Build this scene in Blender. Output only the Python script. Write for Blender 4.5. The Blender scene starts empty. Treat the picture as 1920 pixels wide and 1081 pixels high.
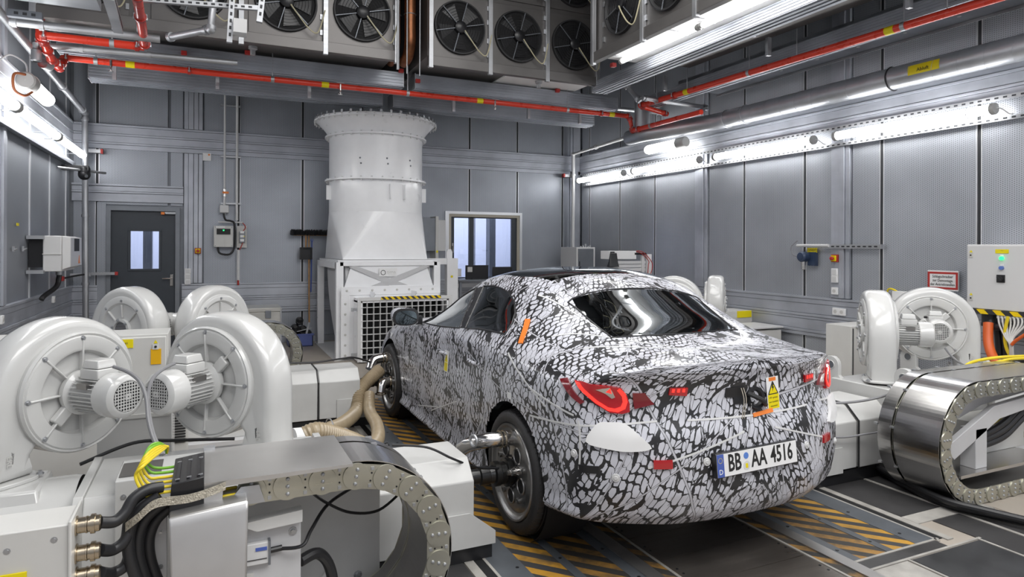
import bpy, bmesh, math, random
import numpy as np
from mathutils import Vector, Matrix
random.seed(7)
S = bpy.context.scene
COL = S.collection
PI = math.pi
# ------------------------------------------------------------------ camera, world, exposure
F_PX, YAW, ROLL, CAM_H = 1237.4, math.radians(24.75), math.radians(.25), 1.62
cam_d = bpy.data.cameras.new('camera'); cam = bpy.data.objects.new('camera', cam_d); COL.objects.link(cam)
cam_d.sensor_width = 36; cam_d.lens = F_PX/1920*36
cam_d.shift_y = -(540.5-461.7)/1920
cam_d.clip_start = .05; cam_d.clip_end = 60
_F = Vector((math.sin(YAW), math.cos(YAW), 0)); _r = Vector((math.cos(YAW), -math.sin(YAW), 0)); _u = Vector((0, 0, 1))
CR = _r*math.cos(ROLL)+_u*math.sin(ROLL); CU = _u*math.cos(ROLL)-_r*math.sin(ROLL)
m = Matrix((CR, CU, -_F)).transposed().to_4x4(); m.translation = (0, 0, CAM_H)
cam.matrix_world = m
S.camera = cam
S.view_settings.view_transform = 'Standard'; S.view_settings.look = 'None'
S.view_settings.gamma = 1; S.view_settings.use_curve_mapping = False
S.view_settings.exposure = 0.48
w = bpy.data.worlds.new('world'); S.world = w; w.use_nodes = True
w.node_tree.nodes['Background'].inputs[0].default_value = (.8, .86, 1, 1)
w.node_tree.nodes['Background'].inputs[1].default_value = .25
TUBE_EMIT, ROUND_EMIT = 11.0, 6.0
def lamp_area(name, loc, sx, sy, power, rot=(0, 0, 0), col=(1, .99, .97)):
    d = bpy.data.lights.new(name, 'AREA'); d.shape = 'RECTANGLE'; d.size = sx; d.size_y = sy; d.energy = power; d.color = col
    o = bpy.data.objects.new(name, d); COL.objects.link(o); o.location = loc; o.rotation_euler = rot
    return o
# added area lights that fill the room from under the ceiling, out of view
lamp_area('added_ceiling_fill', (2.2, 3.6, 5.6), 3.2, 4.0, 170)
lamp_area('added_ceiling_fill', (2.4, -.8, 5.3), 6.5, 2.6, 270)

def W(px, py, ax, val):
    d = _F + CR*((px-960)/F_PX) + CU*((461.7-py)/F_PX)
    i = 'xyz'.index(ax); o = Vector((0, 0, CAM_H)); t = (val-o[i])/d[i]
    return o+d*t
# ------------------------------------------------------------------ materials
def mat(name, col, rough=.5, metal=0., emit=0., coat=0., noise=0., nscale=6., bump=0., bscale=60., alpha=1., aniso=0., spec=.5):
    m = bpy.data.materials.new(name); m.use_nodes = True; nt = m.node_tree; b = nt.nodes['Principled BSDF']
    c = (*col, 1)
    b.inputs['Base Color'].default_value = c; b.inputs['Roughness'].default_value = rough; b.inputs['Metallic'].default_value = metal
    b.inputs['Specular IOR Level'].default_value = spec
    if coat: b.inputs['Coat Weight'].default_value = coat; b.inputs['Coat Roughness'].default_value = .08
    if emit: b.inputs['Emission Color'].default_value = c; b.inputs['Emission Strength'].default_value = emit
    if alpha < 1: b.inputs['Alpha'].default_value = alpha
    tc = nt.nodes.new('ShaderNodeTexCoord')
    if noise:
        n = nt.nodes.new('ShaderNodeTexNoise'); n.inputs['Scale'].default_value = nscale; n.inputs['Detail'].default_value = 5
        r = nt.nodes.new('ShaderNodeMapRange'); r.inputs[1].default_value = .3; r.inputs[2].default_value = .7
        r.inputs[3].default_value = 1-noise; r.inputs[4].default_value = 1+noise*.5
        mx = nt.nodes.new('ShaderNodeMix'); mx.data_type = 'RGBA'; mx.blend_type = 'MULTIPLY'; mx.inputs[0].default_value = 1
        nt.links.new(tc.outputs['Object'], n.inputs['Vector']); nt.links.new(n.outputs[0], r.inputs[0])
        mx.inputs[6].default_value = c; nt.links.new(r.outputs[0], mx.inputs[7]); nt.links.new(mx.outputs[2], b.inputs['Base Color'])
        r2 = nt.nodes.new('ShaderNodeMapRange'); r2.inputs[3].default_value = max(0, rough-.08); r2.inputs[4].default_value = rough+.1
        nt.links.new(n.outputs[0], r2.inputs[0]); nt.links.new(r2.outputs[0], b.inputs['Roughness'])
    if bump:
        n2 = nt.nodes.new('ShaderNodeTexNoise'); n2.inputs['Scale'].default_value = bscale
        bp = nt.nodes.new('ShaderNodeBump'); bp.inputs['Strength'].default_value = bump; bp.inputs['Distance'].default_value = .01
        nt.links.new(tc.outputs['Object'], n2.inputs['Vector']); nt.links.new(n2.outputs[0], bp.inputs['Height']); nt.links.new(bp.outputs[0], b.inputs['Normal'])
    return m
class NT:
    """tiny node-expression helper"""
    def __init__(s, m): s.nt = m.node_tree; s.b = s.nt.nodes.get('Principled BSDF')
    def n(s, t): return s.nt.nodes.new(t)
    def lk(s, a, b): s.nt.links.new(a, b)
    def m(s, op, a, b=None, c=None, clamp=False):
        n = s.n('ShaderNodeMath'); n.operation = op; n.use_clamp = clamp
        for i, x in enumerate((a, b, c)):
            if x is None: continue
            if isinstance(x, (int, float)): n.inputs[i].default_value = x
            else: s.lk(x, n.inputs[i])
        return n.outputs[0]
    def noise(s, vec, scale, detail=2, rough=.5):
        n = s.n('ShaderNodeTexNoise'); n.inputs['Scale'].default_value = scale; n.inputs['Detail'].default_value = detail; n.inputs['Roughness'].default_value = rough
        s.lk(vec, n.inputs['Vector']); return n.outputs[0]
    def rng(s, a, f0, f1, t0, t1):
        n = s.n('ShaderNodeMapRange'); s.lk(a, n.inputs[0])
        for i, v in enumerate((f0, f1, t0, t1)): n.inputs[i+1].default_value = v
        return n.outputs[0]
    def mix(s, f, a, b):
        n = s.n('ShaderNodeMix'); n.data_type = 'RGBA'
        if isinstance(f, (int, float)): n.inputs[0].default_value = f
        else: s.lk(f, n.inputs[0])
        for i, x in ((6, a), (7, b)):
            if isinstance(x, tuple): n.inputs[i].default_value = (*x, 1)
            else: s.lk(x, n.inputs[i])
        return n.outputs[2]
    def xyz(s, vec):
        n = s.n('ShaderNodeSeparateXYZ'); s.lk(vec, n.inputs[0]); return n.outputs
    def comb(s, a, b, c=0.):
        n = s.n('ShaderNodeCombineXYZ')
        for i, x in enumerate((a, b, c)):
            if isinstance(x, (int, float)): n.inputs[i].default_value = x
            else: s.lk(x, n.inputs[i])
        return n.outputs[0]

def perf_mat(name, axis, col=(.40, .425, .47), rough=.40, contrast=.58):
    """perforated aluminium sheet: staggered round holes, 22 mm columns"""
    m = mat(name, col, rough, .7); N = NT(m)
    tc = N.n('ShaderNodeTexCoord'); o = N.xyz(tc.outputs['Object'])
    a = o[axis]; z = o[2]
    col_i = N.m('DIVIDE', a, .020); fr = N.m('SUBTRACT', N.m('FRACT', col_i), .5)
    odd = N.m('MULTIPLY', N.m('FLOORED_MODULO', N.m('FLOOR', col_i), 2), .5)
    fz = N.m('SUBTRACT', N.m('FRACT', N.m('ADD', N.m('DIVIDE', z, .020), odd)), .5)
    d = N.m('SQRT', N.m('ADD', N.m('MULTIPLY', fr, fr), N.m('MULTIPLY', fz, fz)))
    hole = N.m('SUBTRACT', 1., N.rng(d, .20, .30, 0., 1.))
    big = N.noise(tc.outputs['Object'], 1.3, 3)
    base = N.mix(N.rng(big, .3, .7, 0., 1.), tuple(c*.88 for c in col), tuple(min(1, c*1.08) for c in col))
    N.lk(N.mix(N.m('MULTIPLY', hole, contrast), base, (.03, .032, .035)), N.b.inputs['Base Color'])
    N.lk(N.m('MULTIPLY', N.m('SUBTRACT', 1., hole), .45), N.b.inputs['Metallic'])
    return m
def brushed(name, col, rough, axis=2, metal=1., amt=.12):
    m = mat(name, col, rough, metal); N = NT(m)
    tc = N.n('ShaderNodeTexCoord'); mp = N.n('ShaderNodeMapping')
    sc = [60, 60, 60]; sc[axis] = 1.5; mp.inputs['Scale'].default_value = sc
    N.lk(tc.outputs['Object'], mp.inputs['Vector']); n = N.noise(mp.outputs[0], 1., 3)
    big = N.noise(tc.outputs['Object'], 2.2, 3)
    N.lk(N.rng(N.m('ADD', N.m('MULTIPLY', n, .5), N.m('MULTIPLY', big, .5)), .3, .7, rough-amt, rough+amt), N.b.inputs['Roughness'])
    N.lk(N.mix(N.rng(big, .35, .65, 0, 1), tuple(c*.85 for c in col), tuple(min(1, c*1.1) for c in col)), N.b.inputs['Base Color'])
    return m
def hazard_mat(name, col_y, period, ax, az, slope=1., worn=0., dark=(.03, .03, .035), duty=.5):
    m = mat(name, col_y, .5); N = NT(m); tc = N.n('ShaderNodeTexCoord'); o = N.xyz(tc.outputs['Object'])
    s = N.m('FRACT', N.m('DIVIDE', N.m('ADD', o[ax], N.m('MULTIPLY', o[az], slope)), period))
    st = N.m('GREATER_THAN', s, duty)
    c = N.mix(st, dark, col_y)
    if worn:
        g = N.noise(tc.outputs['Object'], 3.2, 6, .65)
        big = N.noise(tc.outputs['Object'], 14, 4)
        k = N.m('MULTIPLY', N.rng(g, .45, .72, 0., 1.), worn, clamp=True)
        k = N.m('ADD', k, N.m('MULTIPLY', N.rng(big, .4, .7, 0, 1), .22), clamp=True)
        c = N.mix(k, c, (.05, .045, .04))
        N.lk(N.rng(g, .3, .7, .4, .75), N.b.inputs['Roughness'])
    N.lk(c, N.b.inputs['Base Color'])
    return m
M = {}
M['perf_x'] = perf_mat('perforated_sheet_x', 0)
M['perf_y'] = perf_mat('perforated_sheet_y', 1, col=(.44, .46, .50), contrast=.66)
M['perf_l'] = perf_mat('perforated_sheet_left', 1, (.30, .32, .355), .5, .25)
M['alu'] = brushed('aluminium_trim', (.47, .49, .54), .46, 1, .5)
M['alu_x'] = brushed('aluminium_trim_x', (.47, .49, .54), .46, 0, .5)
M['alu_dark'] = mat('dark_aluminium', (.22, .235, .26), .45, .6, noise=.1)
M['seam'] = mat('dark_seam', (.03, .032, .036), .5)
M['seam_l'] = mat('bright_seam', (.75, .76, .78), .35, .7)
M['steel'] = brushed('galvanised_steel', (.50, .51, .53), .45, 0, .85)
M['duct'] = brushed('spiral_duct_zinc', (.52, .54, .57), .42, 1, .85)
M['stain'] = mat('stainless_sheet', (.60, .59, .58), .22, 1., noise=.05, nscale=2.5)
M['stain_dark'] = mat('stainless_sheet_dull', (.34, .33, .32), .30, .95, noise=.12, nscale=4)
M['chrome'] = mat('polished_steel', (.7, .68, .66), .14, 1)
M['cooler'] = mat('cooler_sheet', (.17, .162, .158), .45, .6, noise=.12, nscale=3)
M['case'] = mat('case_aluminium', (.55, .54, .51), .4, .6, noise=.08)
M['beam'] = brushed('ribbed_aluminium', (.40, .42, .46), .48, 0, .75)
M['pan'] = brushed('drip_pan_sheet', (.38, .40, .43), .45, 0, .8)
M['white'] = mat('machine_white', (.60, .60, .59), .22, coat=.5, noise=.05, nscale=3)
M['white_dull'] = mat('machine_white_dull', (.55, .55, .54), .38, noise=.08, nscale=5)
M['fan_white'] = mat('tower_white', (.86, .865, .88), .3, coat=.25, noise=.03)
M['tower_grey'] = mat('tower_light_grey', (.56, .56, .57), .35, noise=.05)
M['cab'] = mat('cabinet_grey', (.58, .575, .555), .4, noise=.04)
M['cab_lt'] = mat('cabinet_light', (.64, .64, .64), .4)
M['black'] = mat('black_plastic', (.015, .015, .017), .35)
M['blackr'] = mat('black_rubber', (.022, .022, .024), .6, bump=.1, bscale=150)
M['cable'] = mat('black_cable', (.018, .018, .02), .42)
M['greyc'] = mat('grey_cable', (.22, .22, .23), .45)
M['door'] = mat('anthracite_door', (.042, .050, .062), .4, noise=.06)
M['red'] = mat('red_pipe_paint', (.72, .045, .02), .28, coat=.3, noise=.06)
M['redfit'] = mat('red_coupling_paint', (.40, .03, .022), .3, coat=.3)
M['yellow'] = mat('yellow_label', (.80, .66, .0), .45)
M['orange'] = mat('orange_tape', (.82, .22, .03), .5)
M['orangec'] = mat('orange_cable', (.62, .11, .02), .4)
M['yellowc'] = mat('yellow_cable', (.75, .58, .02), .4)
M['greenc'] = mat('green_cable', (.18, .45, .03), .4)
M['brown'] = mat('brown_cable', (.30, .09, .03), .5)
M['copper'] = mat('copper_pipe', (.32, .13, .06), .4, .8, noise=.4, nscale=9)
M['brass'] = mat('nickel_brass', (.50, .43, .33), .25, 1)
M['hose'] = mat('beige_hose', (.36, .285, .185), .4, coat=.3, noise=.15, nscale=10)
M['plate_red'] = mat('sign_red', (.42, .025, .02), .45)
M['paper'] = mat('white_paper', (.80, .80, .80), .6)
M['ink'] = mat('black_print', (.015, .015, .015), .6)
M['void_shade'] = mat('dark_void', (.006, .006, .007), .8)  # near-black colour painting in the darkness of openings, slots and recesses
M['tyre'] = mat('tyre_rubber', (.028, .027, .028), .52, bump=.15, bscale=90)
M['rim'] = mat('steel_rim', (.36, .355, .35), .30, .95, noise=.10, nscale=14)
M['hubm'] = mat('dark_hub_steel', (.06, .06, .06), .30, .85)
M['blue'] = mat('blue_plastic', (.12, .16, .42), .4)
M['bluelt'] = mat('plate_blue', (.07, .12, .42), .4)
M['wood'] = mat('wooden_handle', (.45, .24, .09), .5, noise=.2, nscale=20)
M['link'] = brushed('chain_link_zinc', (.50, .49, .42), .36, 0, .85)
M['navy'] = mat('navy_housing', (.03, .05, .10), .35)
M['tube'] = mat('lit_tube', (1, 1, 1), .4, emit=TUBE_EMIT)
M['round'] = mat('lit_round_lamp', (1, .99, .95), .4, emit=ROUND_EMIT)
M['led_g'] = mat('green_indicator', (.02, .9, .2), .4, emit=1.5)
M['led_b'] = mat('blue_button', (.10, .18, .5), .4)
M['lampcap'] = mat('lamp_end_cap', (.42, .42, .41), .5)
M['braid'] = mat('braided_copper_strap', (.50, .46, .38), .4, .6, noise=.4, nscale=120, bump=.6, bscale=200)
M['hazwall'] = hazard_mat('hazard_stripe', (.85, .6, .0), .085, 0, 2, 1.)
M['hazwall_y'] = hazard_mat('hazard_stripe_y', (.85, .6, .0), .14, 1, 2, -1.)
M['hazfloor_l'] = hazard_mat('hazard_floor_left', (.50, .26, .03), .138, 0, 1, .893, worn=.8, dark=(.045, .045, .048))
M['hazfloor_r'] = hazard_mat('hazard_floor_right', (.50, .27, .035), .138, 0, 1, .893, worn=.35, dark=(.045, .045, .048))
M['hazfloor_w'] = hazard_mat('hazard_floor_worn', (.36, .19, .04), .138, 0, 1, .893, worn=1.3, dark=(.04, .038, .036))
M['floor_dark'] = mat('dark_floor_plate', (.042, .041, .042), .42, noise=.3, nscale=4, bump=.05)
M['floor_grey'] = mat('grey_floor_strip', (.095, .105, .118), .42, noise=.2, nscale=5)
M['floor_light'] = mat('light_floor_frame', (.36, .345, .32), .5, noise=.25, nscale=9)
M['rubber_plate'] = mat('scuffed_dark_plate', (.050, .052, .056), .30, .3, noise=.5, nscale=5)
M['floor_base'] = mat('beige_floor', (.36, .32, .275), .45, noise=.12, nscale=2.5)
M['floor_silver'] = mat('silver_rail', (.44, .43, .42), .34, .85, noise=.12, nscale=3)
M['floor_metal'] = brushed('lift_plate', (.25, .225, .205), .36, 0, .85)
def glass_mat(name, tint, alpha):
    m = bpy.data.materials.new(name); m.use_nodes = True; nt = m.node_tree; nt.nodes.clear()
    out = nt.nodes.new('ShaderNodeOutputMaterial'); mx = nt.nodes.new('ShaderNodeMixShader'); tr = nt.nodes.new('ShaderNodeBsdfTransparent'); gl = nt.nodes.new('ShaderNodeBsdfGlossy')
    fr = nt.nodes.new('ShaderNodeFresnel'); fr.inputs[0].default_value = 1.55
    ad = nt.nodes.new('ShaderNodeMath'); ad.operation = 'ADD'; ad.inputs[1].default_value = alpha; ad.use_clamp = True
    tr.inputs[0].default_value = (*tint, 1); gl.inputs[0].default_value = (.9, .93, .95, 1); gl.inputs['Roughness'].default_value = .02
    nt.links.new(fr.outputs[0], ad.inputs[0]); nt.links.new(ad.outputs[0], mx.inputs[0]); nt.links.new(tr.outputs[0], mx.inputs[1]); nt.links.new(gl.outputs[0], mx.inputs[2]); nt.links.new(mx.outputs[0], out.inputs[0])
    return m
M['glass'] = glass_mat('tinted_car_glass', (.50, .58, .58), .20)
M['glass_dark'] = glass_mat('dark_roof_glass', (.03, .03, .035), .22)
M['pane'] = glass_mat('window_pane', (.84, .86, .93), .04)
M['glass_side'] = glass_mat('side_window_glass', (.50, .58, .58), .34)
M['sheet'] = mat('bright_sheet_metal', (.62, .61, .60), .40, .9, noise=.08, nscale=4)
# ------------------------------------------------------------------ geometry helpers
def smooth(pts, k=6, closed=False):
    P = [Vector(p) for p in pts]; n = len(P); out = []
    rg = range(n if closed else n-1)
    for i in rg:
        if closed: a, b, c, d = P[(i-1) % n], P[i], P[(i+1) % n], P[(i+2) % n]
        else: a, b, c, d = P[max(i-1, 0)], P[i], P[i+1], P[min(i+2, n-1)]
        for j in range(k):
            t = j/k
            out.append(.5*((2*b)+(c-a)*t+(2*a-5*b+4*c-d)*t*t+(3*b-a-3*c+d)*t**3))
    if not closed: out.append(P[-1])
    return out
def basis(z, x=None):
    z = Vector(z).normalized()
    if x is None: x = Vector((0, 0, 1)) if abs(z.z) < .9 else Vector((1, 0, 0))
    x = Vector(x); x = (x - z*x.dot(z)).normalized(); y = z.cross(x)
    return x, y, z
class MB:
    def __init__(s, Mx=None): s.v = []; s.f = []; s.M = Mx
    def add(s, vs, fs):
        b = len(s.v)
        if s.M is not None: s.v += [tuple(s.M @ Vector(p)) for p in vs]
        else: s.v += [tuple(p) for p in vs]
        s.f += [tuple(i+b for i in f) for f in fs]; return s
    def box(s, x0, x1, y0, y1, z0, z1):
        if x0 > x1: x0, x1 = x1, x0
        if y0 > y1: y0, y1 = y1, y0
        if z0 > z1: z0, z1 = z1, z0
        return s.add([(x0, y0, z0), (x1, y0, z0), (x1, y1, z0), (x0, y1, z0), (x0, y0, z1), (x1, y0, z1), (x1, y1, z1), (x0, y1, z1)],
                     [(3, 2, 1, 0), (4, 5, 6, 7), (0, 1, 5, 4), (1, 2, 6, 5), (2, 3, 7, 6), (3, 0, 4, 7)])
    def obox(s, p0, p1, w, h, up=(0, 0, 1)):
        """bar from p0 to p1, width w across, height h along up"""
        p0, p1 = Vector(p0), Vector(p1); d = (p1-p0).normalized(); u = Vector(up); u = (u-d*u.dot(d)).normalized(); a = d.cross(u)
        v = []
        for p in (p0, p1):
            for i, j in ((-1, -1), (1, -1), (1, 1), (-1, 1)): v.append(p+a*(i*w/2)+u*(j*h/2))
        return s.add(v, [(3, 2, 1, 0), (4, 5, 6, 7), (0, 1, 5, 4), (1, 2, 6, 5), (2, 3, 7, 6), (3, 0, 4, 7)][::1])
    def cyl(s, p0, p1, r0, r1=None, n=16, cap=True):
        p0, p1 = Vector(p0), Vector(p1); r1 = r0 if r1 is None else r1; x, y, z = basis(p1-p0); v = []
        for p, r in ((p0, r0), (p1, r1)):
            for i in range(n): a = 2*PI*i/n; v.append(p+x*(r*math.cos(a))+y*(r*math.sin(a)))
        f = [(i, (i+1) % n, n+(i+1) % n, n+i) for i in range(n)]
        if cap: f += [tuple(range(n-1, -1, -1)), tuple(range(n, 2*n))]
        return s.add(v, f)
    def tube(s, pts, r, n=8, closed=False):
        P = [Vector(p) for p in pts]; m = len(P); v = []; f = []
        if m < 2: return s
        R = r if callable(r) else (lambda i: r)
        t0 = (P[1]-P[0]).normalized(); x, y, _ = basis(t0)
        for i in range(m):
            if closed: t = (P[(i+1) % m]-P[i-1])
            else: t = P[min(i+1, m-1)]-P[max(i-1, 0)]
            if t.length < 1e-9: t = t0
            t = t.normalized(); x = (x-t*x.dot(t)); x = x.normalized() if x.length > 1e-6 else basis(t)[0]; y = t.cross(x); t0 = t
            rr = R(i)
            for k in range(n): a = 2*PI*k/n; v.append(P[i]+x*(rr*math.cos(a))+y*(rr*math.sin(a)))
        for i in range(m if closed else m-1):
            j = (i+1) % m
            for k in range(n): f.append((i*n+k, i*n+(k+1) % n, j*n+(k+1) % n, j*n+k))
        if not closed: f += [tuple(range(n-1, -1, -1)), tuple((m-1)*n+k for k in range(n))]
        return s.add(v, f)
    def torus(s, c, nrm, R, r, n=28, k=8):
        x, y, z = basis(nrm); c = Vector(c)
        return s.tube([c+x*(R*math.cos(2*PI*i/n))+y*(R*math.sin(2*PI*i/n)) for i in range(n)], r, k, closed=True)
    def lathe(s, prof, o=(0, 0, 0), ax=(0, 0, 1), n=32, cap0=False, cap1=False):
        """prof: (radius, height along ax)"""
        x, y, z = basis(ax); o = Vector(o); v = []; f = []; m = len(prof)
        for r, h in prof:
            for i in range(n): a = 2*PI*i/n; v.append(o+z*h+x*(r*math.cos(a))+y*(r*math.sin(a)))
        for j in range(m-1):
            for i in range(n): f.append((j*n+i, j*n+(i+1) % n, (j+1)*n+(i+1) % n, (j+1)*n+i))
        if cap0: f.append(tuple(range(n-1, -1, -1)))
        if cap1: f.append(tuple((m-1)*n+i for i in range(n)))
        return s.add(v, f)
    def prism(s, poly, ex, ey, ez, o=(0, 0, 0), d0=0., d1=.01):
        ex, ey, ez, o = Vector(ex), Vector(ey), Vector(ez), Vector(o); n = len(poly)
        v = [o+ex*a+ey*b+ez*d0 for a, b in poly]+[o+ex*a+ey*b+ez*d1 for a, b in poly]
        f = [tuple(range(n-1, -1, -1)), tuple(range(n, 2*n))]+[(i, (i+1) % n, n+(i+1) % n, n+i) for i in range(n)]
        return s.add(v, f)
    def layers(s, loops, cap0=True, cap1=True):
        n = len(loops[0]); v = [p for L in loops for p in L]; f = []
        for j in range(len(loops)-1):
            for i in range(n): f.append((j*n+i, j*n+(i+1) % n, (j+1)*n+(i+1) % n, (j+1)*n+i))
        if cap0: f.append(tuple(range(n-1, -1, -1)))
        if cap1: f.append(tuple((len(loops)-1)*n+i for i in range(n)))
        return s.add(v, f)
    def ball(s, c, r, n=12, k=8, sc=(1, 1, 1)):
        c = Vector(c); prof = [(max(1e-4, math.sin(PI*j/k)), -math.cos(PI*j/k)) for j in range(k+1)]; v = []; f = []
        for a, h in prof:
            for i in range(n): t = 2*PI*i/n; v.append(c+Vector((a*math.cos(t)*sc[0], a*math.sin(t)*sc[1], h*sc[2]))*r)
        for j in range(k):
            for i in range(n): f.append((j*n+i, j*n+(i+1) % n, (j+1)*n+(i+1) % n, (j+1)*n+i))
        return s.add(v, f)
    def bolt(s, c, nrm, r=.008, h=.007):
        c = Vector(c); nn = Vector(nrm).normalized(); s.cyl(c-nn*.002, c+nn*h*.35, r*1.6, n=8); return s.cyl(c, c+nn*h, r, r*.9, n=6)
    def build(s, name, m, parent=None, bevel=0., org=None, flat=False, shade=35):
        me = bpy.data.meshes.new(name)
        if org is None: org = ORG.get(parent.name, (0, 0, 0)) if parent is not None else (0, 0, 0)
        ox, oy, oz = org
        me.from_pydata([(x-ox, y-oy, z-oz) for x, y, z in s.v], [], s.f)
        bm = bmesh.new(); bm.from_mesh(me); bmesh.ops.recalc_face_normals(bm, faces=bm.faces); bm.to_mesh(me); bm.free()
        me.materials.append(m if not isinstance(m, str) else M[m])
        if not flat:
            me.polygons.foreach_set('use_smooth', [True]*len(me.polygons)); me.set_sharp_from_angle(angle=math.radians(shade))
        o = bpy.data.objects.new(name, me); COL.objects.link(o)
        if parent is not None: o.parent = parent; ORG[o.name] = org
        elif org != (0, 0, 0): o.location = org
        if bevel:
            b = o.modifiers.new('bevel', 'BEVEL'); b.width = bevel; b.segments = 2; b.limit_method = 'ANGLE'; b.angle_limit = math.radians(40)
        return o
ORG = {}
def tag(o, label=None, cat=None, group=None, kind=None):
    if label: o['label'] = label
    if cat: o['category'] = cat
    if group: o['group'] = group
    if kind: o['kind'] = kind
    return o
def thing(name, label, cat, loc=(0, 0, 0), group=None, proto=False, rz=0):
    o = bpy.data.objects.new(name, None); COL.objects.link(o); o.empty_display_size = .1
    o.location = loc; o.rotation_euler = (0, 0, rz); tag(o, label, cat, group)
    ORG[o.name] = (0, 0, 0) if proto else tuple(loc)
    return o
def single(mb, name, m, label, cat, group=None, org=None, bevel=0., shade=35):
    xs = np.array(mb.v)
    if org is None: org = (float((xs[:, 0].min()+xs[:, 0].max())/2), float((xs[:, 1].min()+xs[:, 1].max())/2), float(xs[:, 2].min()))
    return tag(mb.build(name, m, None, bevel, org, shade=shade), label, cat, group)
def struct(mb, name, m, bevel=0.):
    return tag(mb.build(name, m, None, bevel), kind='structure')
def copy_tree(o, parent=None):
    c = o.copy(); COL.objects.link(c); ORG[c.name] = ORG.get(o.name, (0, 0, 0))
    if parent is not None: c.parent = parent
    for ch in list(o.children): copy_tree(ch, c)
    return c
def instance(proto_obj, name, parent, loc, rot=None, sc=None):
    """a further part sharing mesh data"""
    o = bpy.data.objects.new(name, proto_obj.data); COL.objects.link(o); o.parent = parent; o.location = loc
    if rot: o.rotation_euler = rot
    if sc: o.scale = sc
    return o
def text(name, body, size, origin, ex, ey, m, parent, depth=.0012, align='CENTER', sx=1., bold=0.):
    c = bpy.data.curves.new('t', 'FONT'); c.body = body; c.size = size; c.extrude = depth; c.align_x = align; c.align_y = 'CENTER'; c.resolution_u = 2; c.offset = bold
    t = bpy.data.objects.new('t', c); COL.objects.link(t); bpy.context.view_layer.update()
    me = bpy.data.meshes.new_from_object(t.evaluated_get(bpy.context.evaluated_depsgraph_get())); bpy.data.objects.remove(t)
    ex, ey = Vector(ex).normalized(), Vector(ey).normalized(); ez = ex.cross(ey); o = Vector(origin); oo = Vector(ORG.get(parent.name, (0, 0, 0)))
    for v in me.vertices: v.co = o+ex*(v.co.x*sx)+ey*v.co.y+ez*v.co.z-oo
    me.materials.clear(); me.materials.append(M[m]); me.name = name
    ob = bpy.data.objects.new(name, me); COL.objects.link(ob); ob.parent = parent; ORG[ob.name] = tuple(oo)
    return ob
# ================================================================== THE ROOM
XL, XR, YB, YF, ZC = -1.85, 6.87, 11.6, -2.6, 5.75
WIN = (4.10, 5.45, .95, 2.17)          # window opening in the back wall
DOR = (-1.36, -.43, 0., 2.17)
def cut(r, h):
    """rectangle r minus hole h -> list of rectangles"""
    x0, x1, z0, z1 = r; a0, a1, b0, b1 = h
    if a1 <= x0 or a0 >= x1 or b1 <= z0 or b0 >= z1: return [r]
    out = []
    if b0 > z0: out.append((x0, x1, z0, b0))
    if b1 < z1: out.append((x0, x1, b1, z1))
    m0, m1 = max(z0, b0), min(z1, b1)
    if a0 > x0: out.append((x0, a0, m0, m1))
    if a1 < x1: out.append((a1, x1, m0, m1))
    return [q for q in out if q[1]-q[0] > .02 and q[3]-q[2] > .02]
# --- floor
fl = MB().box(XL-.2, XR+.2, YF, YB+.1, -.12, 0.); floor = struct(fl, 'floor', 'floor_base')
def strip(name, m, x0, x1, y0, y1, h=.004):
    return MB().box(x0, x1, y0, y1, 0.0002, h).build(name, m, floor)
YE = 2.35
for sgn in (-1, 1):
    X = (lambda a: 2.49+sgn*a)
    ya = YE if sgn > 0 else .9
    hz = 'hazfloor_r' if sgn > 0 else 'hazfloor_l'
    strip('frame_strip', 'floor_light', X(.375), X(.39), .9, 6.95, .006)
    strip('hazard_plate', 'hazfloor_w', X(.39), X(.455), .9, 6.95)
    strip('wheel_rail', 'floor_silver', X(.455), X(.535), .9, 6.95, .012)
    strip('border_strip', 'floor_grey', X(.535), X(.60), ya, 6.95, .006)
    for k, (y0, y1) in enumerate(((ya, 4.6), (4.64, 6.95))):
        strip('hazard_plate', 'hazfloor_w', X(.60), X(.80), y0, y1, .005)
        strip('border_strip', 'floor_grey', X(.80), X(.85), y0, y1, .007)
        strip('hazard_plate', hz, X(.85), X(1.03), y0, y1, .005)
        strip('border_strip', 'floor_grey', X(1.03), X(1.18), y0, y1, .007)
    strip('frame_strip', 'floor_light', X(1.18), X(1.195), ya-.03, 6.95, .007)
    strip('slot', 'void_shade', X(1.195), X(1.245), ya-.01, 6.95, .003)
    strip('frame_strip', 'floor_light', X(1.245), X(1.295), ya-.04, 6.95, .007)
    bl = MB()
    yy = ya+.12
    while yy < 6.9:
        for a in (.567, .825, 1.07): bl.cyl((X(a), yy, .005), (X(a), yy, .0085), .009, n=8)
        yy += .33
    tag(bl.build('plate_bolts', 'black', floor), kind='stuff')
# lift platform planks between the wheel rails
y = .9
while y < 6.9:
    strip('lift_plank', 'floor_metal', 2.125, 2.855, y, y+.262, .006); y += .268
bl = MB(); y = 1.0
while y < 6.9:
    for x in (2.145, 2.835): bl.cyl((x, y, .006), (x, y, .008), .007, n=8); bl.cyl((x, y+.05, .006), (x, y+.05, .008), .007, n=8)
    y += .268
tag(bl.build('plank_bolts', 'black', floor), kind='stuff')
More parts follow.
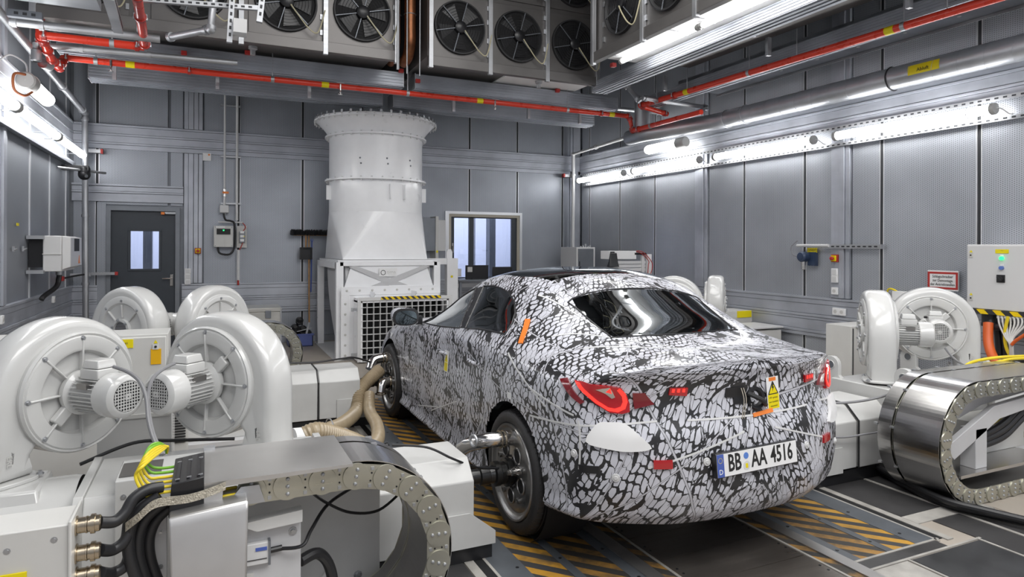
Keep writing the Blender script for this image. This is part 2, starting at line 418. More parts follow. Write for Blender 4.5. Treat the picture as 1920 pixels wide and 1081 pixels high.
# right hand pit covers
strip('cross_strip', 'floor_light', 3.025, 3.70, 2.335, 2.35, .007)
strip('cover_plate', 'floor_dark', 3.025, 3.66, 2.262, 2.332, .005)
strip('cross_strip', 'floor_light', 3.025, 3.93, 2.245, 2.26, .007)
strip('service_plate', 'floor_light', 3.03, 3.29, .9, 2.24, .005)
strip('frame_strip', 'floor_light', 3.30, 3.315, .9, 2.245, .007)
strip('cover_plate', 'rubber_plate', 3.325, 3.89, .9, 2.235, .006)
strip('cover_plate', 'floor_dark', 3.32, 3.325, .9, 2.24, .005)
strip('frame_strip', 'floor_light', 3.895, 3.91, .9, 2.26, .008)
strip('cover_plate', 'floor_dark', 3.915, 4.165, .9, 2.51, .005)
strip('cross_strip', 'floor_light', 3.79, 4.17, 2.515, 2.62, .006)
strip('cover_plate', 'floor_dark', 3.79, 4.165, 2.625, 4.4, .005)
strip('cover_plate', 'floor_dark', 3.79, 4.165, 4.42, 6.95, .005)
strip('frame_strip', 'floor_light', 4.17, 4.195, .9, 6.95, .007)
strip('cover_plate', 'floor_dark', 4.2, 4.42, .9, 3.3, .005)
strip('frame_strip', 'floor_light', 4.42, 4.46, 2.47, 6.95, .006)
for y0 in (1.0, 1.75): strip('floor_tile', 'floor_base', 4.47, 6.8, y0, y0+.74, .004)
# left hand pit covers
strip('cover_plate', 'floor_dark', .6, 1.19, 3.9, 5.2, .005); strip('cover_plate', 'floor_dark', .6, 1.19, 5.22, 5.7, .005)
strip('cover_plate', 'floor_dark', .6, 1.19, .9, 3.88, .005)
strip('cross_strip', 'floor_light', .62, 1.19, 5.2, 5.22, .007); strip('frame_strip', 'floor_light', .58, .6, .9, 6.9, .007)
# --- back wall
wb = MB()
for r in [q for a in cut((XL-.2, XR+.2, 0, ZC), WIN) for q in cut(a, DOR)]: wb.box(r[0], r[1], YB+.03, YB+.16, r[2], r[3])
wall_back = struct(wb, 'wall_back', 'alu_dark')
wr = MB().box(XR+.03, XR+.15, YF, YB+.1, 0, ZC); wall_right = struct(wr, 'wall_right', 'alu_dark')
wl = MB().box(XL-.15, XL-.03, YF, YB+.1, 0, ZC); wall_left = struct(wl, 'wall_left', 'alu_dark')
wf = MB().box(XL-.15, XR+.15, YF-.12, YF, 0, ZC); wall_front = struct(wf, 'wall_front', 'alu')
ce = MB().box(XL-.15, XR+.15, YF-.1, YB+.1, ZC, ZC+.1); ceiling = struct(ce, 'ceiling', 'alu_dark')
ROWS = ((.1, .54), (1.0, 3.08), (3.42, ZC-.02))
def back_panels():
    xs = [XL+.02, -1.51, -.55, -.34]; xs2 = [-.08, .45, 1.45, 2.45, 3.45, 4.46, 5.45, 6.45, XR-.05]
    for seg in (xs, xs2):
        for a, b in zip(seg[:-1], seg[1:]):
            for z0, z1 in ROWS:
                rr = [q for c in cut((a+.022, b-.022, z0+.005, z1-.005), (WIN[0]-.08, WIN[1]+.08, WIN[2]-.1, WIN[3]+.08)) for q in cut(c, (DOR[0]-.16, DOR[1]+.06, 0, DOR[3]+.24 if False else DOR[3]+.06))]
                for q in rr:
                    if q[1]-q[0] < .05: continue
                    MB().box(q[0], q[1], YB, YB+.022, q[2], q[3]).build('perforated_panel', 'perf_x', wall_back)
    for x in (-1.51, -.55, .45, 1.45, 2.45, 3.45, 4.46, 5.45, 6.45):
        for z0, z1 in ROWS:
            if WIN[0] < x < WIN[1]+.05 and z0 == 1.0: z0 = 2.25
            if DOR[0] < x < DOR[1]: continue
            if x == -.55 and z0 == 1.0: z0 = 2.36
            MB().box(x-.021, x+.021, YB+.005, YB+.028, z0, z1).build('slot_rail', 'seam', wall_back)
            MB().box(x-.026, x-.018, YB-.006, YB+.02, z0, z1).box(x+.018, x+.026, YB-.006, YB+.02, z0, z1).build('rail_lip', 'seam_l', wall_back)
back_panels()
def bands(wall, axis, face, out, a0, a1, holes=()):
    """horizontal extruded trim: axis 0 runs along x on the back wall, 1 along y on a side wall"""
    mt = 'alu_x' if axis == 0 else 'alu'
    def bar(z0, z1, dep, s=None):
        segs = [(a0, a1)]
        for h0, h1, hz0, hz1 in holes:
            if hz0 < z1 and hz1 > z0:
                segs = [q for (p, r) in segs for q in ([(p, min(r, h0))] if p < h0 else [])+([(max(p, h1), r)] if r > h1 else [])]
        for p, r in segs:
            if r-p < .02: continue
            if axis == 0: b = MB().box(p, r, face-dep, face+.03, z0, z1)
            else: b = MB().box(face+out*dep, face-out*.03, p, r, z0, z1)
            b.build('trim_rail', mt, wall, bevel=.003)
    for z0, z1, d in ((3.405, 3.435, .05), (3.30, 3.402, .036), (3.268, 3.297, .045), (3.165, 3.265, .036), (3.135, 3.162, .045), (3.065, 3.132, .03)): bar(z0, z1, d)
    for z0, z1, d in ((.985, 1.012, .045), (.925, .982, .034), (.80, .922, .028), (.765, .797, .045), (.73, .762, .034), (.60, .727, .028), (.565, .597, .045), (.52, .562, .034)): bar(z0, z1, d)
    bar(0., .1, .03)
bands(wall_back, 0, YB, -1, XL, XR, holes=((DOR[0]-.14, DOR[1]+.06, 0, 2.3),))
# the extra lintel band over the door, left bay only
for z0, z1, d in ((2.505, 2.535, .045), (2.43, 2.50, .034), (2.40, 2.428, .045), (2.27, 2.398, .03)):
    MB().box(XL+.02, -.35, YB-d, YB+.03, z0, z1).build('trim_rail', 'alu_x', wall_back, bevel=.003)
def post(wall, axis, face, out, a0, a1, z0=1.0, z1=ZC):
    w = a1-a0
    for f0, f1, d in ((0, .22, .03), (.24, .5, .05), (.52, .76, .04), (.78, 1., .03)):
        p, r = a0+w*f0, a0+w*f1
        if axis == 0: b = MB().box(p, r, face-d, face+.03, z0, z1)
        else: b = MB().box(face+out*d, face-out*.03, p, r, z0, z1)
        b.build('wall_post', 'alu', wall, bevel=.003)
post(wall_back, 0, YB, -1, -.34, -.08, 1.02, 3.06); post(wall_back, 0, YB, -1, -.34, -.08, 3.44)
post(wall_back, 0, YB, -1, 6.62, XR-.02, 1.02)
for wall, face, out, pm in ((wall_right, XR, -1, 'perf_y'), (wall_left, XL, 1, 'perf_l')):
    segs = ([11.55, 11.23, 10.17, 9.13, 8.09], [7.82, 7.08, 6.04, 5.63], [5.38, 4.99, 3.96, 2.93, 1.9, 1.6], [1.35, .3, -.7, -1.7, YF+.03])
    for sg in segs:
        for b, a in zip(sg[:-1], sg[1:]):
            for z0, z1 in ROWS:
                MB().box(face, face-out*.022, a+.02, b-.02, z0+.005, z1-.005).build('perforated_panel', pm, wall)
        for yv in sg[1:-1]:
            for z0, z1 in ROWS:
                if out < 0:
                    MB().box(face-out*.005, face-out*.028, yv-.02, yv+.02, z0, z1).build('slot_rail', 'seam', wall)
                    MB().box(face+out*.006, face-out*.02, yv-.028, yv-.018, z0, z1).box(face+out*.006, face-out*.02, yv+.018, yv+.028, z0, z1).build('rail_lip', 'seam_l', wall)
                else:
                    MB().box(face+.012, face-.02, yv-.018, yv+.018, z0, z1).build('rail_lip', 'seam_l', wall)
    bands(wall, 1, face, out, YF, YB-.03)
    for a0, a1 in ((7.82, 8.09), (5.38, 5.63), (1.35, 1.6)):
        post(wall, 1, face, out, a0, a1, 1.02, 3.06); post(wall, 1, face, out, a0, a1, 3.44); post(wall, 1, face, out, a0, a1, .1, .52)
# --- adjoining control corridor seen through door light and window
MB().box(-2.2, 7.2, 14.2, 14.3, -.1, 3.2).build('corridor_wall', mat('corridor_wall', (.64, .67, .75), .6), wall_back)
MB().box(-2.2, 7.2, YB+.16, 14.2, -.1, 0).build('corridor_floor', mat('corridor_floor', (.25, .27, .3), .5), wall_back)
MB().box(-2.2, 7.2, YB+.16, 14.2, 3.1, 3.2).build('corridor_ceiling', mat('corridor_ceiling', (.6, .65, .75), .6), wall_back)
MB().box(-2.3, -2.2, YB+.16, 14.2, 0, 3.2).box(7.2, 7.3, YB+.16, 14.2, 0, 3.2).build('corridor_end_wall', mat('corridor_end', (.64, .67, .75), .6), wall_back)
for x in (-.96, 5.62): MB().box(x-.07, x+.07, 13.2, 13.4, 0, 3.1).build('corridor_column', 'door', wall_back)
MB().box(4.9, 4.98, 12.6, 12.7, 0, 3.1).build('corridor_column', 'seam_l', wall_back)
lamp_area('corridor_luminaire', (2.5, 12.9, 3.05), 8.5, 1.2, 250, col=(.90, .93, 1))
# --- door_1
d1 = MB().box(DOR[0]-.03, DOR[0]+.03, YB-.04, YB+.1, 0, DOR[3]+.03).box(DOR[1]-.03, DOR[1]+.03, YB-.04, YB+.1, 0, DOR[3]+.03).box(DOR[0]+.03, DOR[1]-.03, YB-.04, YB+.1, DOR[3]-.03, DOR[3]+.03)
door = struct(d1, 'door_1', 'alu_dark')
MB().box(DOR[0]-.15, DOR[0]-.035, YB-.02, YB+.02, 0, 2.26).build('jamb_panel', 'perf_x', door)
dw = (-1.075, -.69, 1.25, 1.83); lf = MB()
for q in cut((DOR[0]+.03, DOR[1]-.03, .01, DOR[3]-.03), dw): lf.box(q[0], q[1], YB+.02, YB+.07, q[2], q[3])
leaf = lf.build('door_leaf', 'door', door)
fr = MB()
for q in cut((dw[0]-.035, dw[1]+.035, dw[2]-.035, dw[3]+.035), dw): fr.box(q[0], q[1], YB+.008, YB+.03, q[2], q[3])
fr.build('vision_frame', 'door', leaf, bevel=.003)
MB().box(dw[0], dw[1], YB+.04, YB+.048, dw[2], dw[3]).build('vision_pane', 'pane', leaf)
MB().box(-.535, -.49, YB+.0, YB+.02, .98, 1.16).build('handle_plate', 'chrome', door, bevel=.004)
MB().tube([(-.512, YB+.01, 1.1), (-.512, YB-.045, 1.1), (-.53, YB-.05, 1.1), (-.64, YB-.05, 1.1)], .010, 8).build('door_handle', 'chrome', door)
MB().box(-.60, -.46, YB-.05, YB+.0, 2.10, 2.13).cyl((-.62, YB-.03, 2.12), (-.56, YB-.03, 2.12), .014).build('door_closer', 'steel', door)
MB().box(-.66, -.61, YB-.055, YB-.01, 2.09, 2.13).build('door_contact', 'orange', door)
# --- window_1
wf_ = MB()
for q in cut((WIN[0]-.12, WIN[1]+.10, WIN[2]-.1, WIN[3]+.10), (WIN[0]-.05, WIN[1]+.05, WIN[2]-.02, WIN[3]+.05)): wf_.box(q[0], q[1], YB-.03, YB+.03, q[2], q[3])
win = struct(wf_, 'window_1', 'seam_l', )
a = MB()
for q in cut((WIN[0]-.05, WIN[1]+.05, WIN[2]-.02, WIN[3]+.05), (WIN[0]+.0, WIN[1]-.0, WIN[2]+.05, WIN[3]-.0)): a.box(q[0], q[1], YB-.012, YB+.05, q[2], q[3])
a.build('window_liner', mat('beige_liner', (.48, .44, .36), .5), win)
b = MB().box(WIN[0], WIN[0]+.07, YB+.02, YB+.08, WIN[2], WIN[3]).box(WIN[1]-.10, WIN[1], YB+.02, YB+.08, WIN[2], WIN[3]).box(WIN[0]+.37, WIN[0]+.46, YB+.02, YB+.08, WIN[2], WIN[3])
b.box(WIN[0]+.07, WIN[1]-.1, YB+.02, YB+.08, WIN[2], WIN[2]+.09).box(WIN[0]+.07, WIN[1]-.1, YB+.02, YB+.08, WIN[3]-.02, WIN[3])
b.build('window_sash', 'door', win, bevel=.003)
MB().box(WIN[0]+.07, WIN[0]+.37, YB+.045, YB+.053, WIN[2]+.09, WIN[3]-.02).build('window_pane', 'pane', win)
MB().box(WIN[0]+.46, WIN[1]-.10, YB+.045, YB+.053, WIN[2]+.09, WIN[3]-.02).build('window_pane', 'pane', win)
MB().box(WIN[0]+.025, WIN[0]+.05, YB+.005, YB+.02, 1.52, 1.68).tube([(WIN[0]+.037, YB+.01, 1.62), (WIN[0]+.037, YB-.03, 1.62), (WIN[0]+.037, YB-.03, 1.50)], .008, 6).build('window_handle', 'chrome', win)
MB().box(WIN[0]+.07, WIN[0]+.22, YB+.034, YB+.038, WIN[2]+.10, WIN[2]+.25).build('paper_note', 'paper', win)
# ================================================================== THE CAMOUFLAGED CAR
CX0 = 2.49
def pchip(xs, ys, x):
    xs = np.array(xs, float); ys = np.array(ys, float)
    if xs[0] > xs[-1]: xs = xs[::-1]; ys = ys[::-1]
    h = np.diff(xs); d = np.diff(ys)/h; mm = np.zeros_like(ys)
    for i in range(1, len(xs)-1):
        if d[i-1]*d[i] > 0:
            w1, w2 = 2*h[i]+h[i-1], h[i]+2*h[i-1]; mm[i] = (w1+w2)/(w1/d[i-1]+w2/d[i])
    mm[0], mm[-1] = d[0], d[-1]
    k = np.clip(np.searchsorted(xs, x)-1, 0, len(h)-1); t = (x-xs[k])/h[k]
    return (2*t**3-3*t**2+1)*ys[k]+(t**3-2*t**2+t)*h[k]*mm[k]+(-2*t**3+3*t**2)*ys[k+1]+(t**3-t**2)*h[k]*mm[k+1]
YT = [6.95, 6.75, 6.5, 6.2, 5.9, 5.6, 5.4, 5.15, 4.9, 4.6, 4.3, 4.0, 3.75, 3.52, 3.3, 3.12, 2.95, 2.80]
TB = dict(
 z9=[.70, .80, .875, .935, .975, 1.01, 1.10, 1.23, 1.35, 1.437, 1.472, 1.462, 1.42, 1.325, 1.225, 1.14, 1.09, 1.065],
 x8=[.22, .24, .26, .28, .30, .33, .34, .33, .32, .31, .305, .30, .30, .30, .30, .30, .30, .30],
 z8=[.695, .797, .872, .932, .972, 1.005, 1.093, 1.22, 1.338, 1.425, 1.460, 1.452, 1.41, 1.317, 1.218, 1.134, 1.085, 1.06],
 x7=[.42, .46, .50, .53, .56, .61, .615, .60, .585, .575, .565, .56, .56, .56, .56, .56, .56, .56],
 z7=[.68, .785, .862, .922, .962, .99, 1.055, 1.165, 1.28, 1.368, 1.402, 1.392, 1.35, 1.268, 1.175, 1.11, 1.07, 1.048],
 x6=[.58, .64, .69, .72, .745, .78, .77, .75, .735, .725, .72, .715, .715, .71, .71, .70, .69, .68],
 z6=[.66, .765, .845, .905, .938, .955, .99, 1.05, 1.12, 1.19, 1.23, 1.235, 1.215, 1.17, 1.115, 1.075, 1.05, 1.03],
 x5=[.70, .765, .81, .835, .855, .868, .868, .868, .87, .872, .872, .868, .862, .855, .845, .83, .81, .785],
 z5=[.63, .725, .805, .86, .89, .92, .935, .955, .975, 1.0, 1.025, 1.04, 1.05, 1.05, 1.04, 1.025, 1.01, .995],
 x4=[.76, .83, .875, .895, .90, .90, .90, .90, .902, .905, .908, .912, .918, .922, .92, .912, .895, .865],
 z4=[.56, .64, .71, .765, .79, .81, .82, .84, .86, .88, .90, .92, .93, .93, .925, .915, .905, .90],
 x3=[.78, .86, .905, .915, .912, .91, .912, .916, .92, .922, .922, .924, .928, .932, .93, .922, .908, .88],
 z3=[.45, .50, .55, .58, .60, .61, .62, .62, .62, .62, .62, .63, .64, .65, .65, .64, .63, .62],
 x2=[.77, .85, .89, .90, .895, .89, .892, .897, .902, .905, .905, .905, .91, .918, .92, .915, .902, .875],
 z2=[.30, .31, .31, .31, .30, .29, .28, .28, .28, .28, .28, .28, .29, .32, .36, .38, .39, .40],
 x1=[.70, .78, .82, .83, .83, .83, .83, .83, .83, .83, .83, .83, .83, .83, .83, .83, .82, .80],
 z1=[.20, .185, .18, .18, .18, .18, .18, .18, .18, .18, .18, .18, .18, .19, .22, .25, .27, .285])
def dzf(z):
    return np.interp(z, [.2, .27, .34, .45, .6, .72, .80, .88, .96, 1.02, 1.06, 1.2], [.16, .10, .035, .0, .0, .015, .05, .065, .06, .035, .04, .04])
def Yrear(x, z): return 2.44+.27*(np.abs(x)/.85)**2.6+dzf(z)
def Yfront(x, z): return 7.08-.30*(np.abs(x)/.85)**2.4-np.interp(z, [.2, .3, .5, .65, .8], [.10, .03, 0, .04, .12])
yd = np.arange(6.93, 2.80, -.016)
NR = 10
rows = []
for r in range(NR):
    if r == 0: X = np.zeros_like(yd); Z = pchip(YT, TB['z1'], yd)
    else:
        X = pchip(YT, TB['x%d' % r], yd) if r < 9 else np.zeros_like(yd); Z = pchip(YT, TB['z%d' % r], yd)
    rr = []
    nf = 44; s = np.linspace(0, .985, nf)
    xe, ze = X[0], Z[0]; xf = xe*s; zf = np.full(nf, ze); rr += list(zip(xf, Yfront(xf, zf), zf))
    rr += list(zip(X, yd, Z))
    s = np.linspace(.985, 0, nf+8); xe = X[-1]; ze = Z[-1]; xr = xe*s; zr = np.full(nf+8, ze); rr += list(zip(xr, Yrear(xr, zr), zr))
    rows.append(np.array(rr))
RW = np.array(rows)                       # NR x NI x 3
def gsm(A, n):
    for _ in range(n):
        B = A.copy(); B[:, 1:-1] = .25*A[:, :-2]+.5*A[:, 1:-1]+.25*A[:, 2:]; A = B
    return A
RW = gsm(RW, 5); RW[9, :, 0] = 0; RW[0, :, 0] = 0
# dense rows by Catmull-Rom
SUB = [4, 5, 12, 16, 10, 12, 13, 14, 14]
dn = []
for k in range(NR-1):
    a = RW[k-1] if k > 0 else RW[1]*np.array([-1, 1, 1]); b = RW[k]; c = RW[k+1]; d = RW[k+2] if k < NR-2 else RW[8]*np.array([-1, 1, 1])
    for j in range(SUB[k]):
        t = j/SUB[k]
        dn.append(.5*((2*b)+(c-a)*t+(2*a-5*b+4*c-d)*t*t+(3*b-a-3*c+d)*t**3))
dn.append(RW[9])
P = np.array(dn).transpose(1, 0, 2)        # NI x NJ x 3
P[:, :, 0] = np.maximum(P[:, :, 0], 0); P[:, 0, 0] = 0; P[:, -1, 0] = 0; P[0, :, 0] = 0; P[-1, :, 0] = 0
# crisp trunk lip and side creases come from the table; recompute fascia depth with final z
NI, NJ = P.shape[:2]
for i in range(NI-50, NI):
    wgt = min(1, (i-(NI-50))/12)
    P[i, :, 1] = (1-wgt)*P[i, :, 1]+wgt*Yrear(P[i, :, 0], P[i, :, 2])
di = np.linalg.norm(np.diff(P, axis=0), axis=2); dj = np.linalg.norm(np.diff(P, axis=1), axis=2)
A_rear = np.zeros((NI, NJ)); A_rear[:-1] = np.cumsum(di[::-1], axis=0)[::-1]          # arc length from the rear centre line
V_up = np.zeros((NI, NJ)); V_up[:, 1:] = np.cumsum(dj, axis=1)
def jac(F): return np.gradient(F, axis=0), np.gradient(F, axis=1)
PI_, PJ_ = np.gradient(P, axis=0), np.gradient(P, axis=1)
NRM = np.cross(PI_, PJ_); NRM /= np.maximum(np.linalg.norm(NRM, axis=2, keepdims=True), 1e-9)
mid = NRM[NI//2, NJ//2]
if mid[0] < 0: NRM = -NRM
def snap(P, Fp, Fq, mask, poly, tol=.011):
    poly = np.array(poly); a = poly; b = np.roll(poly, -1, axis=0)
    idx = np.argwhere(mask); p = Fp[mask]; q = Fq[mask]; best = np.full(len(p), 1e9); bx = np.zeros(len(p)); by = np.zeros(len(p))
    for (ax, ay), (cx, cy) in zip(a, b):
        ex, ey = cx-ax, cy-ay; L = ex*ex+ey*ey+1e-12; t = np.clip(((p-ax)*ex+(q-ay)*ey)/L, 0, 1)
        qx, qy = ax+t*ex, ay+t*ey; dd = np.hypot(p-qx, q-qy); k = dd < best; best[k] = dd[k]; bx[k] = qx[k]; by[k] = qy[k]
    pi, pj = jac(Fp); qi, qj = jac(Fq)
    k = best < tol
    I = idx[k]; dp = bx[k]-p[k]; dq = by[k]-q[k]
    a11 = pi[I[:, 0], I[:, 1]]; a12 = pj[I[:, 0], I[:, 1]]; a21 = qi[I[:, 0], I[:, 1]]; a22 = qj[I[:, 0], I[:, 1]]
    det = a11*a22-a12*a21; det = np.where(np.abs(det) < 1e-9, 1e-9, det)
    u = np.clip((a22*dp-a12*dq)/det, -.6, .6); v = np.clip((-a21*dp+a11*dq)/det, -.6, .6)
    P[I[:, 0], I[:, 1]] += PI_[I[:, 0], I[:, 1]]*u[:, None]+PJ_[I[:, 0], I[:, 1]]*v[:, None]
def inside(px, py, poly):
    r = np.zeros(px.shape, bool); n = len(poly)
    for i in range(n):
        x0, y0 = poly[i]; x1, y1 = poly[(i+1) % n]
        c = ((y0 > py) != (y1 > py)) & (px < (x1-x0)*(py-y0)/((y1-y0) if y1 != y0 else 1e-9)+x0); r ^= c
    return r
def rnd(poly, k=5): return [tuple(p)[:2] for p in smooth([(a, b, 0) for a, b in poly], k, True)]
Yg, Zg, Xg = P[:, :, 1].copy(), P[:, :, 2].copy(), P[:, :, 0].copy()
jrow = np.cumsum([0]+SUB)
JJ = np.broadcast_to(np.arange(NJ), (NI, NJ)); II = np.broadcast_to(np.arange(NI)[:, None], (NI, NJ))
side = (JJ >= jrow[4]) & (JJ <= jrow[7]+2) & (Yg > 3.3) & (Yg < 5.8)
top = (JJ >= jrow[6]) & (Zg > .95)
lowside = (JJ <= jrow[5]) & (JJ >= 2)
DLO_F = [(5.44, .965), (5.36, 1.035), (5.22, 1.105), (5.06, 1.175), (4.9, 1.235), (4.74, 1.285), (4.66, 1.303), (4.42, 1.038), (4.8, 1.005), (5.1, .985)]
DLO_P = [(4.41, 1.038), (4.65, 1.304), (4.58, 1.318), (4.52, 1.324), (4.32, 1.048)]
DLO_R = [(4.31, 1.05), (4.51, 1.326), (4.36, 1.335), (4.18, 1.33), (4.02, 1.308), (3.87, 1.262), (3.76, 1.20), (3.70, 1.14), (3.68, 1.082), (3.9, 1.078), (4.1, 1.068)]
REAR_G = [(-.455, 3.53), (0, 3.575), (.455, 3.53), (.48, 3.42), (.45, 3.13), (.42, 3.09), (0, 3.055), (-.42, 3.09), (-.45, 3.13), (-.48, 3.42)]
ROOF_G = [(-.45, 3.80), (0, 3.83), (.45, 3.80), (.53, 4.1), (.545, 4.5), (.54, 4.9), (-.54, 4.9), (-.545, 4.5), (-.53, 4.1)]
WIND_G = [(-.53, 5.0), (0, 5.04), (.53, 5.0), (.60, 5.35), (.64, 5.56), (0, 5.72), (-.64, 5.56), (-.60, 5.35)]
def circ(cy, cz, r, n=72): return [(cy+r*math.cos(2*PI*i/n), cz+r*math.sin(2*PI*i/n)) for i in range(n)]
ARCH_R, ARCH_F = circ(3.40, .352, .385), circ(6.19, .352, .385)
P0 = P.copy()
for poly in (DLO_F, DLO_P, DLO_R): snap(P, Yg, Zg, side, poly, .010)
for poly in (ARCH_R, ARCH_F): snap(P, Yg, Zg, lowside, poly, .010)
for poly in (REAR_G, ROOF_G, WIND_G): snap(P, Xg, Yg, top, poly, .010)
FC = (P[:-1, :-1]+P[1:, :-1]+P[1:, 1:]+P[:-1, 1:])/4
fx, fy, fz = FC[:, :, 0], FC[:, :, 1], FC[:, :, 2]; fj = np.broadcast_to(np.arange(NJ-1), fx.shape)
reg = np.zeros(fx.shape, int)                 # 0 body, 1 hole, 2 front side glass, 3 pillar, 4 rear side glass, 5 rear screen, 6 roof, 7 windscreen
sm_ = (fj >= jrow[4]) & (fj <= jrow[7]+3) & (fz > .9)
for k, poly in ((2, DLO_F), (3, DLO_P), (4, DLO_R)): reg[sm_ & inside(fy, fz, poly)] = k
tm_ = fj >= jrow[6]
for k, poly in ((5, REAR_G), (6, ROOF_G), (7, WIND_G)): reg[tm_ & inside(fx, fy, poly) & (reg == 0)] = k
lm_ = (fj <= jrow[5]) & (fx > .45)
for poly in (ARCH_R, ARCH_F): reg[lm_ & inside(fy, fz, poly)] = 1
U = -A_rear; V = V_up
car = thing('camouflaged_car', 'camouflage-wrapped coupe saloon strapped between the wheel machines in the middle of the hall', 'car', (CX0, 4.8, 0))
def region_mesh(name, ks, m, parent, sides=(-1, 1), off=0.):
    vs, fs, uv = [], [], []; vmap = {}
    Q = P+NRM*off if off else P
    for sg in sides:
        ii, jj = np.nonzero(np.isin(reg, ks))
        for i, j in zip(ii.tolist(), jj.tolist()):
            q = ((i, j), (i+1, j), (i+1, j+1), (i, j+1)); f = []
            for a in (q if sg < 0 else q[::-1]):
                onc = Q[a][0] < 1e-4
                key = (a, 0 if onc else sg)
                if key not in vmap:
                    vmap[key] = len(vs); p = Q[a]; vs.append((CX0+sg*p[0], p[1], p[2]))
                f.append(vmap[key])
            if len(set(f)) < 3: continue
            g = []; gu = []
            for a, b in zip(f, (q if sg < 0 else q[::-1])):
                if a in g: continue
                g.append(a); u = U[b]; v = V[b]
                gu.append((u, v) if sg < 0 else (-u, v))
            fs.append(tuple(g)); uv += gu
    me = bpy.data.meshes.new(name); o3 = ORG[car.name]
    me.from_pydata([(x-o3[0], y-o3[1], z-o3[2]) for x, y, z in vs], [], fs)
    lay = me.uv_layers.new(name='UVMap'); lay.data.foreach_set('uv', np.array(uv).ravel())
    me.polygons.foreach_set('use_smooth', [True]*len(me.polygons)); me.materials.append(M[m])
    ob = bpy.data.objects.new(name, me); COL.objects.link(ob); ob.parent = parent; ORG[ob.name] = o3
    return ob
# camouflage film
def camo_mat():
    m = mat('camouflage_film', (.7, .7, .74), .30, coat=.35); N = NT(m)
    uvn = N.n('ShaderNodeUVMap'); uvn.uv_map = 'UVMap'; uv = uvn.outputs[0]; o = N.xyz(uv)
    n1 = N.noise(uv, 2.6, 2); n2 = N.noise(N.comb(N.m('ADD', o[0], 7.3), o[1]), 2.6, 2); n3 = N.noise(uv, 11, 2); n4 = N.noise(N.comb(o[0], N.m('ADD', o[1], 3.1)), 11, 2)
    a = N.m('ADD', o[0], N.m('ADD', N.m('MULTIPLY', N.m('SUBTRACT', n1, .5), .17), N.m('MULTIPLY', N.m('SUBTRACT', n3, .5), .050)))
    b = N.m('ADD', o[1], N.m('ADD', N.m('MULTIPLY', N.m('SUBTRACT', n2, .5), .17), N.m('MULTIPLY', N.m('SUBTRACT', n4, .5), .050)))
    def fam(a, b, p, q, A, ph):
        s = N.m('MULTIPLY', N.m('SINE', N.m('ADD', N.m('MULTIPLY', b, 2*PI/q), ph*PI)), A)
        f = N.m('FRACT', N.m('ADD', N.m('DIVIDE', N.m('ADD', a, s), p), ph*.5))
        return N.m('MULTIPLY', N.m('ABSOLUTE', N.m('SUBTRACT', f, .5)), p)          # 0 at f = .5 -> line
    thick = N.rng(N.noise(uv, 5.5, 3, .6), .40, .64, .0012, .0105)
    d1 = N.m('MINIMUM', fam(a, b, .046, .082, .0128, 0), fam(a, b, .046, .082, .0128, 1))
    l1 = N.m('LESS_THAN', d1, thick)
    ar = N.m('ADD', N.m('MULTIPLY', a, .78), N.m('MULTIPLY', b, .62)); br = N.m('SUBTRACT', N.m('MULTIPLY', b, .78), N.m('MULTIPLY', a, .62))
    d2 = N.m('MINIMUM', fam(ar, br, .092, .13, .022, 0), fam(ar, br, .092, .13, .022, 1))
    l2 = N.m('LESS_THAN', d2, N.rng(N.noise(uv, 4., 3, .6), .46, .68, -.002, .0080))
    # heavy flowing strokes
    d3 = N.m('MINIMUM', fam(a, br, .21, .33, .060, 0), fam(b, ar, .27, .26, .055, 1))
    hv = N.m('LESS_THAN', d3, N.rng(N.noise(uv, 6.5, 4, .65), .42, .62, -.003, .028))
    # straight film edges
    def seam(kx, ky, p, wdt):
        f = N.m('FRACT', N.m('DIVIDE', N.m('ADD', N.m('MULTIPLY', o[0], kx), N.m('MULTIPLY', o[1], ky)), p))
        return N.m('MULTIPLY', N.m('ABSOLUTE', N.m('SUBTRACT', f, .5)), p)
    blk = N.m('MAXIMUM', N.m('MAXIMUM', l1, l2), hv)
    se = N.m('MINIMUM', N.m('MINIMUM', seam(.96, .28, .47, 0), seam(.25, .97, .41, 0)), seam(.72, -.69, .83, 0))
    ed = N.m('LESS_THAN', se, .0038); ed2 = N.m('LESS_THAN', se, .0055)
    c = N.mix(blk, (.58, .585, .64), (.018, .018, .02))
    c = N.mix(ed2, c, (.03, .03, .032)); c = N.mix(ed, c, (.50, .50, .54))
    geo = N.n('ShaderNodeNewGeometry'); c = N.mix(geo.outputs['Backfacing'], c, (.02, .02, .022))
    N.lk(c, N.b.inputs['Base Color'])
    N.lk(N.rng(blk, 0, 1, .30, .42), N.b.inputs['Roughness'])
    return m
M['camo'] = camo_mat()
body = region_mesh('body_shell', [0], 'camo', car)
for sg, nm in ((-1, 'left'), (1, 'right')):
    region_mesh('front_side_window', [2], 'glass_side', car, (sg,)); region_mesh('rear_side_window', [4], 'glass_side', car, (sg,)); region_mesh('door_pillar', [3], 'black', car, (sg,))
tag(region_mesh('rear_screen', [5], 'glass', car), 'large sloping rear window of the car')
region_mesh('panoramic_roof', [6], 'glass_dark', car); region_mesh('windscreen', [7], 'glass', car)
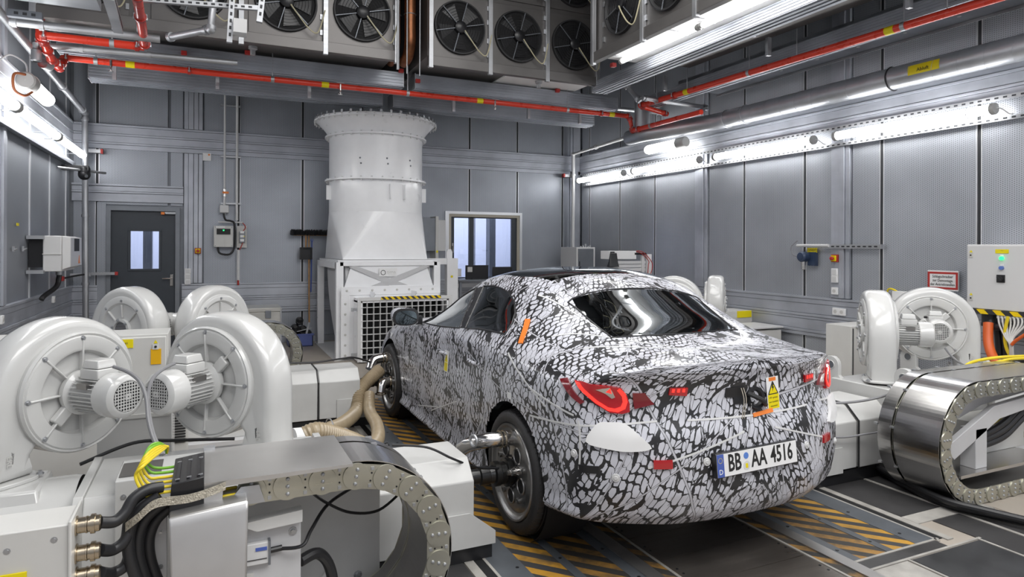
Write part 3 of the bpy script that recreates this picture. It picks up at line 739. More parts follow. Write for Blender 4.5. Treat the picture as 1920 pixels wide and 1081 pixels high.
# surface lookup
PN = P0
def sp(kind, p, q, sg=-1, off=.0):
    """kind 'rear': (arc from the rear centre line, z); 'side': (y, z); 'top': (x, y)"""
    if kind == 'rear': Fp, Fq, mk = A_rear, PN[:, :, 2], (II > NI//2) & (JJ <= jrow[6])
    elif kind == 'side': Fp, Fq, mk = PN[:, :, 1], PN[:, :, 2], (JJ >= 3) & (JJ <= jrow[7]) & (II > 60) & (II < NI-40)
    else: Fp, Fq, mk = PN[:, :, 0], PN[:, :, 1], (JJ >= jrow[5])
    if kind == 'rear' and p < 0: p = -p; sg = -sg
    if kind == 'top': sg = -1 if p < 0 else 1; p = abs(p)
    d = np.where(mk, (Fp-p)**2+(Fq-q)**2, 1e9); i, j = np.unravel_index(np.argmin(d), d.shape)
    i = min(max(i, 1), NI-2); j = min(max(j, 1), NJ-2)
    pi, pj = (Fp[i+1, j]-Fp[i-1, j])/2, (Fp[i, j+1]-Fp[i, j-1])/2; qi, qj = (Fq[i+1, j]-Fq[i-1, j])/2, (Fq[i, j+1]-Fq[i, j-1])/2
    det = pi*qj-pj*qi; det = det if abs(det) > 1e-9 else 1e-9
    dp, dq = p-Fp[i, j], q-Fq[i, j]; u = max(-1.5, min(1.5, (qj*dp-pj*dq)/det)); v = max(-1.5, min(1.5, (-qi*dp+pi*dq)/det))
    r = PN[i, j]+(PN[i+1, j]-PN[i-1, j])/2*u+(PN[i, j+1]-PN[i, j-1])/2*v; n = NRM[i, j]
    r = r+n*off
    return Vector((CX0+sg*r[0], r[1], r[2])), Vector((sg*n[0], n[1], n[2]))
def patch(name, m, parent, kind, poly, sg=-1, off=.002, th=.004, mx=.03):
    bm = bmesh.new(); vs = [bm.verts.new((a, b, 0)) for a, b in poly]; bm.faces.new(vs)
    bmesh.ops.triangulate(bm, faces=bm.faces[:])
    for _ in range(6):
        es = [e for e in bm.edges if e.calc_length() > mx]
        if not es: break
        bmesh.ops.subdivide_edges(bm, edges=es, cuts=1); bmesh.ops.triangulate(bm, faces=bm.faces[:])
    o3 = Vector(ORG[parent.name]); top = {}; 
    base = [(v, v.co.copy()) for v in bm.verts]; faces = [[v.index for v in f.verts] for f in (bm.verts.index_update() or bm.faces)]
    bnd = [(e.verts[0].index, e.verts[1].index) for e in bm.edges if e.is_boundary]
    n = len(base); V_ = []
    for v, c in base:
        r, nn = sp(kind, c.x, c.y, sg); V_.append((r+nn*(off+th))-o3)
    for v, c in base:
        r, nn = sp(kind, c.x, c.y, sg); V_.append((r+nn*(off-.004))-o3)
    F_ = faces+[[b, a, a+n, b+n] for a, b in bnd]
    bm.free(); me = bpy.data.meshes.new(name); me.from_pydata(V_, [], F_)
    b2 = bmesh.new(); b2.from_mesh(me); bmesh.ops.recalc_face_normals(b2, faces=b2.faces); b2.to_mesh(me); b2.free()
    me.polygons.foreach_set('use_smooth', [True]*len(me.polygons)); me.set_sharp_from_angle(angle=.7)
    me.materials.append(M[m]); ob = bpy.data.objects.new(name, me); COL.objects.link(ob); ob.parent = parent; ORG[ob.name] = tuple(o3)
    return ob
def ribbon(name, m, parent, kind, pts, wdt, sg=-1, off=.003, n=18):
    v = []; f = []
    for k in range(n+1):
        t = k/n*(len(pts)-1); i = min(int(t), len(pts)-2); t -= i
        p = pts[i][0]*(1-t)+pts[i+1][0]*t; q = pts[i][1]*(1-t)+pts[i+1][1]*t
        dx, dy = pts[i+1][0]-pts[i][0], pts[i+1][1]-pts[i][1]; L = math.hypot(dx, dy); nx, ny = -dy/L*wdt/2, dx/L*wdt/2
        for s in (-1, 1):
            r, nn = sp(kind, p+s*nx, q+s*ny, sg); v.append(r+nn*off); v.append(r-nn*.004)
    for k in range(n):
        a = 4*k; f += [(a, a+2, a+6, a+4), (a, a+4, a+5, a+1), (a+2, a+3, a+7, a+6)]
    return MB().add(v, f).build(name, m, parent)
# window surrounds
for sg in (-1, 1):
    for poly in (DLO_F, DLO_R):
        b = MB().tube([sp('side', p, q, sg, .002)[0] for p, q in poly], .006, 6, closed=True); b.build('window_seal', 'black', car)
b = MB().tube([sp('top', p, q, 1, .001)[0] for p, q in smooth([(x, y, 0) for x, y in REAR_G], 3, True) for p, q in ((p, q),)] if False else [sp('top', p.x, p.y, 1, .001)[0] for p in smooth([(x, y, 0) for x, y in REAR_G], 3, True)], .006, 6, closed=True)
b.build('screen_seal', 'black', car)
# wheel wells
for cy in (3.40, 6.19):
    for sg in (-1, 1):
        MB().lathe([(.386, .905 if False else .0), (.386, -.28), (.0005, -.28)], (CX0+sg*.885, cy, .352), (sg, 0, 0), 40).build('wheel_well', 'void_shade', car)
# cabin
seatm = mat('seat_fabric', (.018, .018, .02), .6)
M['seat'] = seatm
def seat(x, y, nm):
    b = MB(); pf = [(-.20, .30), (-.24, .55), (-.22, .80), (-.13, .96), (.13, .96), (.22, .80), (.24, .55), (.20, .30)]
    M_ = Matrix.Translation((x, y, .05)) @ Matrix.Rotation(-.25, 4, 'X')
    b.M = M_; b.prism(pf, (1, 0, 0), (0, 0, 1), (0, 1, 0), (0, 0, 0), -.06, .06)
    hp = [(-.13, 1.0), (-.15, 1.10), (-.10, 1.20), (.10, 1.20), (.15, 1.10), (.13, 1.0)]; b.prism(hp, (1, 0, 0), (0, 0, 1), (0, 1, 0), (0, .0, 0), -.05, .05)
    b.cyl((-.05, 0, .93), (-.05, 0, 1.02), .008, n=6); b.cyl((.05, 0, .93), (.05, 0, 1.02), .008, n=6)
    o = b.build(nm, 'seat', car, bevel=.02); 
    MB().box(x-.25, x+.25, y-.02, y+.48, .32, .46).build('seat_cushion', 'seat', o, bevel=.03)
seat(CX0-.38, 4.45, 'front_seat'); seat(CX0+.38, 4.45, 'front_seat')
b = MB(); b.prism([(3.62, .35), (3.50, .95), (3.62, 1.0), (3.80, .5), (4.25, .5), (4.3, .35)], (0, 1, 0), (0, 0, 1), (1, 0, 0), (CX0, 0, 0), -.6, .6); b.build('rear_bench', 'seat', car, bevel=.02)
for x in (-.38, .38): MB().box(CX0+x-.12, CX0+x+.12, 3.55, 3.63, 1.0, 1.12).build('rear_headrest', 'seat', car, bevel=.025)
MB().box(CX0-.62, CX0+.62, 2.98, 3.52, .965, .985).build('parcel_shelf', 'black', car)
MB().box(CX0-.34, CX0-.02, 3.12, 3.40, .986, 1.03).build('foam_tray', mat('pale_green_foam', (.42, .55, .50), .7), car, bevel=.01)
yl = MB().box(CX0-.17, CX0-.08, 3.18, 3.25, 1.032, 1.075).build('yellow_connector', mat('safety_yellow', (.75, .85, .0), .4), car, bevel=.008)
MB().box(CX0-.02, CX0+.015, 3.2, 3.24, 1.035, 1.08).build('yellow_tag', 'yellow', car)
MB().tube(smooth([(CX0-.24, 3.2, 1.03), (CX0-.20, 3.22, 1.10), (CX0-.1, 3.24, 1.12), (CX0-.03, 3.22, 1.05)], 5), .008, 6).build('connector_cable', 'black', car)
MB().box(CX0-.245, CX0-.205, 3.2, 3.25, 1.032, 1.06).build('orange_plug', 'orange', car)
MB().box(CX0-.70, CX0+.70, 5.35, 5.75, .55, .93).build('dashboard', 'seat', car, bevel=.03)
MB().torus((CX0-.38, 5.22, .86), (0, -1, .45), .18, .014).cyl((CX0-.38, 5.22, .86), (CX0-.38, 5.4, .78), .03).build('steering_wheel', 'black', car)
MB().box(CX0-.8, CX0+.8, 3.0, 5.9, .25, .30).build('cabin_floor', 'seat', car)
# mirrors
for sg in (-1, 1):
    c = Vector((CX0+sg*.99, 5.40, 1.03))
    mi = MB(); L_ = []
    for y, k in ((-.05, .95), (-.03, 1.0), (.03, .98), (.075, .75), (.10, .35)):
        L_.append([c+Vector((sg*(.115*k*math.copysign(abs(math.cos(t))**.7, math.cos(t))), y, .075*k*math.copysign(abs(math.sin(t))**.8, math.sin(t)) + .01*math.cos(t))) for t in [2*PI*i/20 for i in range(20)]])
    mi.layers(L_); mo = mi.build('door_mirror', 'camo', car, bevel=0)
    uvl = mo.data.uv_layers.new(name='UVMap')
    for lp in mo.data.loops: vco = mo.data.vertices[lp.vertex_index].co; uvl.data[lp.index].uv = (vco.x*1.3+vco.y, vco.z*1.3+.4)
    MB().layers([[c+Vector((sg*(.112*math.copysign(abs(math.cos(t))**.7, math.cos(t))), y, .072*math.copysign(abs(math.sin(t))**.8, math.sin(t)))) for t in [2*PI*i/20 for i in range(20)]] for y in (-.030, -.051)]).build('mirror_frame', 'black', mo)
    MB().layers([[c+Vector((sg*(.092*math.copysign(abs(math.cos(t))**.7, math.cos(t))), y, .057*math.copysign(abs(math.sin(t))**.8, math.sin(t))-.005)) for t in [2*PI*i/20 for i in range(20)]] for y in (-.045, -.0535)]).build('mirror_glass', mat('mirror_glass_%s' % ('l' if sg < 0 else 'r'), (.16, .19, .20), .05, 1.), mo)
    MB().torus(c+Vector((0, -.052, -.003)), (0, -1, 0), .001, .001, 6, 4).prism([(-.02, -.07), (.02, -.07), (.03, .0), (-.03, 0)], (0, 1, 0), (0, 0, 1), (sg, 0, 0), c+Vector((-sg*.13, 0, -.0)), -.02, .04).build('mirror_foot', 'black', mo)
    gv = MB()
    for k in range(4): gv.box(c.x-.075, c.x+.08, c.y-.045, c.y+.02, c.z+.066+k*.006-.02, c.z+.068+k*.006-.02)
    gv.build('mirror_vents', 'black', mo)
# lamps
M['lamp_dark'] = mat('dark_red_lens', (.16, .005, .010), .12, coat=.6, emit=.06)
M['lamp_red'] = mat('red_lens', (.34, .006, .010), .10, coat=.6, emit=.12)
M['lamp_lit'] = mat('lit_tail_lamp', (1., .035, .025), .3, emit=.75)
LM = lambda P_: [(.672+(a-.66)*.80, b) for a, b in P_]
for sg in (-1, 1):
    tl = patch('tail_lamp', 'lamp_red', car, 'rear', LM([(1.00, .958), (.90, .957), (.80, .955), (.71, .945), (.675, .91), (.66, .87), (.665, .832), (.71, .822), (.78, .825), (.86, .862), (.94, .918)]), sg, .004, .012)
    arc_o = [(.99, .953), (.93, .912), (.86, .868), (.79, .834), (.735, .829), (.69, .845), (.672, .88), (.685, .92), (.72, .945)]
    arc_i = [(.735, .935), (.705, .905), (.70, .877), (.715, .855), (.75, .845), (.79, .850), (.85, .880), (.91, .92), (.955, .95)]
    patch('light_ring', 'lamp_lit', tl, 'rear', LM(arc_o+arc_i), sg, .016, .003, .02)
    patch('chrome_insert', 'chrome', tl, 'rear', LM([(.86, .935), (.80, .915), (.765, .893), (.745, .90), (.76, .925), (.78, .95)]), sg, .016, .004, .02)
    patch('inner_triangle', 'lamp_lit', tl, 'rear', LM([(.80, .925), (.775, .945), (.765, .918)]), sg, .020, .003, .02)
    patch('inner_lamp', 'lamp_dark', car, 'rear', [(.658, .922), (.60, .922), (.555, .868), (.652, .845)], sg, .004, .010)
    patch('outer_wedge', 'lamp_dark', car, 'rear', [(1.05, .950), (1.0, .962), (.885, .870), (.905, .857)], sg, .004, .008)
    ti = patch('third_lamp', 'lamp_red', car, 'rear', [(.39, .945), (.48, .945), (.485, .912), (.395, .905)], sg, .003, .008)
    for k in range(3): patch('light_element', 'lamp_lit', ti, 'rear', [(.405+k*.026, .941), (.418+k*.026, .941), (.420+k*.026, .925), (.407+k*.026, .924)], sg, .010, .003)
    patch('reflector', 'lamp_red', car, 'rear', [(.505, .618), (.595, .618), (.595, .578), (.505, .578)], sg, .003, .008)
    tag(patch('cover_patch', 'paper', car, 'rear', rnd([(.84, .772), (.78, .782), (.71, .778), (.655, .73), (.60, .672), (.70, .655), (.80, .662), (.905, .69)], 3), sg, .004, .012), 'plain white patch taped under the tail lamp')
    for A_, z_ in ((.77, .53), (.33, .60), (.98, .62)):
        r, nn = sp('rear', A_, z_, sg); MB().cyl(r, r+nn*.006, .02, .018, 16).cyl(r+nn*.006, r+nn*.010, .011, .009, 12).build('parking_sensor', 'cab_lt', car)
    # film seam strips
    for pts in ([(1.3, .86), (.95, .80)], [(1.35, .72), (.55, .79)], [(.95, .55), (.93, .78)], [(.10, .72), (.62, .58)], [(.0, .785), (.40, .79)]): ribbon('film_edge', 'camo_edge' if 'camo_edge' in M else 'cab_lt', car, 'rear', pts, .009, sg, .0025)
    for pts in ([(3.5, 1.0), (3.0, .80)], [(4.9, .35), (4.3, .55)], [(4.0, .36), (3.75, .62)], [(4.7, .42), (5.3, .30)]): ribbon('film_edge', 'cab_lt', car, 'side', pts, .008, sg, .0025)
for pts in ([(-.72, 3.3), (-.2, 2.9)], [(-.66, 3.05), (.1, 2.75)], [(-.6, 3.7), (-.45, 3.15)]): ribbon('film_edge', 'cab_lt', car, 'top', pts, .009, -1, .0025)
# number plate
def onrear(x, z): r, nn = sp('rear', abs(x), z, -1 if x < 0 else 1); return r, nn
pc = Vector((CX0-.045, 2.425, .590)); ex = Vector((1, -.0, .022)).normalized(); ey = Vector((-.022, .09, 1)).normalized()
def frame2(mb, w, h, d0, d1, c=pc): mb.prism([(-w/2, -h/2), (w/2, -h/2), (w/2, h/2), (-w/2, h/2)], ex, ey, ey.cross(ex)*-1, c, d0, d1); return mb
nrm = ex.cross(ey)
pl = MB().prism([(-.262, -.058), (.262, -.058), (.262, .058), (-.262, .058)], ex, ey, nrm, pc, -.03, .002).build('number_plate', 'black', car, bevel=.003)
MB().prism([(-.257, -.053), (.257, -.053), (.257, .053), (-.257, .053)], ex, ey, nrm, pc, .002, .004).build('plate_face', 'paper', pl)
MB().prism([(-.257, -.053), (-.215, -.053), (-.215, .053), (-.257, .053)], ex, ey, nrm, pc, .004, .0045).build('country_band', 'bluelt', pl)
text('country_letter', 'D', .034, pc+ex*-.236+ey*-.030+nrm*.005, ex, ey, 'paper', pl, .0006)
sb = MB()
for k in range(12): a = 2*PI*k/12; sb.cyl(pc+ex*(-.236+.012*math.cos(a))+ey*(.024+.012*math.sin(a))+nrm*.0045, pc+ex*(-.236+.012*math.cos(a))+ey*(.024+.012*math.sin(a))+nrm*.0052, .0019, n=5)
sb.build('star_circle', 'yellow', pl)
text('plate_letters', 'BB', .112, pc+ex*-.150+ey*.002+nrm*.0045, ex, ey, 'ink', pl, .0008, sx=.66, bold=.002)
text('plate_letters', 'AA', .112, pc+ex*.005+ey*.002+nrm*.0045, ex, ey, 'ink', pl, .0008, sx=.66, bold=.002)
text('plate_digits', '4516', .112, pc+ex*.155+ey*.002+nrm*.0045, ex, ey, 'ink', pl, .0008, sx=.66, bold=.002)
MB().cyl(pc+ex*-.076+ey*.026+nrm*.004, pc+ex*-.076+ey*.026+nrm*.005, .0155, n=20).build('inspection_seal', mat('seal_blue', (.10, .22, .60), .5), pl)
s2 = MB().cyl(pc+ex*-.076+ey*-.020+nrm*.004, pc+ex*-.076+ey*-.020+nrm*.005, .0215, n=20).build('state_seal', 'cab_lt', pl)
MB().prism([(-.007, -.012), (.007, -.012), (.008, .004), (.006, .010), (-.006, .010), (-.008, .004)], ex, ey, nrm, pc+ex*-.076+ey*-.020, .005, .0056).build('seal_shield', 'yellow', s2)
# high-voltage sticker, tapes, release handle
def sheet(name, m, c, n_, w, h, ups=(0, 0, 1), th=.002, rot=0., parent=car, off=.003):
    z = Vector(n_).normalized(); u = Vector(ups); u = (u-z*u.dot(z)).normalized(); x = u.cross(z); ca, sa = math.cos(rot), math.sin(rot); x2, u2 = x*ca+u*sa, u*ca-x*sa
    return MB().prism([(-w/2, -h/2), (w/2, -h/2), (w/2, h/2), (-w/2, h/2)], x2, u2, z, Vector(c)+z*off, 0, th).build(name, m, parent), Vector(c)+z*(off+th), x2, u2, z
r, nn = onrear(.125, .88); nn = Vector((nn.x, nn.y, .05))
st, o_, x_, u_, z_ = sheet('voltage_label', 'paper', r, nn, .085, .165, rot=.05, off=.012)
tri = MB().prism([(-.033, 0), (.033, 0), (0, .062)], x_, u_, z_, o_+u_*-.003, 0, .001).build('warning_triangle', 'yellow', st)
MB().prism([(-.004, .052), (.006, .052), (.001, .034), (.008, .034), (-.006, .010), (-.001, .028), (-.008, .028)], x_, u_, z_, o_+u_*-.001, .001, .002).build('flash_symbol', 'ink', tri)
for a, b in (((-.033, 0), (.033, 0)), ((.033, 0), (0, .062)), ((0, .062), (-.033, 0))):
    p, q = o_+x_*a[0]+u_*(a[1]-.003), o_+x_*b[0]+u_*(b[1]-.003); MB().obox(p+z_*.001, q+z_*.001, .004, .002, z_).build('triangle_border', 'ink', tri)
MB().prism([(-.038, -.078), (.038, -.078), (.038, -.006), (-.038, -.006)], x_, u_, z_, o_, 0, .001).build('yellow_field', 'yellow', st)
for k, s in enumerate(('HV system', 'not installed', 'mounted')): text('label_print', s, .013, o_+u_*(-.022-k*.021)+z_*.0012, x_, u_, 'ink', st, .0003)
MB().prism([(-.024, .062), (.024, .062), (.024, .080), (-.024, .080)], x_, u_, z_, o_, 0, .001).build('orange_flag', 'orange', st)
def tape(name, m, kind, poly, sg=-1, off=.004): return patch(name, m, car, kind, poly, sg, off, .003)
tape('orange_tape', 'orange', 'rear', [(-.02, .775), (.115, .787), (.115, .807), (-.02, .793)], 1)
tape('black_tape', 'black', 'rear', [(.06, .93), (.175, .93), (.18, .885), (.065, .87)], -1); tape('black_tape', 'black', 'rear', [(.05, .88), (.13, .88), (.13, .845), (.05, .845)], -1, .005)
tape('black_tape', 'black', 'rear', [(.95, .575), (.85, .58), (.855, .545), (.945, .54)], -1)
tape('orange_tape', 'orange', 'side', [(3.615, 1.175), (3.575, 1.178), (3.43, 1.06), (3.465, 1.055)], -1)
r, nn = onrear(.01, .865)
MB().lathe([(.058, .0), (.055, .012), (.040, .010), (.030, -.005), (.001, -.012)], r+nn*.004, nn, 24).build('release_recess', 'black', car)
MB().tube(smooth([r+Vector((-.055, -.01, .03)), r+Vector((0, -.05, .0)), r+Vector((.055, -.02, -.035))], 6), .012, 8).build('recess_lip', 'blackr', car)
for k in (0, 1):
    q0 = r+Vector((-.10+k*.015, -.012, .06)); MB().tube(smooth([q0, q0+Vector((.005, -.015, -.06)), q0+Vector((.0, -.008, -.16)), q0+Vector((.02+k*.03, -.01, -.20))], 6), .0022, 5).build('tie_string', mat('cord_%d' % k, (.55, .5, .42), .7), car)
MB().tube(smooth([r+Vector((-.04, -.02, -.02)), r+Vector((-.035, -.02, -.12)), r+Vector((.06, -.02, -.16))], 6), .0018, 5).build('tie_string', 'cab_lt', car)
# door sticker, handles, antenna seam marks
r, nn = sp('side', 4.53, .79, -1)
st, o_, x_, u_, z_ = sheet('door_warning_label', 'paper', r, nn, .085, .15, off=.004)
MB().prism([(-.034, -.07), (.034, -.07), (.034, -.01), (-.034, -.01)], x_, u_, z_, o_, 0, .001).build('yellow_field', 'yellow', st)
t2 = MB().prism([(-.034, -.006), (.034, -.006), (0, .06)], x_, u_, z_, o_, 0, .001).build('warning_triangle', 'yellow', st)
MB().prism([(-.003, .045), (.005, .045), (.001, .028), (.007, .028), (-.005, .006), (-.001, .022), (-.006, .022)], x_, u_, z_, o_, .001, .002).build('flash_symbol', 'ink', t2)
for y_, z0 in ((4.62, .84), (3.98, .87)):
    for sg in (-1, 1):
        r, nn = sp('side', y_, z0, sg); hd = MB().tube(smooth([r+Vector((0, -.09, 0)), r+nn*.02+Vector((0, -.05, 0)), r+nn*.02+Vector((0, .06, 0)), r+Vector((0, .09, 0))], 4), .012, 8).build('door_handle', 'camo', car)
        uvl = hd.data.uv_layers.new(name='UVMap')
        for lp in hd.data.loops: vco = hd.data.vertices[lp.vertex_index].co; uvl.data[lp.index].uv = (vco.y, vco.z)
for y_ in (3.40, 6.19):
    r, nn = sp('side', y_, .775, -1); sheet('white_marker', 'paper', r, nn, .05, .035, off=.003)
# wheels
def wheel(cx, cy, sg, name):
    c = Vector((cx, cy, .345)); wv = thing(name+'_', '', 'x', (0, 0, 0)) if False else None
    hw = .122; R = .345
    prof = [(.262, -hw+.02), (.275, -hw+.003), (.30, -hw-.004), (.325, -hw+.002), (.338, -hw+.016)]
    for g in (-.07, -.024, .024, .07): prof += [(.345 if abs(g) < .06 else .343, g-.008), (.337, g-.005), (.337, g+.005), (.345 if abs(g) < .06 else .343, g+.008)]
    prof += [(.338, hw-.016), (.325, hw-.002), (.30, hw+.004), (.275, hw-.003), (.262, hw-.02)]
    ax = Vector((sg, 0, 0))
    ty = MB().lathe(prof, c, ax, 72).build('tyre', 'tyre', car)
    sp_ = MB()
    for k in range(66):
        a = 2*PI*k/66; d = Vector((0, math.cos(a), math.sin(a)))
        for s in (-1, 1): sp_.obox(c+ax*(s*(hw-.012))+d*.336, c+ax*(s*(hw-.043))+d*.3445, .006, .004, d)
    tag(sp_.build('tread_blocks', 'tyre', ty), kind='stuff')
    rim = MB().lathe([(.262, hw-.022), (.270, hw-.006), (.266, hw+.002), (.256, hw+.0), (.246, hw-.012), (.236, hw-.02), (.225, hw-.022), (.205, hw-.012), (.19, hw-.010), (.07, hw-.004), (.055, hw+.004), (.0005, hw+.004)], c, ax, 56)
    rim.lathe([(.262, -hw+.02), (.25, -hw+.03), (.2, -hw+.05), (.001, -hw+.05)], c, ax, 40); rm = rim.build('rim', 'rim', car)
    for k in range(5):
        a = 2*PI*k/5+.95; d = Vector((0, math.cos(a), math.sin(a))); p = c+d*.135+ax*(hw-.005)
        h_ = MB().cyl(p-ax*.01, p+ax*.0015, .040, n=24).build('rim_hole', 'void_shade', rm)  # flat dark disc, shade of the hole put into its colour
        MB().torus(p+ax*.001, ax, .042, .005, 28, 6).build('hole_lip', 'rim', rm)
        a2 = a+PI/5; d = Vector((0, math.cos(a2), math.sin(a2))); p = c+d*.165+ax*(hw-.007)
        MB().lathe([(.017, -.004), (.017, .010), (.011, .011), (.010, .002), (.0005, .002)], p, ax, 16).build('balance_plug', 'rim', rm)
    bb = MB()
    for k in range(20):
        a = 2*PI*k/20; bb.bolt(c+Vector((0, math.cos(a), math.sin(a)))*.088+ax*(hw-.004), ax, .005, .006)
    tag(bb.build('rim_bolts', 'black', rm), kind='stuff')
    # hub adaptor of the test bed stays bolted on the rim
    hb = MB().lathe([(.075, 0), (.078, .01), (.078, .035), (.062, .04), (.062, .07), (.068, .075), (.068, .105), (.050, .11), (.045, .135), (.052, .14), (.052, .19), (.04, .195), (.04, .26)], c+ax*(hw+.0), ax, 32, cap1=True).build('hub_adaptor', 'hubm', car)
    p = c+Vector((0, -.095 if True else 0, .03))+ax*(hw-.005)
    MB().lathe([(.026, 0), (.026, .02), (.020, .022), (.020, .05), (.014, .052), (.014, .07)], p, ax, 20, cap1=True).build('speed_sensor', 'chrome', car)
for cy in (3.40, 6.19):
    for sg in (-1, 1): wheel(CX0+sg*.805, cy, sg, 'wheel')
# ================================================================== BLOWERS
def blower_proto(hand, label):
    """motor faces local -y; hand +1: outlet on local +x. Origin at the foot level below the scroll centre"""
    CZ = .335
    root = thing('side_channel_blower', label, 'blower', (0, 0, 0), 'white blowers on the wheel machines', proto=True)
    hx = hand
    out = []
    for k in range(0, 60):                      # scroll outline, from right-hand side over the top
        th = -math.radians(2)+math.radians(312)*k/59
        r = .372-.105*(k/59)**.9
        out.append((r*math.cos(th), r*math.sin(th)))
    # join to the outlet spout going down on the right
    out += [(.195, -.235), (.198, -.29), (.198, -.325), (.372, -.325), (.372, -.2), (.373, -.1)]
    out = [(hx*a, b+CZ) for a, b in out]
    if hx < 0: out = out[::-1]
    n = len(out)
    def inset(poly, d):
        res = []
        for i in range(n):
            p0, p1, p2 = Vector(poly[i-1]), Vector(poly[i]), Vector(poly[(i+1) % n]); t = (p2-p0)
            t = t.normalized() if t.length > 1e-9 else Vector((1, 0)); nn = Vector((-t.y, t.x)); res.append(p1+nn*d)
        return res
    L = []
    for d, y in ((.085, -.088), (.045, -.094), (.022, -.088), (.008, -.072), (0, -.045), (0, .045), (.008, .072), (.022, .088), (.045, .094), (.085, .088)):
        L.append([(p.x, y, p.y) for p in inset(out, d)])
    MB().layers(L).build('scroll_casing', 'white', root, shade=50)
    c = Vector((0, 0, CZ))
    # motor-side plate
    pf = MB().lathe([(.268, -.03), (.272, .014), (.264, .026), (.256, .020), (.250, .027), (.20, .029), (.188, .024), (.176, -.003), (.09, -.003), (.0005, -.003)], c+Vector((0, -.094, 0)), (0, -1, 0), 56)
    plate = pf.build('front_plate', 'white', root)
    for k in range(8):
        a = PI/4*k+PI/2; d = Vector((math.cos(a), 0, math.sin(a)))
        MB().obox(c+d*.10+Vector((0, -.108, 0)), c+d*.235+Vector((0, -.117, 0)), .009, .022, (0, -1, 0)).build('stiffening_rib', 'white', plate, bevel=.003)
        MB().bolt(c+d*.243+Vector((0, -.118, 0)), (0, -1, 0), .0075, .012).build('plate_bolt', 'steel', plate)
    # strut arms carrying the motor
    for a in (PI*.25, PI*.75, PI*1.25, PI*1.75)[::2 if hx > 0 else 2]:
        d = Vector((math.cos(a+(0 if hx < 0 else PI/2*0)), 0, math.sin(a)))
        MB().obox(c+d*.09+Vector((0, -.112, 0)), c+d*.17+Vector((0, -.110, 0)), .05, .034, (0, -1, 0)).build('motor_bracket', 'white', plate, bevel=.006)
    # motor
    y0 = -.10
    mo = MB().lathe([(.098, 0), (.102, .01), (.102, .03), (.094, .035), (.078, .045), (.076, .20), (.0005, .20)], c+Vector((0, y0, 0)), (0, -1, 0), 40).build('motor', 'white', root)
    for k in range(30):
        a = 2*PI*k/30
        if abs(math.degrees(a)-90) < 26: continue
        d = Vector((math.cos(a), 0, math.sin(a)))
        MB().obox(c+d*.083+Vector((0, y0-.05, 0)), c+d*.083+Vector((0, y0-.195, 0)), .0035, .017, d).build('cooling_fin', 'white', mo)
    cap = MB().lathe([(.088, .19), (.096, .195), (.098, .215), (.098, .265), (.094, .285), (.080, .298), (.071, .300), (.068, .296), (.0005, .296)], c+Vector((0, y0, 0)), (0, -1, 0), 44).build('fan_cowl', 'white', mo)
    ye = y0-.2965
    MB().cyl(c+Vector((0, ye, 0)), c+Vector((0, ye-.0015, 0)), .066, n=36).build('cowl_opening', 'void_shade', cap)
    g = MB()
    for k in range(-4, 6):
        q = (k-.5)*.0135; h = math.sqrt(max(.066**2-q*q, 0))
        g.box(q-.0022, q+.0022, ye-.004, ye-.001, CZ-h, CZ+h); g.box(-h, h, ye-.004, ye-.001, CZ+q-.0022, CZ+q+.0022)
    g.box(-.013, .013, ye-.0055, ye-.001, CZ-.013, CZ+.013)
    tag(g.build('cowl_grille', 'white', cap), kind='stuff')
    MB().cyl((0, ye-.0055, CZ), (0, ye-.0062, CZ), .003, n=8).build('grille_screw', 'black', cap)
    tb = MB().layers([[(x*s, y0-.125+y*s2, CZ+z) for x, y in ((-.052, -.055), (.052, -.055), (.052, .055), (-.052, .055))] for z, s, s2 in ((.07, 1, 1), (.112, 1, 1), (.116, .97, .97))]).build('terminal_box', 'white', mo, bevel=.004)
    MB().layers([[(x*s, y0-.125+y*s, CZ+z) for x, y in ((-.048, -.05), (.048, -.05), (.048, .05), (-.048, .05))] for z, s in ((.118, 1), (.15, .86), (.155, .8))]).build('box_lid', 'white', tb, bevel=.004)
    MB().cyl((hx*-.05, y0-.125, CZ+.10), (hx*-.075, y0-.125, CZ+.10), .010, n=10).build('cable_gland', 'black', tb)
    MB().box(hx*.062, hx*.090, y0-.16, y0-.10, CZ+.035, CZ+.060).build('rating_plate', 'stain_dark', mo)
    # inlet side
    ib = MB().lathe([(.262, -.02), (.266, .004), (.255, .010), (.215, .012), (.205, .004), (.195, -.006), (.085, -.004)], c+Vector((0, .090, 0)), (0, 1, 0), 56).build('rear_plate', 'white', root)
    for k in range(8):
        a = PI/4*k+PI/2; d = Vector((math.cos(a), 0, math.sin(a)))
        MB().obox(c+d*.10+Vector((0, .092, 0)), c+d*.20+Vector((0, .098, 0)), .010, .018, (0, 1, 0)).build('stiffening_rib', 'white', ib, bevel=.003)
        MB().bolt(c+d*.232+Vector((0, .100, 0)), (0, 1, 0), .007, .011).build('plate_bolt', 'steel', ib)
    fl_ = MB().lathe([(.092, 0), (.092, .025), (.070, .027), (.068, .012)], c+Vector((0, .088, 0)), (0, 1, 0), 40).build('inlet_flange', 'white', root)
    MB().cyl(c+Vector((0, .093, 0)), c+Vector((0, .100, 0)), .069, n=32).build('inlet_opening', 'cooler', fl_)
    g = MB()
    for k in range(-5, 6):
        q = k*.012; h = math.sqrt(max(.068**2-q*q, 0)); g.box(-h, h, .1, .104, CZ+q-.0022, CZ+q+.0022)
    tag(g.build('inlet_screen', 'steel', fl_), kind='stuff')
    for k in range(6):
        a = 2*PI*k/6+.3; d = Vector((math.cos(a), 0, math.sin(a))); MB().bolt(c+d*.082+Vector((0, .115, 0)), (0, 1, 0), .008, .014).build('flange_bolt', 'steel', fl_)
    # foot flange
    pts = []
    for k in range(24): a = 2*PI*k/24; pts.append((hx*.285+.128*math.copysign(abs(math.cos(a))**.6, math.cos(a)), .128*math.copysign(abs(math.sin(a))**.6, math.sin(a))))
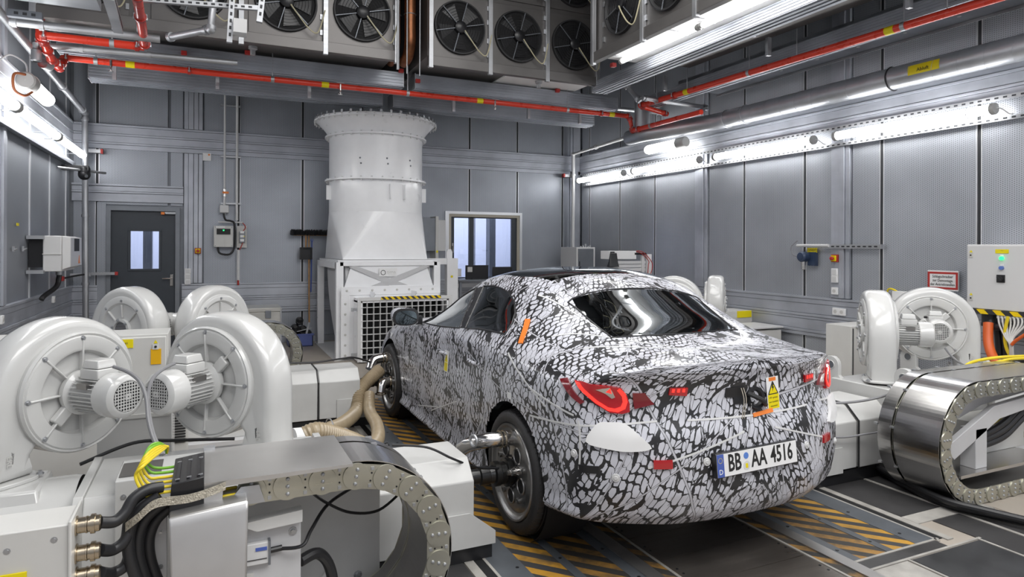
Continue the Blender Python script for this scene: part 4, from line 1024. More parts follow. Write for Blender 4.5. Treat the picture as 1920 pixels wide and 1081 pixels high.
    ft = MB().layers([[(x, y, z) for x, y in pts] for z in (0, .016)]).build('foot_flange', 'white', root, bevel=.003)
    for sx in (-1, 1):
        for sy in (-1, 1): MB().bolt((hx*.285+sx*.105, sy*.105, .016), (0, 0, 1), .009, .014).build('foot_bolt', 'steel', ft)
    # cast marks on the neck
    text('cast_mark', 'ERE', .030, (hx*.30, -.0955, CZ-.235), (0, 0, -1), (1, 0, 0), 'cab', ft, .0006)
    return root
bl_l = blower_proto(-1, 'x'); bl_r = blower_proto(1, 'x')
def place_blower(proto, x, y, deg, label, first, z=.615):
    o = proto if first else copy_tree(proto)
    o.location = (x, y, z); o.rotation_euler = (0, 0, math.radians(deg)); o['label'] = label
    return o
place_blower(bl_l, -.60, 3.64, 45, 'white blower nearest the left picture edge, motor pointing right', True)
place_blower(bl_r, .075, 3.635, -45, 'white blower right of the one at the left edge, its motor pointing left', True)
place_blower(bl_r, -.54, 6.04, 135, 'white blower in front of the dark door, showing its round inlet screen', False)
place_blower(bl_l, .03, 6.02, -135, 'white blower behind, in front of the light switches beside the door', False)
place_blower(bl_l, 4.83, 3.56, 45, 'white blower seen edge-on right of the car rear, motor pointing right', False)
place_blower(bl_r, 5.60, 3.64, -45, 'white blower facing the camera below the red-framed sign', False)
place_blower(bl_r, 4.93, 6.15, 135, 'white blower whose rounded top peeps over the far side of the car roof', False)
place_blower(bl_l, 5.50, 6.12, -135, 'slim edge-on white blower beyond the car, in front of the right wall', False)
# ================================================================== WHEEL MACHINES (dynamometers)
def machine(mx, my, label, hood=True):
    """mx, my: mirror signs about the car centre; near-left is mx=-1,my=-1. Built in world coordinates"""
    X = lambda a: CX0+mx*a                      # a = distance from the car centre
    yc = 3.40 if my < 0 else 6.19
    Y = lambda b: yc+my*(-b)*(-1) if False else yc-my*b*(-1)*(-1)
    Y = lambda b: yc+(-my)*b                    # b > 0 points towards the middle between the axles ... near side is b < 0
    root = thing('wheel_dynamometer', label, 'test machine', (X(2.3), yc, 0), 'white machines coupled to the car wheels')
    # coupling box next to the wheel, chamfered prism
    pf = [(-.25, .10), (-.25, .42), (-.155, .515), (.155, .515), (.25, .42), (.25, .10)]
    def pris(x0, x1, name, m, poly, bev=.006, par=root):
        return MB().layers([[(x, Y(b), z) for b, z in poly] for x in (X(x0), X(x1))]).build(name, m, par, bevel=bev)
    cb = pris(1.245, 1.60, 'coupling_cover', 'white_dull', pf)
    pris(1.615, 1.93, 'shaft_cover', 'white_dull', [(b*1.03, z*1.01 if z > .2 else z) for b, z in pf])
    MB().tube([(X(1.608), Y(b*1.035), z*1.012+.0 if z > .2 else z) for b, z in pf], .006, 6).build('cover_gasket', 'black', cb)
    # foot plate under the cover
    ft = [(1.13, .085), (1.13, .15), (1.27, .26), (1.45, .26), (1.45, .085)]
    MB().layers([[(X(a), Y(b), z) for a, z in ft] for b in (-.262, -.252)]).build('foot_cheek', 'white_dull', root)
    MB().layers([[(X(a), Y(b), z) for a, z in ft] for b in (.252, .262)]).build('foot_cheek', 'white_dull', root)
    MB().box(X(1.14), X(1.95), Y(-.24), Y(.24), .0, .09).build('foot_plate', 'black', root)
    # end plate with lifting lugs
    def lug_plate(x, name):
        out = [(-.37, .02), (-.37, .58)]
        if mx < 0: out = [(-.37, .02), (-.37, .52), (-.28, .61), (.28, .61), (.37, .52), (.37, .02)]
        else: out = [(-.37, .02), (-.37, .58)]
        for k in range(9 if mx > 0 else 0): t = PI-PI*k/8; out.append((-.30+.07*math.cos(t), .695+.07*math.sin(t)))
        if mx > 0: out += [(-.23, .62), (-.20, .595), (.20, .595), (.23, .62)]
        for k in range(9 if mx > 0 else 0): t = PI-PI*k/8; out.append((.30+.07*math.cos(t), .695+.07*math.sin(t)))
        if mx > 0: out += [(.37, .58), (.37, .02)]
        p = MB().layers([[(xx, Y(b), z) for b, z in out] for xx in (X(x), X(x+.035))]).build(name, 'white', root, bevel=.003)
        for b in ((-.30, .30) if mx > 0 else ()):
            MB().cyl((X(x-.002), Y(b), .695), (X(x+.037), Y(b), .695), .030, n=20).build('lug_hole', 'alu_dark', p)
            MB().torus((X(x-.002), Y(b), .695), (1, 0, 0), .031, .003, 20, 5).build('lug_ring', 'white', p)
        for b in (-.33, -.12, .12, .33):
            for z in (.12, .45): MB().bolt((X(x-.001), Y(b), z), (-mx, 0, 0), .008, .01).build('plate_bolt', 'steel', p)
        return p
    lug_plate(1.94 if mx < 0 else 2.01, 'end_plate'); lug_plate(2.94, 'end_plate')
    st = [(-.34, .05), (-.34, .50), (-.27, .60), (.27, .60), (.34, .50), (.34, .05)]
    pris(1.98, 2.94, 'motor_housing', 'white', st)
    # rear cylinder with pedestal
    cyl = MB().lathe([(.30, 0), (.305, .02), (.305, .60), (.29, .62), (.20, .63), (.0005, .63)], (X(2.99), Y(0), .305), (mx, 0, 0), 48).build('drive_drum', 'white', root)
    MB().layers([[(X(3.26)+sx*(w_)*mx, Y(sy*w2), z) for sx, sy in ((-1, -1), (1, -1), (1, 1), (-1, 1))] for z, w_, w2 in ((.30, .26, .28), (.52, .16, .17), (.615, .14, .14))]).build('blower_pedestal', 'white', root, bevel=.01)
    MB().layers([[(X(2.30)+sx*(w_)*mx, Y(sy*w2), z) for sx, sy in ((-1, -1), (1, -1), (1, 1), (-1, 1))] for z, w_, w2 in ((.59, .15, .15), (.615, .14, .14))]).build('blower_pedestal', 'white', root, bevel=.01)
    MB().box(X(1.97), X(3.7), Y(-.42), Y(.42), 0.0, .05).build('base_plate', 'tower_grey', root, bevel=.004)
    for a in (2.05, 2.9, 3.55):
        for b in (-.39, .39): MB().bolt((X(a), Y(b), .05), (0, 0, 1), .014, .02).build('anchor_bolt', 'steel', root)
    gs = MB()
    for b in (-.42, .42): gs.prism([(0, 0), (.14, 0), (0, .18)], (mx, 0, 0), (0, 0, 1), (0, 1, 0), (X(1.98), Y(b), .05), -.008, .008)
    for b in (-.42,): MB().prism([(0, 0), (.14, 0), (0, .18)], (mx, 0, 0), (0, 0, 1), (0, 1, 0), (X(1.98), Y(b), .05), -.008, .008).build('gusset', 'white', root)
    return root
mNL = machine(-1, -1, 'big white wheel machine coupled to the rear left wheel, filling the lower left corner')
mFL = machine(-1, 1, 'white wheel machine coupled to the front left wheel')
mNR = machine(1, -1, 'white wheel machine with lifting lugs right of the car rear')
mFR = machine(1, 1, 'white machine mostly hidden behind the car at its front right wheel')
# pale cable on top of left machine covers
def elbow(pts, r, name, m, parent, n=14): return MB().tube(smooth(pts, 6), r, n).build(name, m, parent)
# ================================================================== ENERGY CHAINS
def chain(label, cx, mx, y0, rad, top_len, bot_len, cz, widths, name='energy_chain'):
    """C-shaped cable carrier; mx = direction in which the bend points; plates on both side faces"""
    root = thing(name, label, 'cable chain', (cx, y0+.2, 0), 'energy chains beside the wheel machines')
    path = []
    n = int(top_len/.125)
    for k in range(n, 0, -1): path.append((cx-mx*k*.125, cz+rad))
    na = max(3, int(round(PI*rad/.118)))
    for k in range(na+1): a = PI/2-PI*k/na; path.append((cx+mx*rad*math.cos(a), cz+rad*math.sin(a)))
    nb = int(bot_len/.125)
    for k in range(1, nb+1): path.append((cx-mx*k*.125, cz-rad))
    yy = y0
    hw = .047
    for wi, w_ in enumerate(widths):
        ya, yb = yy, yy+w_
        for face, yf, sgn in (('near', ya, -1), ('far', yb, 1)):
            if wi > 0 and face == 'far' and False: continue
            for k in range(len(path)-1):
                p, q = Vector((path[k][0], yf, path[k][1])), Vector((path[k+1][0], yf, path[k+1][1]))
                d = (q-p).normalized()
                lk = MB().obox(p-d*.02, q+d*.02, .006, .094, Vector((0, 1, 0)).cross(d)).build('link_plate', 'link', root)
                if face == 'near' and wi == 0:
                    MB().cyl(p+Vector((0, -.003, 0)), p+Vector((0, -.009, 0)), .0515, .0505, n=28).build('link_disc', 'link', lk)
                    up = Vector((0, 1, 0)).cross(d)
                    for s in (-1, 0, 1): MB().ball(p+Vector((0, -.010, 0))+up*(s*.027), .0075, 8, 5).build('link_rivet', 'steel', lk)
                    mdp = (p+q)/2
                    for s in (-1, 1): MB().box(mdp.x+up.x*s*.033-.006, mdp.x+up.x*s*.033+.006, yf-.007, yf-.003, mdp.z+up.z*s*.033-.006, mdp.z+up.z*s*.033+.006).build('link_clip', 'steel', lk)
                    dots = MB()
                    for s in (-.5, .5): c_ = mdp+up*(s*.03); dots.cyl(c_+Vector((0, -.003, 0)), c_+Vector((0, -.0045, 0)), .004, n=6)
                    dots.build('link_holes', 'black', lk)
        # smooth outer steel band, and inner band
        ro = rad+.055; v = []; f = []
        ring = [(cx-mx*top_len*1.0, cz+ro)]+[(cx+mx*ro*math.cos(PI/2-PI*k/56), cz+ro*math.sin(PI/2-PI*k/56)) for k in range(57)]+[(cx-mx*bot_len, cz-ro)]
        for px_, pz_ in ring: v += [(px_, ya+.004, pz_), (px_, yb-.004, pz_)]
        f = [(2*k, 2*k+1, 2*k+3, 2*k+2) for k in range(len(ring)-1)]
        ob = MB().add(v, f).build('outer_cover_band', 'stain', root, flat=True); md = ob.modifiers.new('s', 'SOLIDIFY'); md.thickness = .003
        ri = rad-.045; v = []
        ring = [(cx-mx*top_len*1.0, cz+ri)]+[(cx+mx*ri*math.cos(PI/2-PI*k/48), cz+ri*math.sin(PI/2-PI*k/48)) for k in range(49)]+[(cx-mx*bot_len, cz-ri)]
        for px_, pz_ in ring: v += [(px_, ya+.004, pz_), (px_, yb-.004, pz_)]
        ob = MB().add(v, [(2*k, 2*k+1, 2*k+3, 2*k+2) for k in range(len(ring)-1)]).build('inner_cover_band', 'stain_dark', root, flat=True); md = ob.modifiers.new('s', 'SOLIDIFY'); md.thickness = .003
        yy = yb+.012
    for ya in np.cumsum([0]+[w_+.012 for w_ in widths])[1:]:
        b = MB()
        for k in range(0, len(path)-1, 2):
            p = path[k]; d = Vector((p[0]-cx, 0, p[1]-cz)) if k >= n else Vector((0, 0, 1))
            if k > n+na: d = Vector((0, 0, -1))
            d.normalize(); b.box(p[0]+d.x*.052-.012, p[0]+d.x*.052+.012, y0+ya-.014, y0+ya+.010, p[1]+d.z*.052-.006, p[1]+d.z*.052+.006)
        tag(b.build('band_clips', 'steel', root), kind='stuff')
    return root
chL = chain('foreground cable chain at the left, shiny cover curving down beside the white machine', .52, 1, 2.55, .337, .38, .55, .40, (.27, .09))
chR = chain('cable chain right of the car rear, a tall shiny steel loop open to the right', 4.43, -1, 2.55, .337, 1.0, 1.0, .39, (.30, .10))
chF = chain('small distant cable chain arching down left of the blower tower', .62, 1, 7.7, .30, .35, .5, .42, (.25,))
# stainless head sheet of the near left chain and its bracket
b = thing('chain_mounting_bracket', 'bent bare-metal bracket sheet holding the left end of the foreground chain', 'bracket', (.1, 2.6, .6))
MB().layers([[(x, y, z) for x, z in ((-.01, .800), (.50, .800), (.50, .790), (.052, .780), (.048, .70), (-.01, .70))] for y in (2.505, 2.511)]).build('head_sheet', 'sheet', b)
MB().layers([[(-.01, y, .800), (.50, y, .800), (.50, y, .797), (-.01, y, .797)] for y in (2.511, 2.92)]).build('top_sheet', 'sheet', b)
MB().prism([(.05, .695), (.10, .70), (.19, .70), (.17, .765), (.11, .765)], (1, 0, 0), (0, 0, 1), (0, 1, 0), (0, 2.52, 0), 0, .006).build('support_arm', 'steel', b)
MB().box(-.012, .03, 2.90, 2.94, .78, .81).build('corner_clip', 'steel', b)
MB().layers([[(-.112, 2.425, .690), (.128, 2.425, .712), (.118, 2.425, .0), (-.085, 2.425, 0)], [(-.114, 2.44, .722), (.130, 2.44, .742), (.120, 2.44, 0), (-.085, 2.44, 0)], [(-.114, 2.60, .726), (.130, 2.60, .746), (.120, 2.60, 0), (-.085, 2.60, 0)]]).build('bent_cover_sheet', 'sheet', b, bevel=.006)
cbk = thing('cable_clamp_block', 'black ribbed cable clamp block with green and yellow wires entering it', 'cable clamp', (-.06, 2.6, .7))
MB().prism([(-.118, .70), (-.008, .715), (-.008, .825), (-.108, .812)], (1, 0, 0), (0, 0, 1), (0, 1, 0), (0, 0, 0), 2.50, 2.80).build('clamp_body', 'black', cbk, bevel=.003)
for k in range(6): MB().obox((-.098+(k//2)*.036, 2.53+.20*(k % 2), .8165+(k//2)*.004), (-.084+(k//2)*.036, 2.53+.20*(k % 2), .818+(k//2)*.004), .010, .004).build('clamp_screw', 'steel', cbk)
for k in range(3): MB().obox((-.090+k*.032, 2.52, .8155+k*.004), (-.090+k*.032, 2.78, .8155+k*.004), .010, .006).build('clamp_rib', 'black', cbk)
wl_ = ('topmost green', 'second green', 'uppermost yellow', 'middle yellow', 'fourth yellow', 'lowest, outermost yellow')
for k in range(6):
    y_ = 2.74-k*.045; m_ = 'greenc' if k < 2 else 'yellowc'; e = k*.006
    wv = MB().tube(smooth([(-.10, y_, .80-e*.5), (-.15, y_, .80-e*.5), (-.185, y_+.0, .812-e), (-.205-e*.4, y_+.02, .845), (-.19, y_+.04, .875), (-.165+e*.4, 2.80, .878-e), (-.145+e*.3, 2.84, .850), (-.14, 2.86, .82)], 8), .0052, 8)
    single(wv, 'earth_wire', m_, wl_[k]+' wire of the loops left of the black clamp block', 'wire', 'earth wires at the clamp block')
for k in range(5):
    y_ = 2.53+k*.055; single(MB().tube([(-.01, y_, .735+k*.006), (.04, y_, .738+k*.006), (.10, y_, .74+k*.006)], .0052, 8), 'earth_wire', 'yellowc' if k < 3 else 'greenc', ('nearest yellow', 'second yellow', 'third yellow', 'nearer green', 'rearmost green')[k]+' wire stub between the clamp block and the bracket', 'wire', 'earth wires leaving the clamp block')
single(MB().layers([[(x, y-.0, z-.014), (x, y-.004, z-.014), (x, y-.004, z+.014), (x, y, z+.014)] for x, y, z in [tuple(p) for p in smooth([(-.24, 2.48, .70), (-.20, 2.46, .735), (-.165, 2.46, .765), (-.13, 2.475, .768), (-.06, 2.48, .765), (.0, 2.488, .772), (.06, 2.50, .785)], 6)]]), 'braided_strap', 'braid', 'flat braided metal earthing strap passing in front of the black clamp block', 'earthing strap')
vp = thing('guide_plate', 'narrow upright metal guide plate with a toothed black strip behind the hanging cables', 'guide plate', (-.17, 2.75, 0))
MB().box(-.165, -.125, 2.60, 2.62, 0, .70).build('plate', 'tower_grey', vp, bevel=.003)
tt = MB()
for k in range(34): tt.box(-.195, -.172, 2.60, 2.63, .02+k*.019, .030+k*.019)
tag(tt.build('toothed_strip', 'black', vp), kind='stuff')
for z in (.36, .50, .62): MB().bolt((-.145, 2.60, z), (0, -1, 0), .005, .006).build('plate_screw', 'steel', vp)
hb_ = thing('housing_block', 'white sheet-metal block with a dark panel on top, left of the clamp block', 'housing', (-.15, 3.2, 0))
MB().box(-.33, .05, 3.02, 3.30, .02, .685).build('block_body', 'white', hb_, bevel=.005); MB().box(-.32, -.17, 3.06, 3.24, .686, .690).build('dark_panel', 'cooler', hb_)
for z in (.62, .45): MB().bolt((-.30, 3.02, z), (0, -1, 0), .007, .007).build('block_screw', 'steel', hb_)
# sensor plate
sp_t = thing('sensor_plate', 'grey painted plate with a small labelled sensor module under the chain', 'plate', (.25, 2.8, 0))
MB().prism([(.045, .60), (.06, .585), (.33, .565), (.33, .20), (.08, .06), (.045, .12)], (1, 0, 0), (0, 0, 1), (0, 1, 0), (0, 2.64, 0), 0, .012).build('plate', 'tower_grey', sp_t, bevel=.004)
MB().prism([(.10, .6), (.33, .62), (.33, .575), (.17, .565)], (1, 0, 0), (0, 0, 1), (0, 1, 0), (0, 2.60, 0), 0, .05).build('plate_lip', 'white', sp_t)
sm_o = MB().box(.115, .215, 2.615, 2.64, .435, .515).build('sensor_module', 'cab_lt', sp_t, bevel=.003)
MB().box(.112, .120, 2.61, 2.64, .43, .52).build('module_end', 'alu_dark', sm_o); MB().box(.21, .218, 2.61, 2.64, .43, .52).build('module_end', 'alu_dark', sm_o)
MB().box(.165, .205, 2.612, 2.616, .487, .499).build('module_print', 'bluelt', sm_o)
MB().box(.125, .205, 2.612, 2.6155, .455, .457).build('module_line', 'ink', sm_o)
MB().cyl((.215, 2.63, .475), (.26, 2.63, .478), .011, n=10).build('module_plug', 'black', sm_o)
for x, z in ((.07, .52), (.30, .53), (.30, .25), (.075, .24)): MB().bolt((x, 2.64, z), (0, -1, 0), .010, .010).build('plate_bolt', 'steel', sp_t)
MB().box(.11, .16, 2.632, 2.64, .25, .40).build('bracket_tab', 'cab', sp_t)
single(MB().tube(smooth([(.26, 2.62, .478), (.33, 2.60, .485), (.37, 2.65, .52), (.45, 2.75, .57), (.6, 2.9, .58), (.72, 3.0, .60)], 6), .007, 8), 'sensor_cable', 'black', 'thin black cable leaving the small sensor module to the right', 'cable')
single(MB().tube(smooth([(.37, 2.66, .66), (.44, 2.74, .58), (.55, 2.8, .50), (.68, 2.85, .47), (.80, 2.9, .52)], 6), .006, 8), 'hanging_cable', 'black', 'thin black cable sagging inside the loop of the foreground chain', 'cable')
single(MB().tube(smooth([(.33, 2.66, .40), (.40, 2.70, .40), (.45, 2.72, .33), (.47, 2.72, .20), (.47, 2.72, .02)], 6), .022, 10), 'thick_cable', 'cable', 'thick black cable curving down behind the sensor plate', 'cable')
# machine front plate behind the chain
fp = thing('front_guard', 'large grey-white guard plate seen inside the loop of the foreground chain', 'guard', (.5, 3.0, 0))
MB().prism([(-.0, .05), (-.0, .56), (.72, .56), (.72, .05)], (1, 0, 0), (0, 0, 1), (0, 1, 0), (0, 2.99, 0), 0, .02).build('guard_sheet', 'white_dull', fp, bevel=.003)
for x in (.45, .62): MB().bolt((x, 2.99, .14), (0, -1, 0), .012, .012).build('guard_bolt', 'steel', fp)
MB().prism([(.38, .02), (.40, .10), (.60, .06), (.60, .0)], (1, 0, 0), (0, 0, 1), (0, 1, 0), (0, 2.86, 0), 0, .1).build('guard_foot', 'tower_grey', fp)
# ================================================================== TERMINAL BOX AND POWER CABLES
tbx = thing('terminal_box', 'pale grey terminal box in the bottom left corner with brass cable glands', 'terminal box', (-.8, 2.45, 0))
MB().box(-1.3, -.375, 2.37, 2.54, .30, .775).build('box_body', 'cab', tbx, bevel=.004)
MB().box(-.378, -.370, 2.36, 2.55, .29, .785).build('gland_plate', 'cab', tbx, bevel=.002)
for x, z in ((-.415, .735), (-.53, .722), (-.66, .72)): MB().bolt((x, 2.37, z), (0, -1, 0), .006, .003).build('cover_screw', 'steel', tbx)
p = W(50, 1071, 'y', 2.365); MB().box(p.x-.35, p.x, 2.362, 2.369, p.z-.10, p.z).build('yellow_label', 'yellow', tbx)
gp = [W(152, yy_, 'y', 2.44) for yy_ in (984, 1036, 1079)]
for p in gp:
    MB().lathe([(.030, 0), (.030, .004), (.024, .006), (.024, .026), (.026, .027), (.026, .031), (.024, .033), (.024, .040)], (-.370, 2.44, p.z), (1, 0, 0), 24).lathe([(.030, .040), (.030, .052), (.025, .053), (.025, .064), (.020, .068)], (-.370, 2.44, p.z), (1, 0, 0), 24).build('cable_gland', 'brass', tbx)
labs = ('uppermost thick black power cable from the brass glands', 'middle thick black power cable from the brass glands', 'lowest thick black power cable from the brass glands')
rts = ([(184, 985), (215, 977), (235, 960), (250, 935), (275, 918), (305, 912)], [(184, 1037), (212, 1030), (236, 1010), (243, 975), (262, 942), (292, 926)], [(184, 1080), (210, 1074), (236, 1058), (246, 1020), (256, 985), (285, 955), (312, 945)])
for k in range(3):
    pts = [W(x, y, 'y', 2.44+.016*i+.02*k) for i, (x, y) in enumerate(rts[k])]; pts[0] = Vector((-.305, 2.44, gp[k].z))
    c_ = MB().tube(smooth(pts, 8), .0185, 12); single(c_, 'power_cable', 'cable', labs[k], 'cable')
rts = ([(300, 930), (262, 955), (243, 995), (242, 1040), (258, 1090)], [(310, 940), (278, 965), (260, 1000), (260, 1045), (276, 1095)], [(318, 950), (292, 975), (279, 1010), (282, 1050), (298, 1095)])
for k in range(3):
    pts = [W(x, y, 'y', 2.50+.03*k) for x, y in rts[k]]
    single(MB().tube(smooth(pts, 8), .019, 12), 'hanging_power_cable', 'cable', ('outermost', 'middle', 'innermost')[k]+' thick black cable hanging in a loop below the braided strap', 'cable')
# ================================================================== NEAR-RIGHT UNIT DETAILS
sf = thing('cable_support_frame', 'bare metal slanted support frame inside the right-hand chain loop', 'frame', (4.9, 3.0, 0))
MB().prism([(4.20, .36), (4.72, .58), (5.3, .63), (5.3, .55), (4.78, .49), (4.30, .28)], (1, 0, 0), (0, 0, 1), (0, 1, 0), (0, 2.62, 0), 0, .04).build('slanted_arm', 'tower_grey', sf, bevel=.004)
MB().prism([(4.35, .68), (5.3, .72), (5.3, .62), (4.72, .57), (4.3, .46)], (1, 0, 0), (0, 0, 1), (0, 1, 0), (0, 2.70, 0), 0, .02).build('back_plate', 'tower_grey', sf, bevel=.004)
MB().box(4.52, 4.64, 2.62, 2.72, .19, .45).build('upright', 'tower_grey', sf, bevel=.004)
MB().box(4.30, 5.3, 2.58, 2.90, .17, .19).build('lower_tray', 'stain', sf)
jb = MB().box(4.80, 5.4, 2.80, 3.0, .19, .42).build('junction_box', 'cab', sf, bevel=.004)
MB().box(5.0, 5.20, 2.79, 2.80, .33, .46).build('caution_label', 'yellow', jb); text('caution_print', 'ACHTUNG', .03, (5.10, 2.788, .42), (1, 0, 0), (0, 0, 1), 'ink', jb, .0004)
for k in range(3):
    single(MB().tube(smooth([(5.4, 2.72, .60-.04*k), (5.15, 2.70, .52-.05*k), (4.95, 2.70, .42-.045*k), (4.75, 2.74, .34-.03*k), (4.62, 2.80, .30-.02*k)], 8), .024, 10), 'power_cable', 'cable', ('upper', 'middle', 'lower')[k]+' thick black cable sagging inside the right-hand chain loop', 'cable')
single(MB().tube(smooth([(6.2, 2.9, .80), (5.75, 2.92, .80), (5.4, 2.98, .80), (5.2, 3.04, .77), (5.1, 3.06, .72)], 8), .012, 8), 'yellow_hose', 'yellowc', 'yellow hose lying across the top of the right-hand chain', 'hose')
single(MB().tube(smooth([(6.2, 2.84, .80), (5.8, 2.87, .79), (5.45, 2.93, .79), (5.22, 3.0, .74)], 8), .010, 8), 'yellow_hose', 'yellowc', 'second, thinner yellow hose beside the first on top of the right-hand chain', 'hose')
for k in range(2):
    pts = [W(x, y, 'z', .03+.03*k) for x, y in ((1500, 760), (1580, 805), (1625, 862), (1690, 905-6*k), (1770, 943-5*k), (1850, 963-4*k), (1960, 985))]
    pts = [Vector((p.x, p.y, .03+.035*k)) for p in pts]; pts[0] = Vector((4.1, 3.5, .12))
    single(MB().tube(smooth(pts, 8), .022, 10), 'floor_cable', 'cable', ('lower', 'upper')[k]+' of two thick black cables snaking over the floor right of the car', 'cable')
single(MB().tube(smooth([(3.80, 3.35, .55), (4.0, 3.2, .545), (4.2, 3.05, .60), (4.46, 2.98, .69), (4.6, 2.98, .70)], 8), .009, 8), 'rising_cable', 'greyc', 'dark cable rising from the shaft cover to the near lug right of the car', 'cable')
single(MB().tube(smooth([(3.72, 3.15, .36), (3.9, 3.10, .345), (4.1, 3.08, .35), (4.35, 3.0, .38), (4.5, 2.95, .40)], 8), .007, 8), 'side_cable', 'greyc', 'thin cable across the side of the shaft cover right of the car rear', 'cable')
# ================================================================== HOSES, ELBOWS, CABLES AT LEFT WHEELS
def corr(pts, r, per=.014, k=10):
    P_ = smooth(pts, k); L = 0; Q = [P_[0]]; 
    step = per/4
    # resample evenly
    acc = [0]
    for a, b in zip(P_[:-1], P_[1:]): acc.append(acc[-1]+(b-a).length)
    n = int(acc[-1]/step); out = []
    j = 0
    for i in range(n+1):
        s = i*step
        while j < len(acc)-2 and acc[j+1] < s: j += 1
        t = (s-acc[j])/max(acc[j+1]-acc[j], 1e-9); out.append(P_[j].lerp(P_[j+1], min(t, 1)))
    rr = [r*(1.0, .955, .91, .955)[i % 4] for i in range(len(out))]
    return MB().tube(out, lambda i: rr[i], 16)
for nm, cy, pts2 in (('front', 6.19, None), ('rear', 3.40, None)):
    x0 = CX0-.795-.115
    th = thing('exhaust_elbow', 'shiny steel pipe elbow clamped to the %s left wheel, upper one' % nm if nm == 'front' else 'shiny steel pipe elbow clamped to the rear left wheel', 'pipe', (x0-.1, cy, .5))
    if nm == 'rear':
        p = [(x0-.0, cy+.02, .53), (x0-.09, cy+.02, .53), (x0-.16, cy+.04, .525), (x0-.22, cy+.10, .50), (x0-.25, cy+.16, .46)]
        MB().tube(smooth(p, 8), .042, 20).build('elbow_pipe', 'chrome', th)
        MB().torus((x0-.05, cy+.02, .53), (1, 0, 0), .044, .006, 24, 6).torus((x0-.075, cy+.02, .53), (1, 0, 0), .046, .005, 24, 6).build('clamp_ring', 'brass', th)
        MB().torus((x0-.24, cy+.0, .545), (1, .3, 0), .030, .008, 20, 8).build('pull_ring', 'steel', th)
    else:
        p = [(x0-.0, cy+.04, .55), (x0-.08, cy+.04, .55), (x0-.15, cy+.03, .53), (x0-.19, cy+.0, .46)]
        MB().tube(smooth(p, 8), .045, 20).build('elbow_pipe', 'chrome', th)
        MB().torus((x0-.03, cy+.04, .55), (1, 0, 0), .047, .006, 24, 6).torus((x0-.06, cy+.04, .55), (1, 0, 0), .048, .005, 24, 6).build('clamp_ring', 'brass', th)
        th2 = thing('exhaust_elbow', 'shiny steel pipe elbow clamped to the front left wheel, lower one', 'pipe', (x0-.1, cy-.1, .3))
        p = [(x0-.0, cy-.12, .36), (x0-.06, cy-.13, .36), (x0-.11, cy-.15, .34), (x0-.13, cy-.17, .27)]
        MB().tube(smooth(p, 8), .042, 20).build('elbow_pipe', 'chrome', th2)
        MB().torus((x0-.03, cy-.125, .36), (1, 0, 0), .045, .006, 24, 6).torus((x0-.13, cy-.17, .26), (0, 0, 1), .046, .006, 24, 6).build('clamp_ring', 'brass', th2)
x0 = CX0-.91
H1 = [W(712, 693, 'y', 6.15), W(676, 730, 'y', 6.0), W(668, 770, 'y', 5.85), W(640, 795, 'y', 5.5), W(610, 808, 'y', 5.15), W(575, 832, 'y', 4.75)]
h1 = thing('ribbed_hose', 'beige ribbed hose from the upper elbow of the front left wheel', 'hose', tuple(H1[2]))
corr(H1, .060).build('hose_tube', 'hose', h1)
H2 = [W(692, 740, 'y', 5.95), W(693, 770, 'y', 5.75), W(706, 795, 'y', 5.35), W(708, 822, 'y', 4.9), W(690, 842, 'y', 4.6), W(655, 846, 'y', 4.5)]
h2 = thing('ribbed_hose', 'S-shaped beige ribbed hose from the lower elbow of the front left wheel', 'hose', tuple(H2[2]))
corr(H2, .052).build('hose_tube', 'hose', h2)
H3 = [W(566, 822, 'y', 4.3), W(590, 810, 'y', 4.3), W(620, 815, 'y', 4.35), W(660, 828, 'y', 4.45), W(690, 842, 'y', 4.55)]
h3 = thing('ribbed_hose', 'short thick beige ribbed hose end with a white collar behind the foreground chain', 'hose', tuple(H3[1]))
corr(H3, .066, .018).build('hose_tube', 'hose', h3)
MB().cyl(W(548, 824, 'y', 4.28), W(567, 822, 'y', 4.3), .070, .070, 24).build('white_collar', 'paper', h3)
MB().torus(W(645, 812, 'y', 4.6), (0, 1, .2), .035, .006, 20, 6).torus(W(618, 800, 'y', 5.0), (1, .3, 0), .062, .005, 24, 6).build('hose_clamp', 'steel', h3)
single(MB().tube(smooth([W(735, 834, 'y', 3.3), W(800, 838, 'y', 3.25), W(850, 860, 'y', 3.2), W(895, 876, 'y', 3.3), W(935, 877, 'y', 3.34)], 8), .0065, 8), 'sensor_lead', 'black', 'thin black sensor lead running over the white cover to the rear left wheel', 'cable')
single(MB().tube(smooth([W(530, 680, 'y', 6.0), W(590, 679, 'y', 6.0), W(640, 672, 'y', 6.05), W(665, 670, 'y', 6.1), W(700, 680, 'y', 6.2)], 8), .008, 8), 'sensor_lead', 'black', 'thin black lead lying on top of the front left white cover', 'cable')
kn = thing('cable_post', 'small black plug post standing on the white cover beside the rear left wheel', 'plug', (1.0, 3.3, .52))
MB().cyl((.83, 3.32, .53), (.83, 3.32, .62), .009, n=8).ball((.83, 3.32, .60), .018, 10, 6).build('post', 'black', kn)
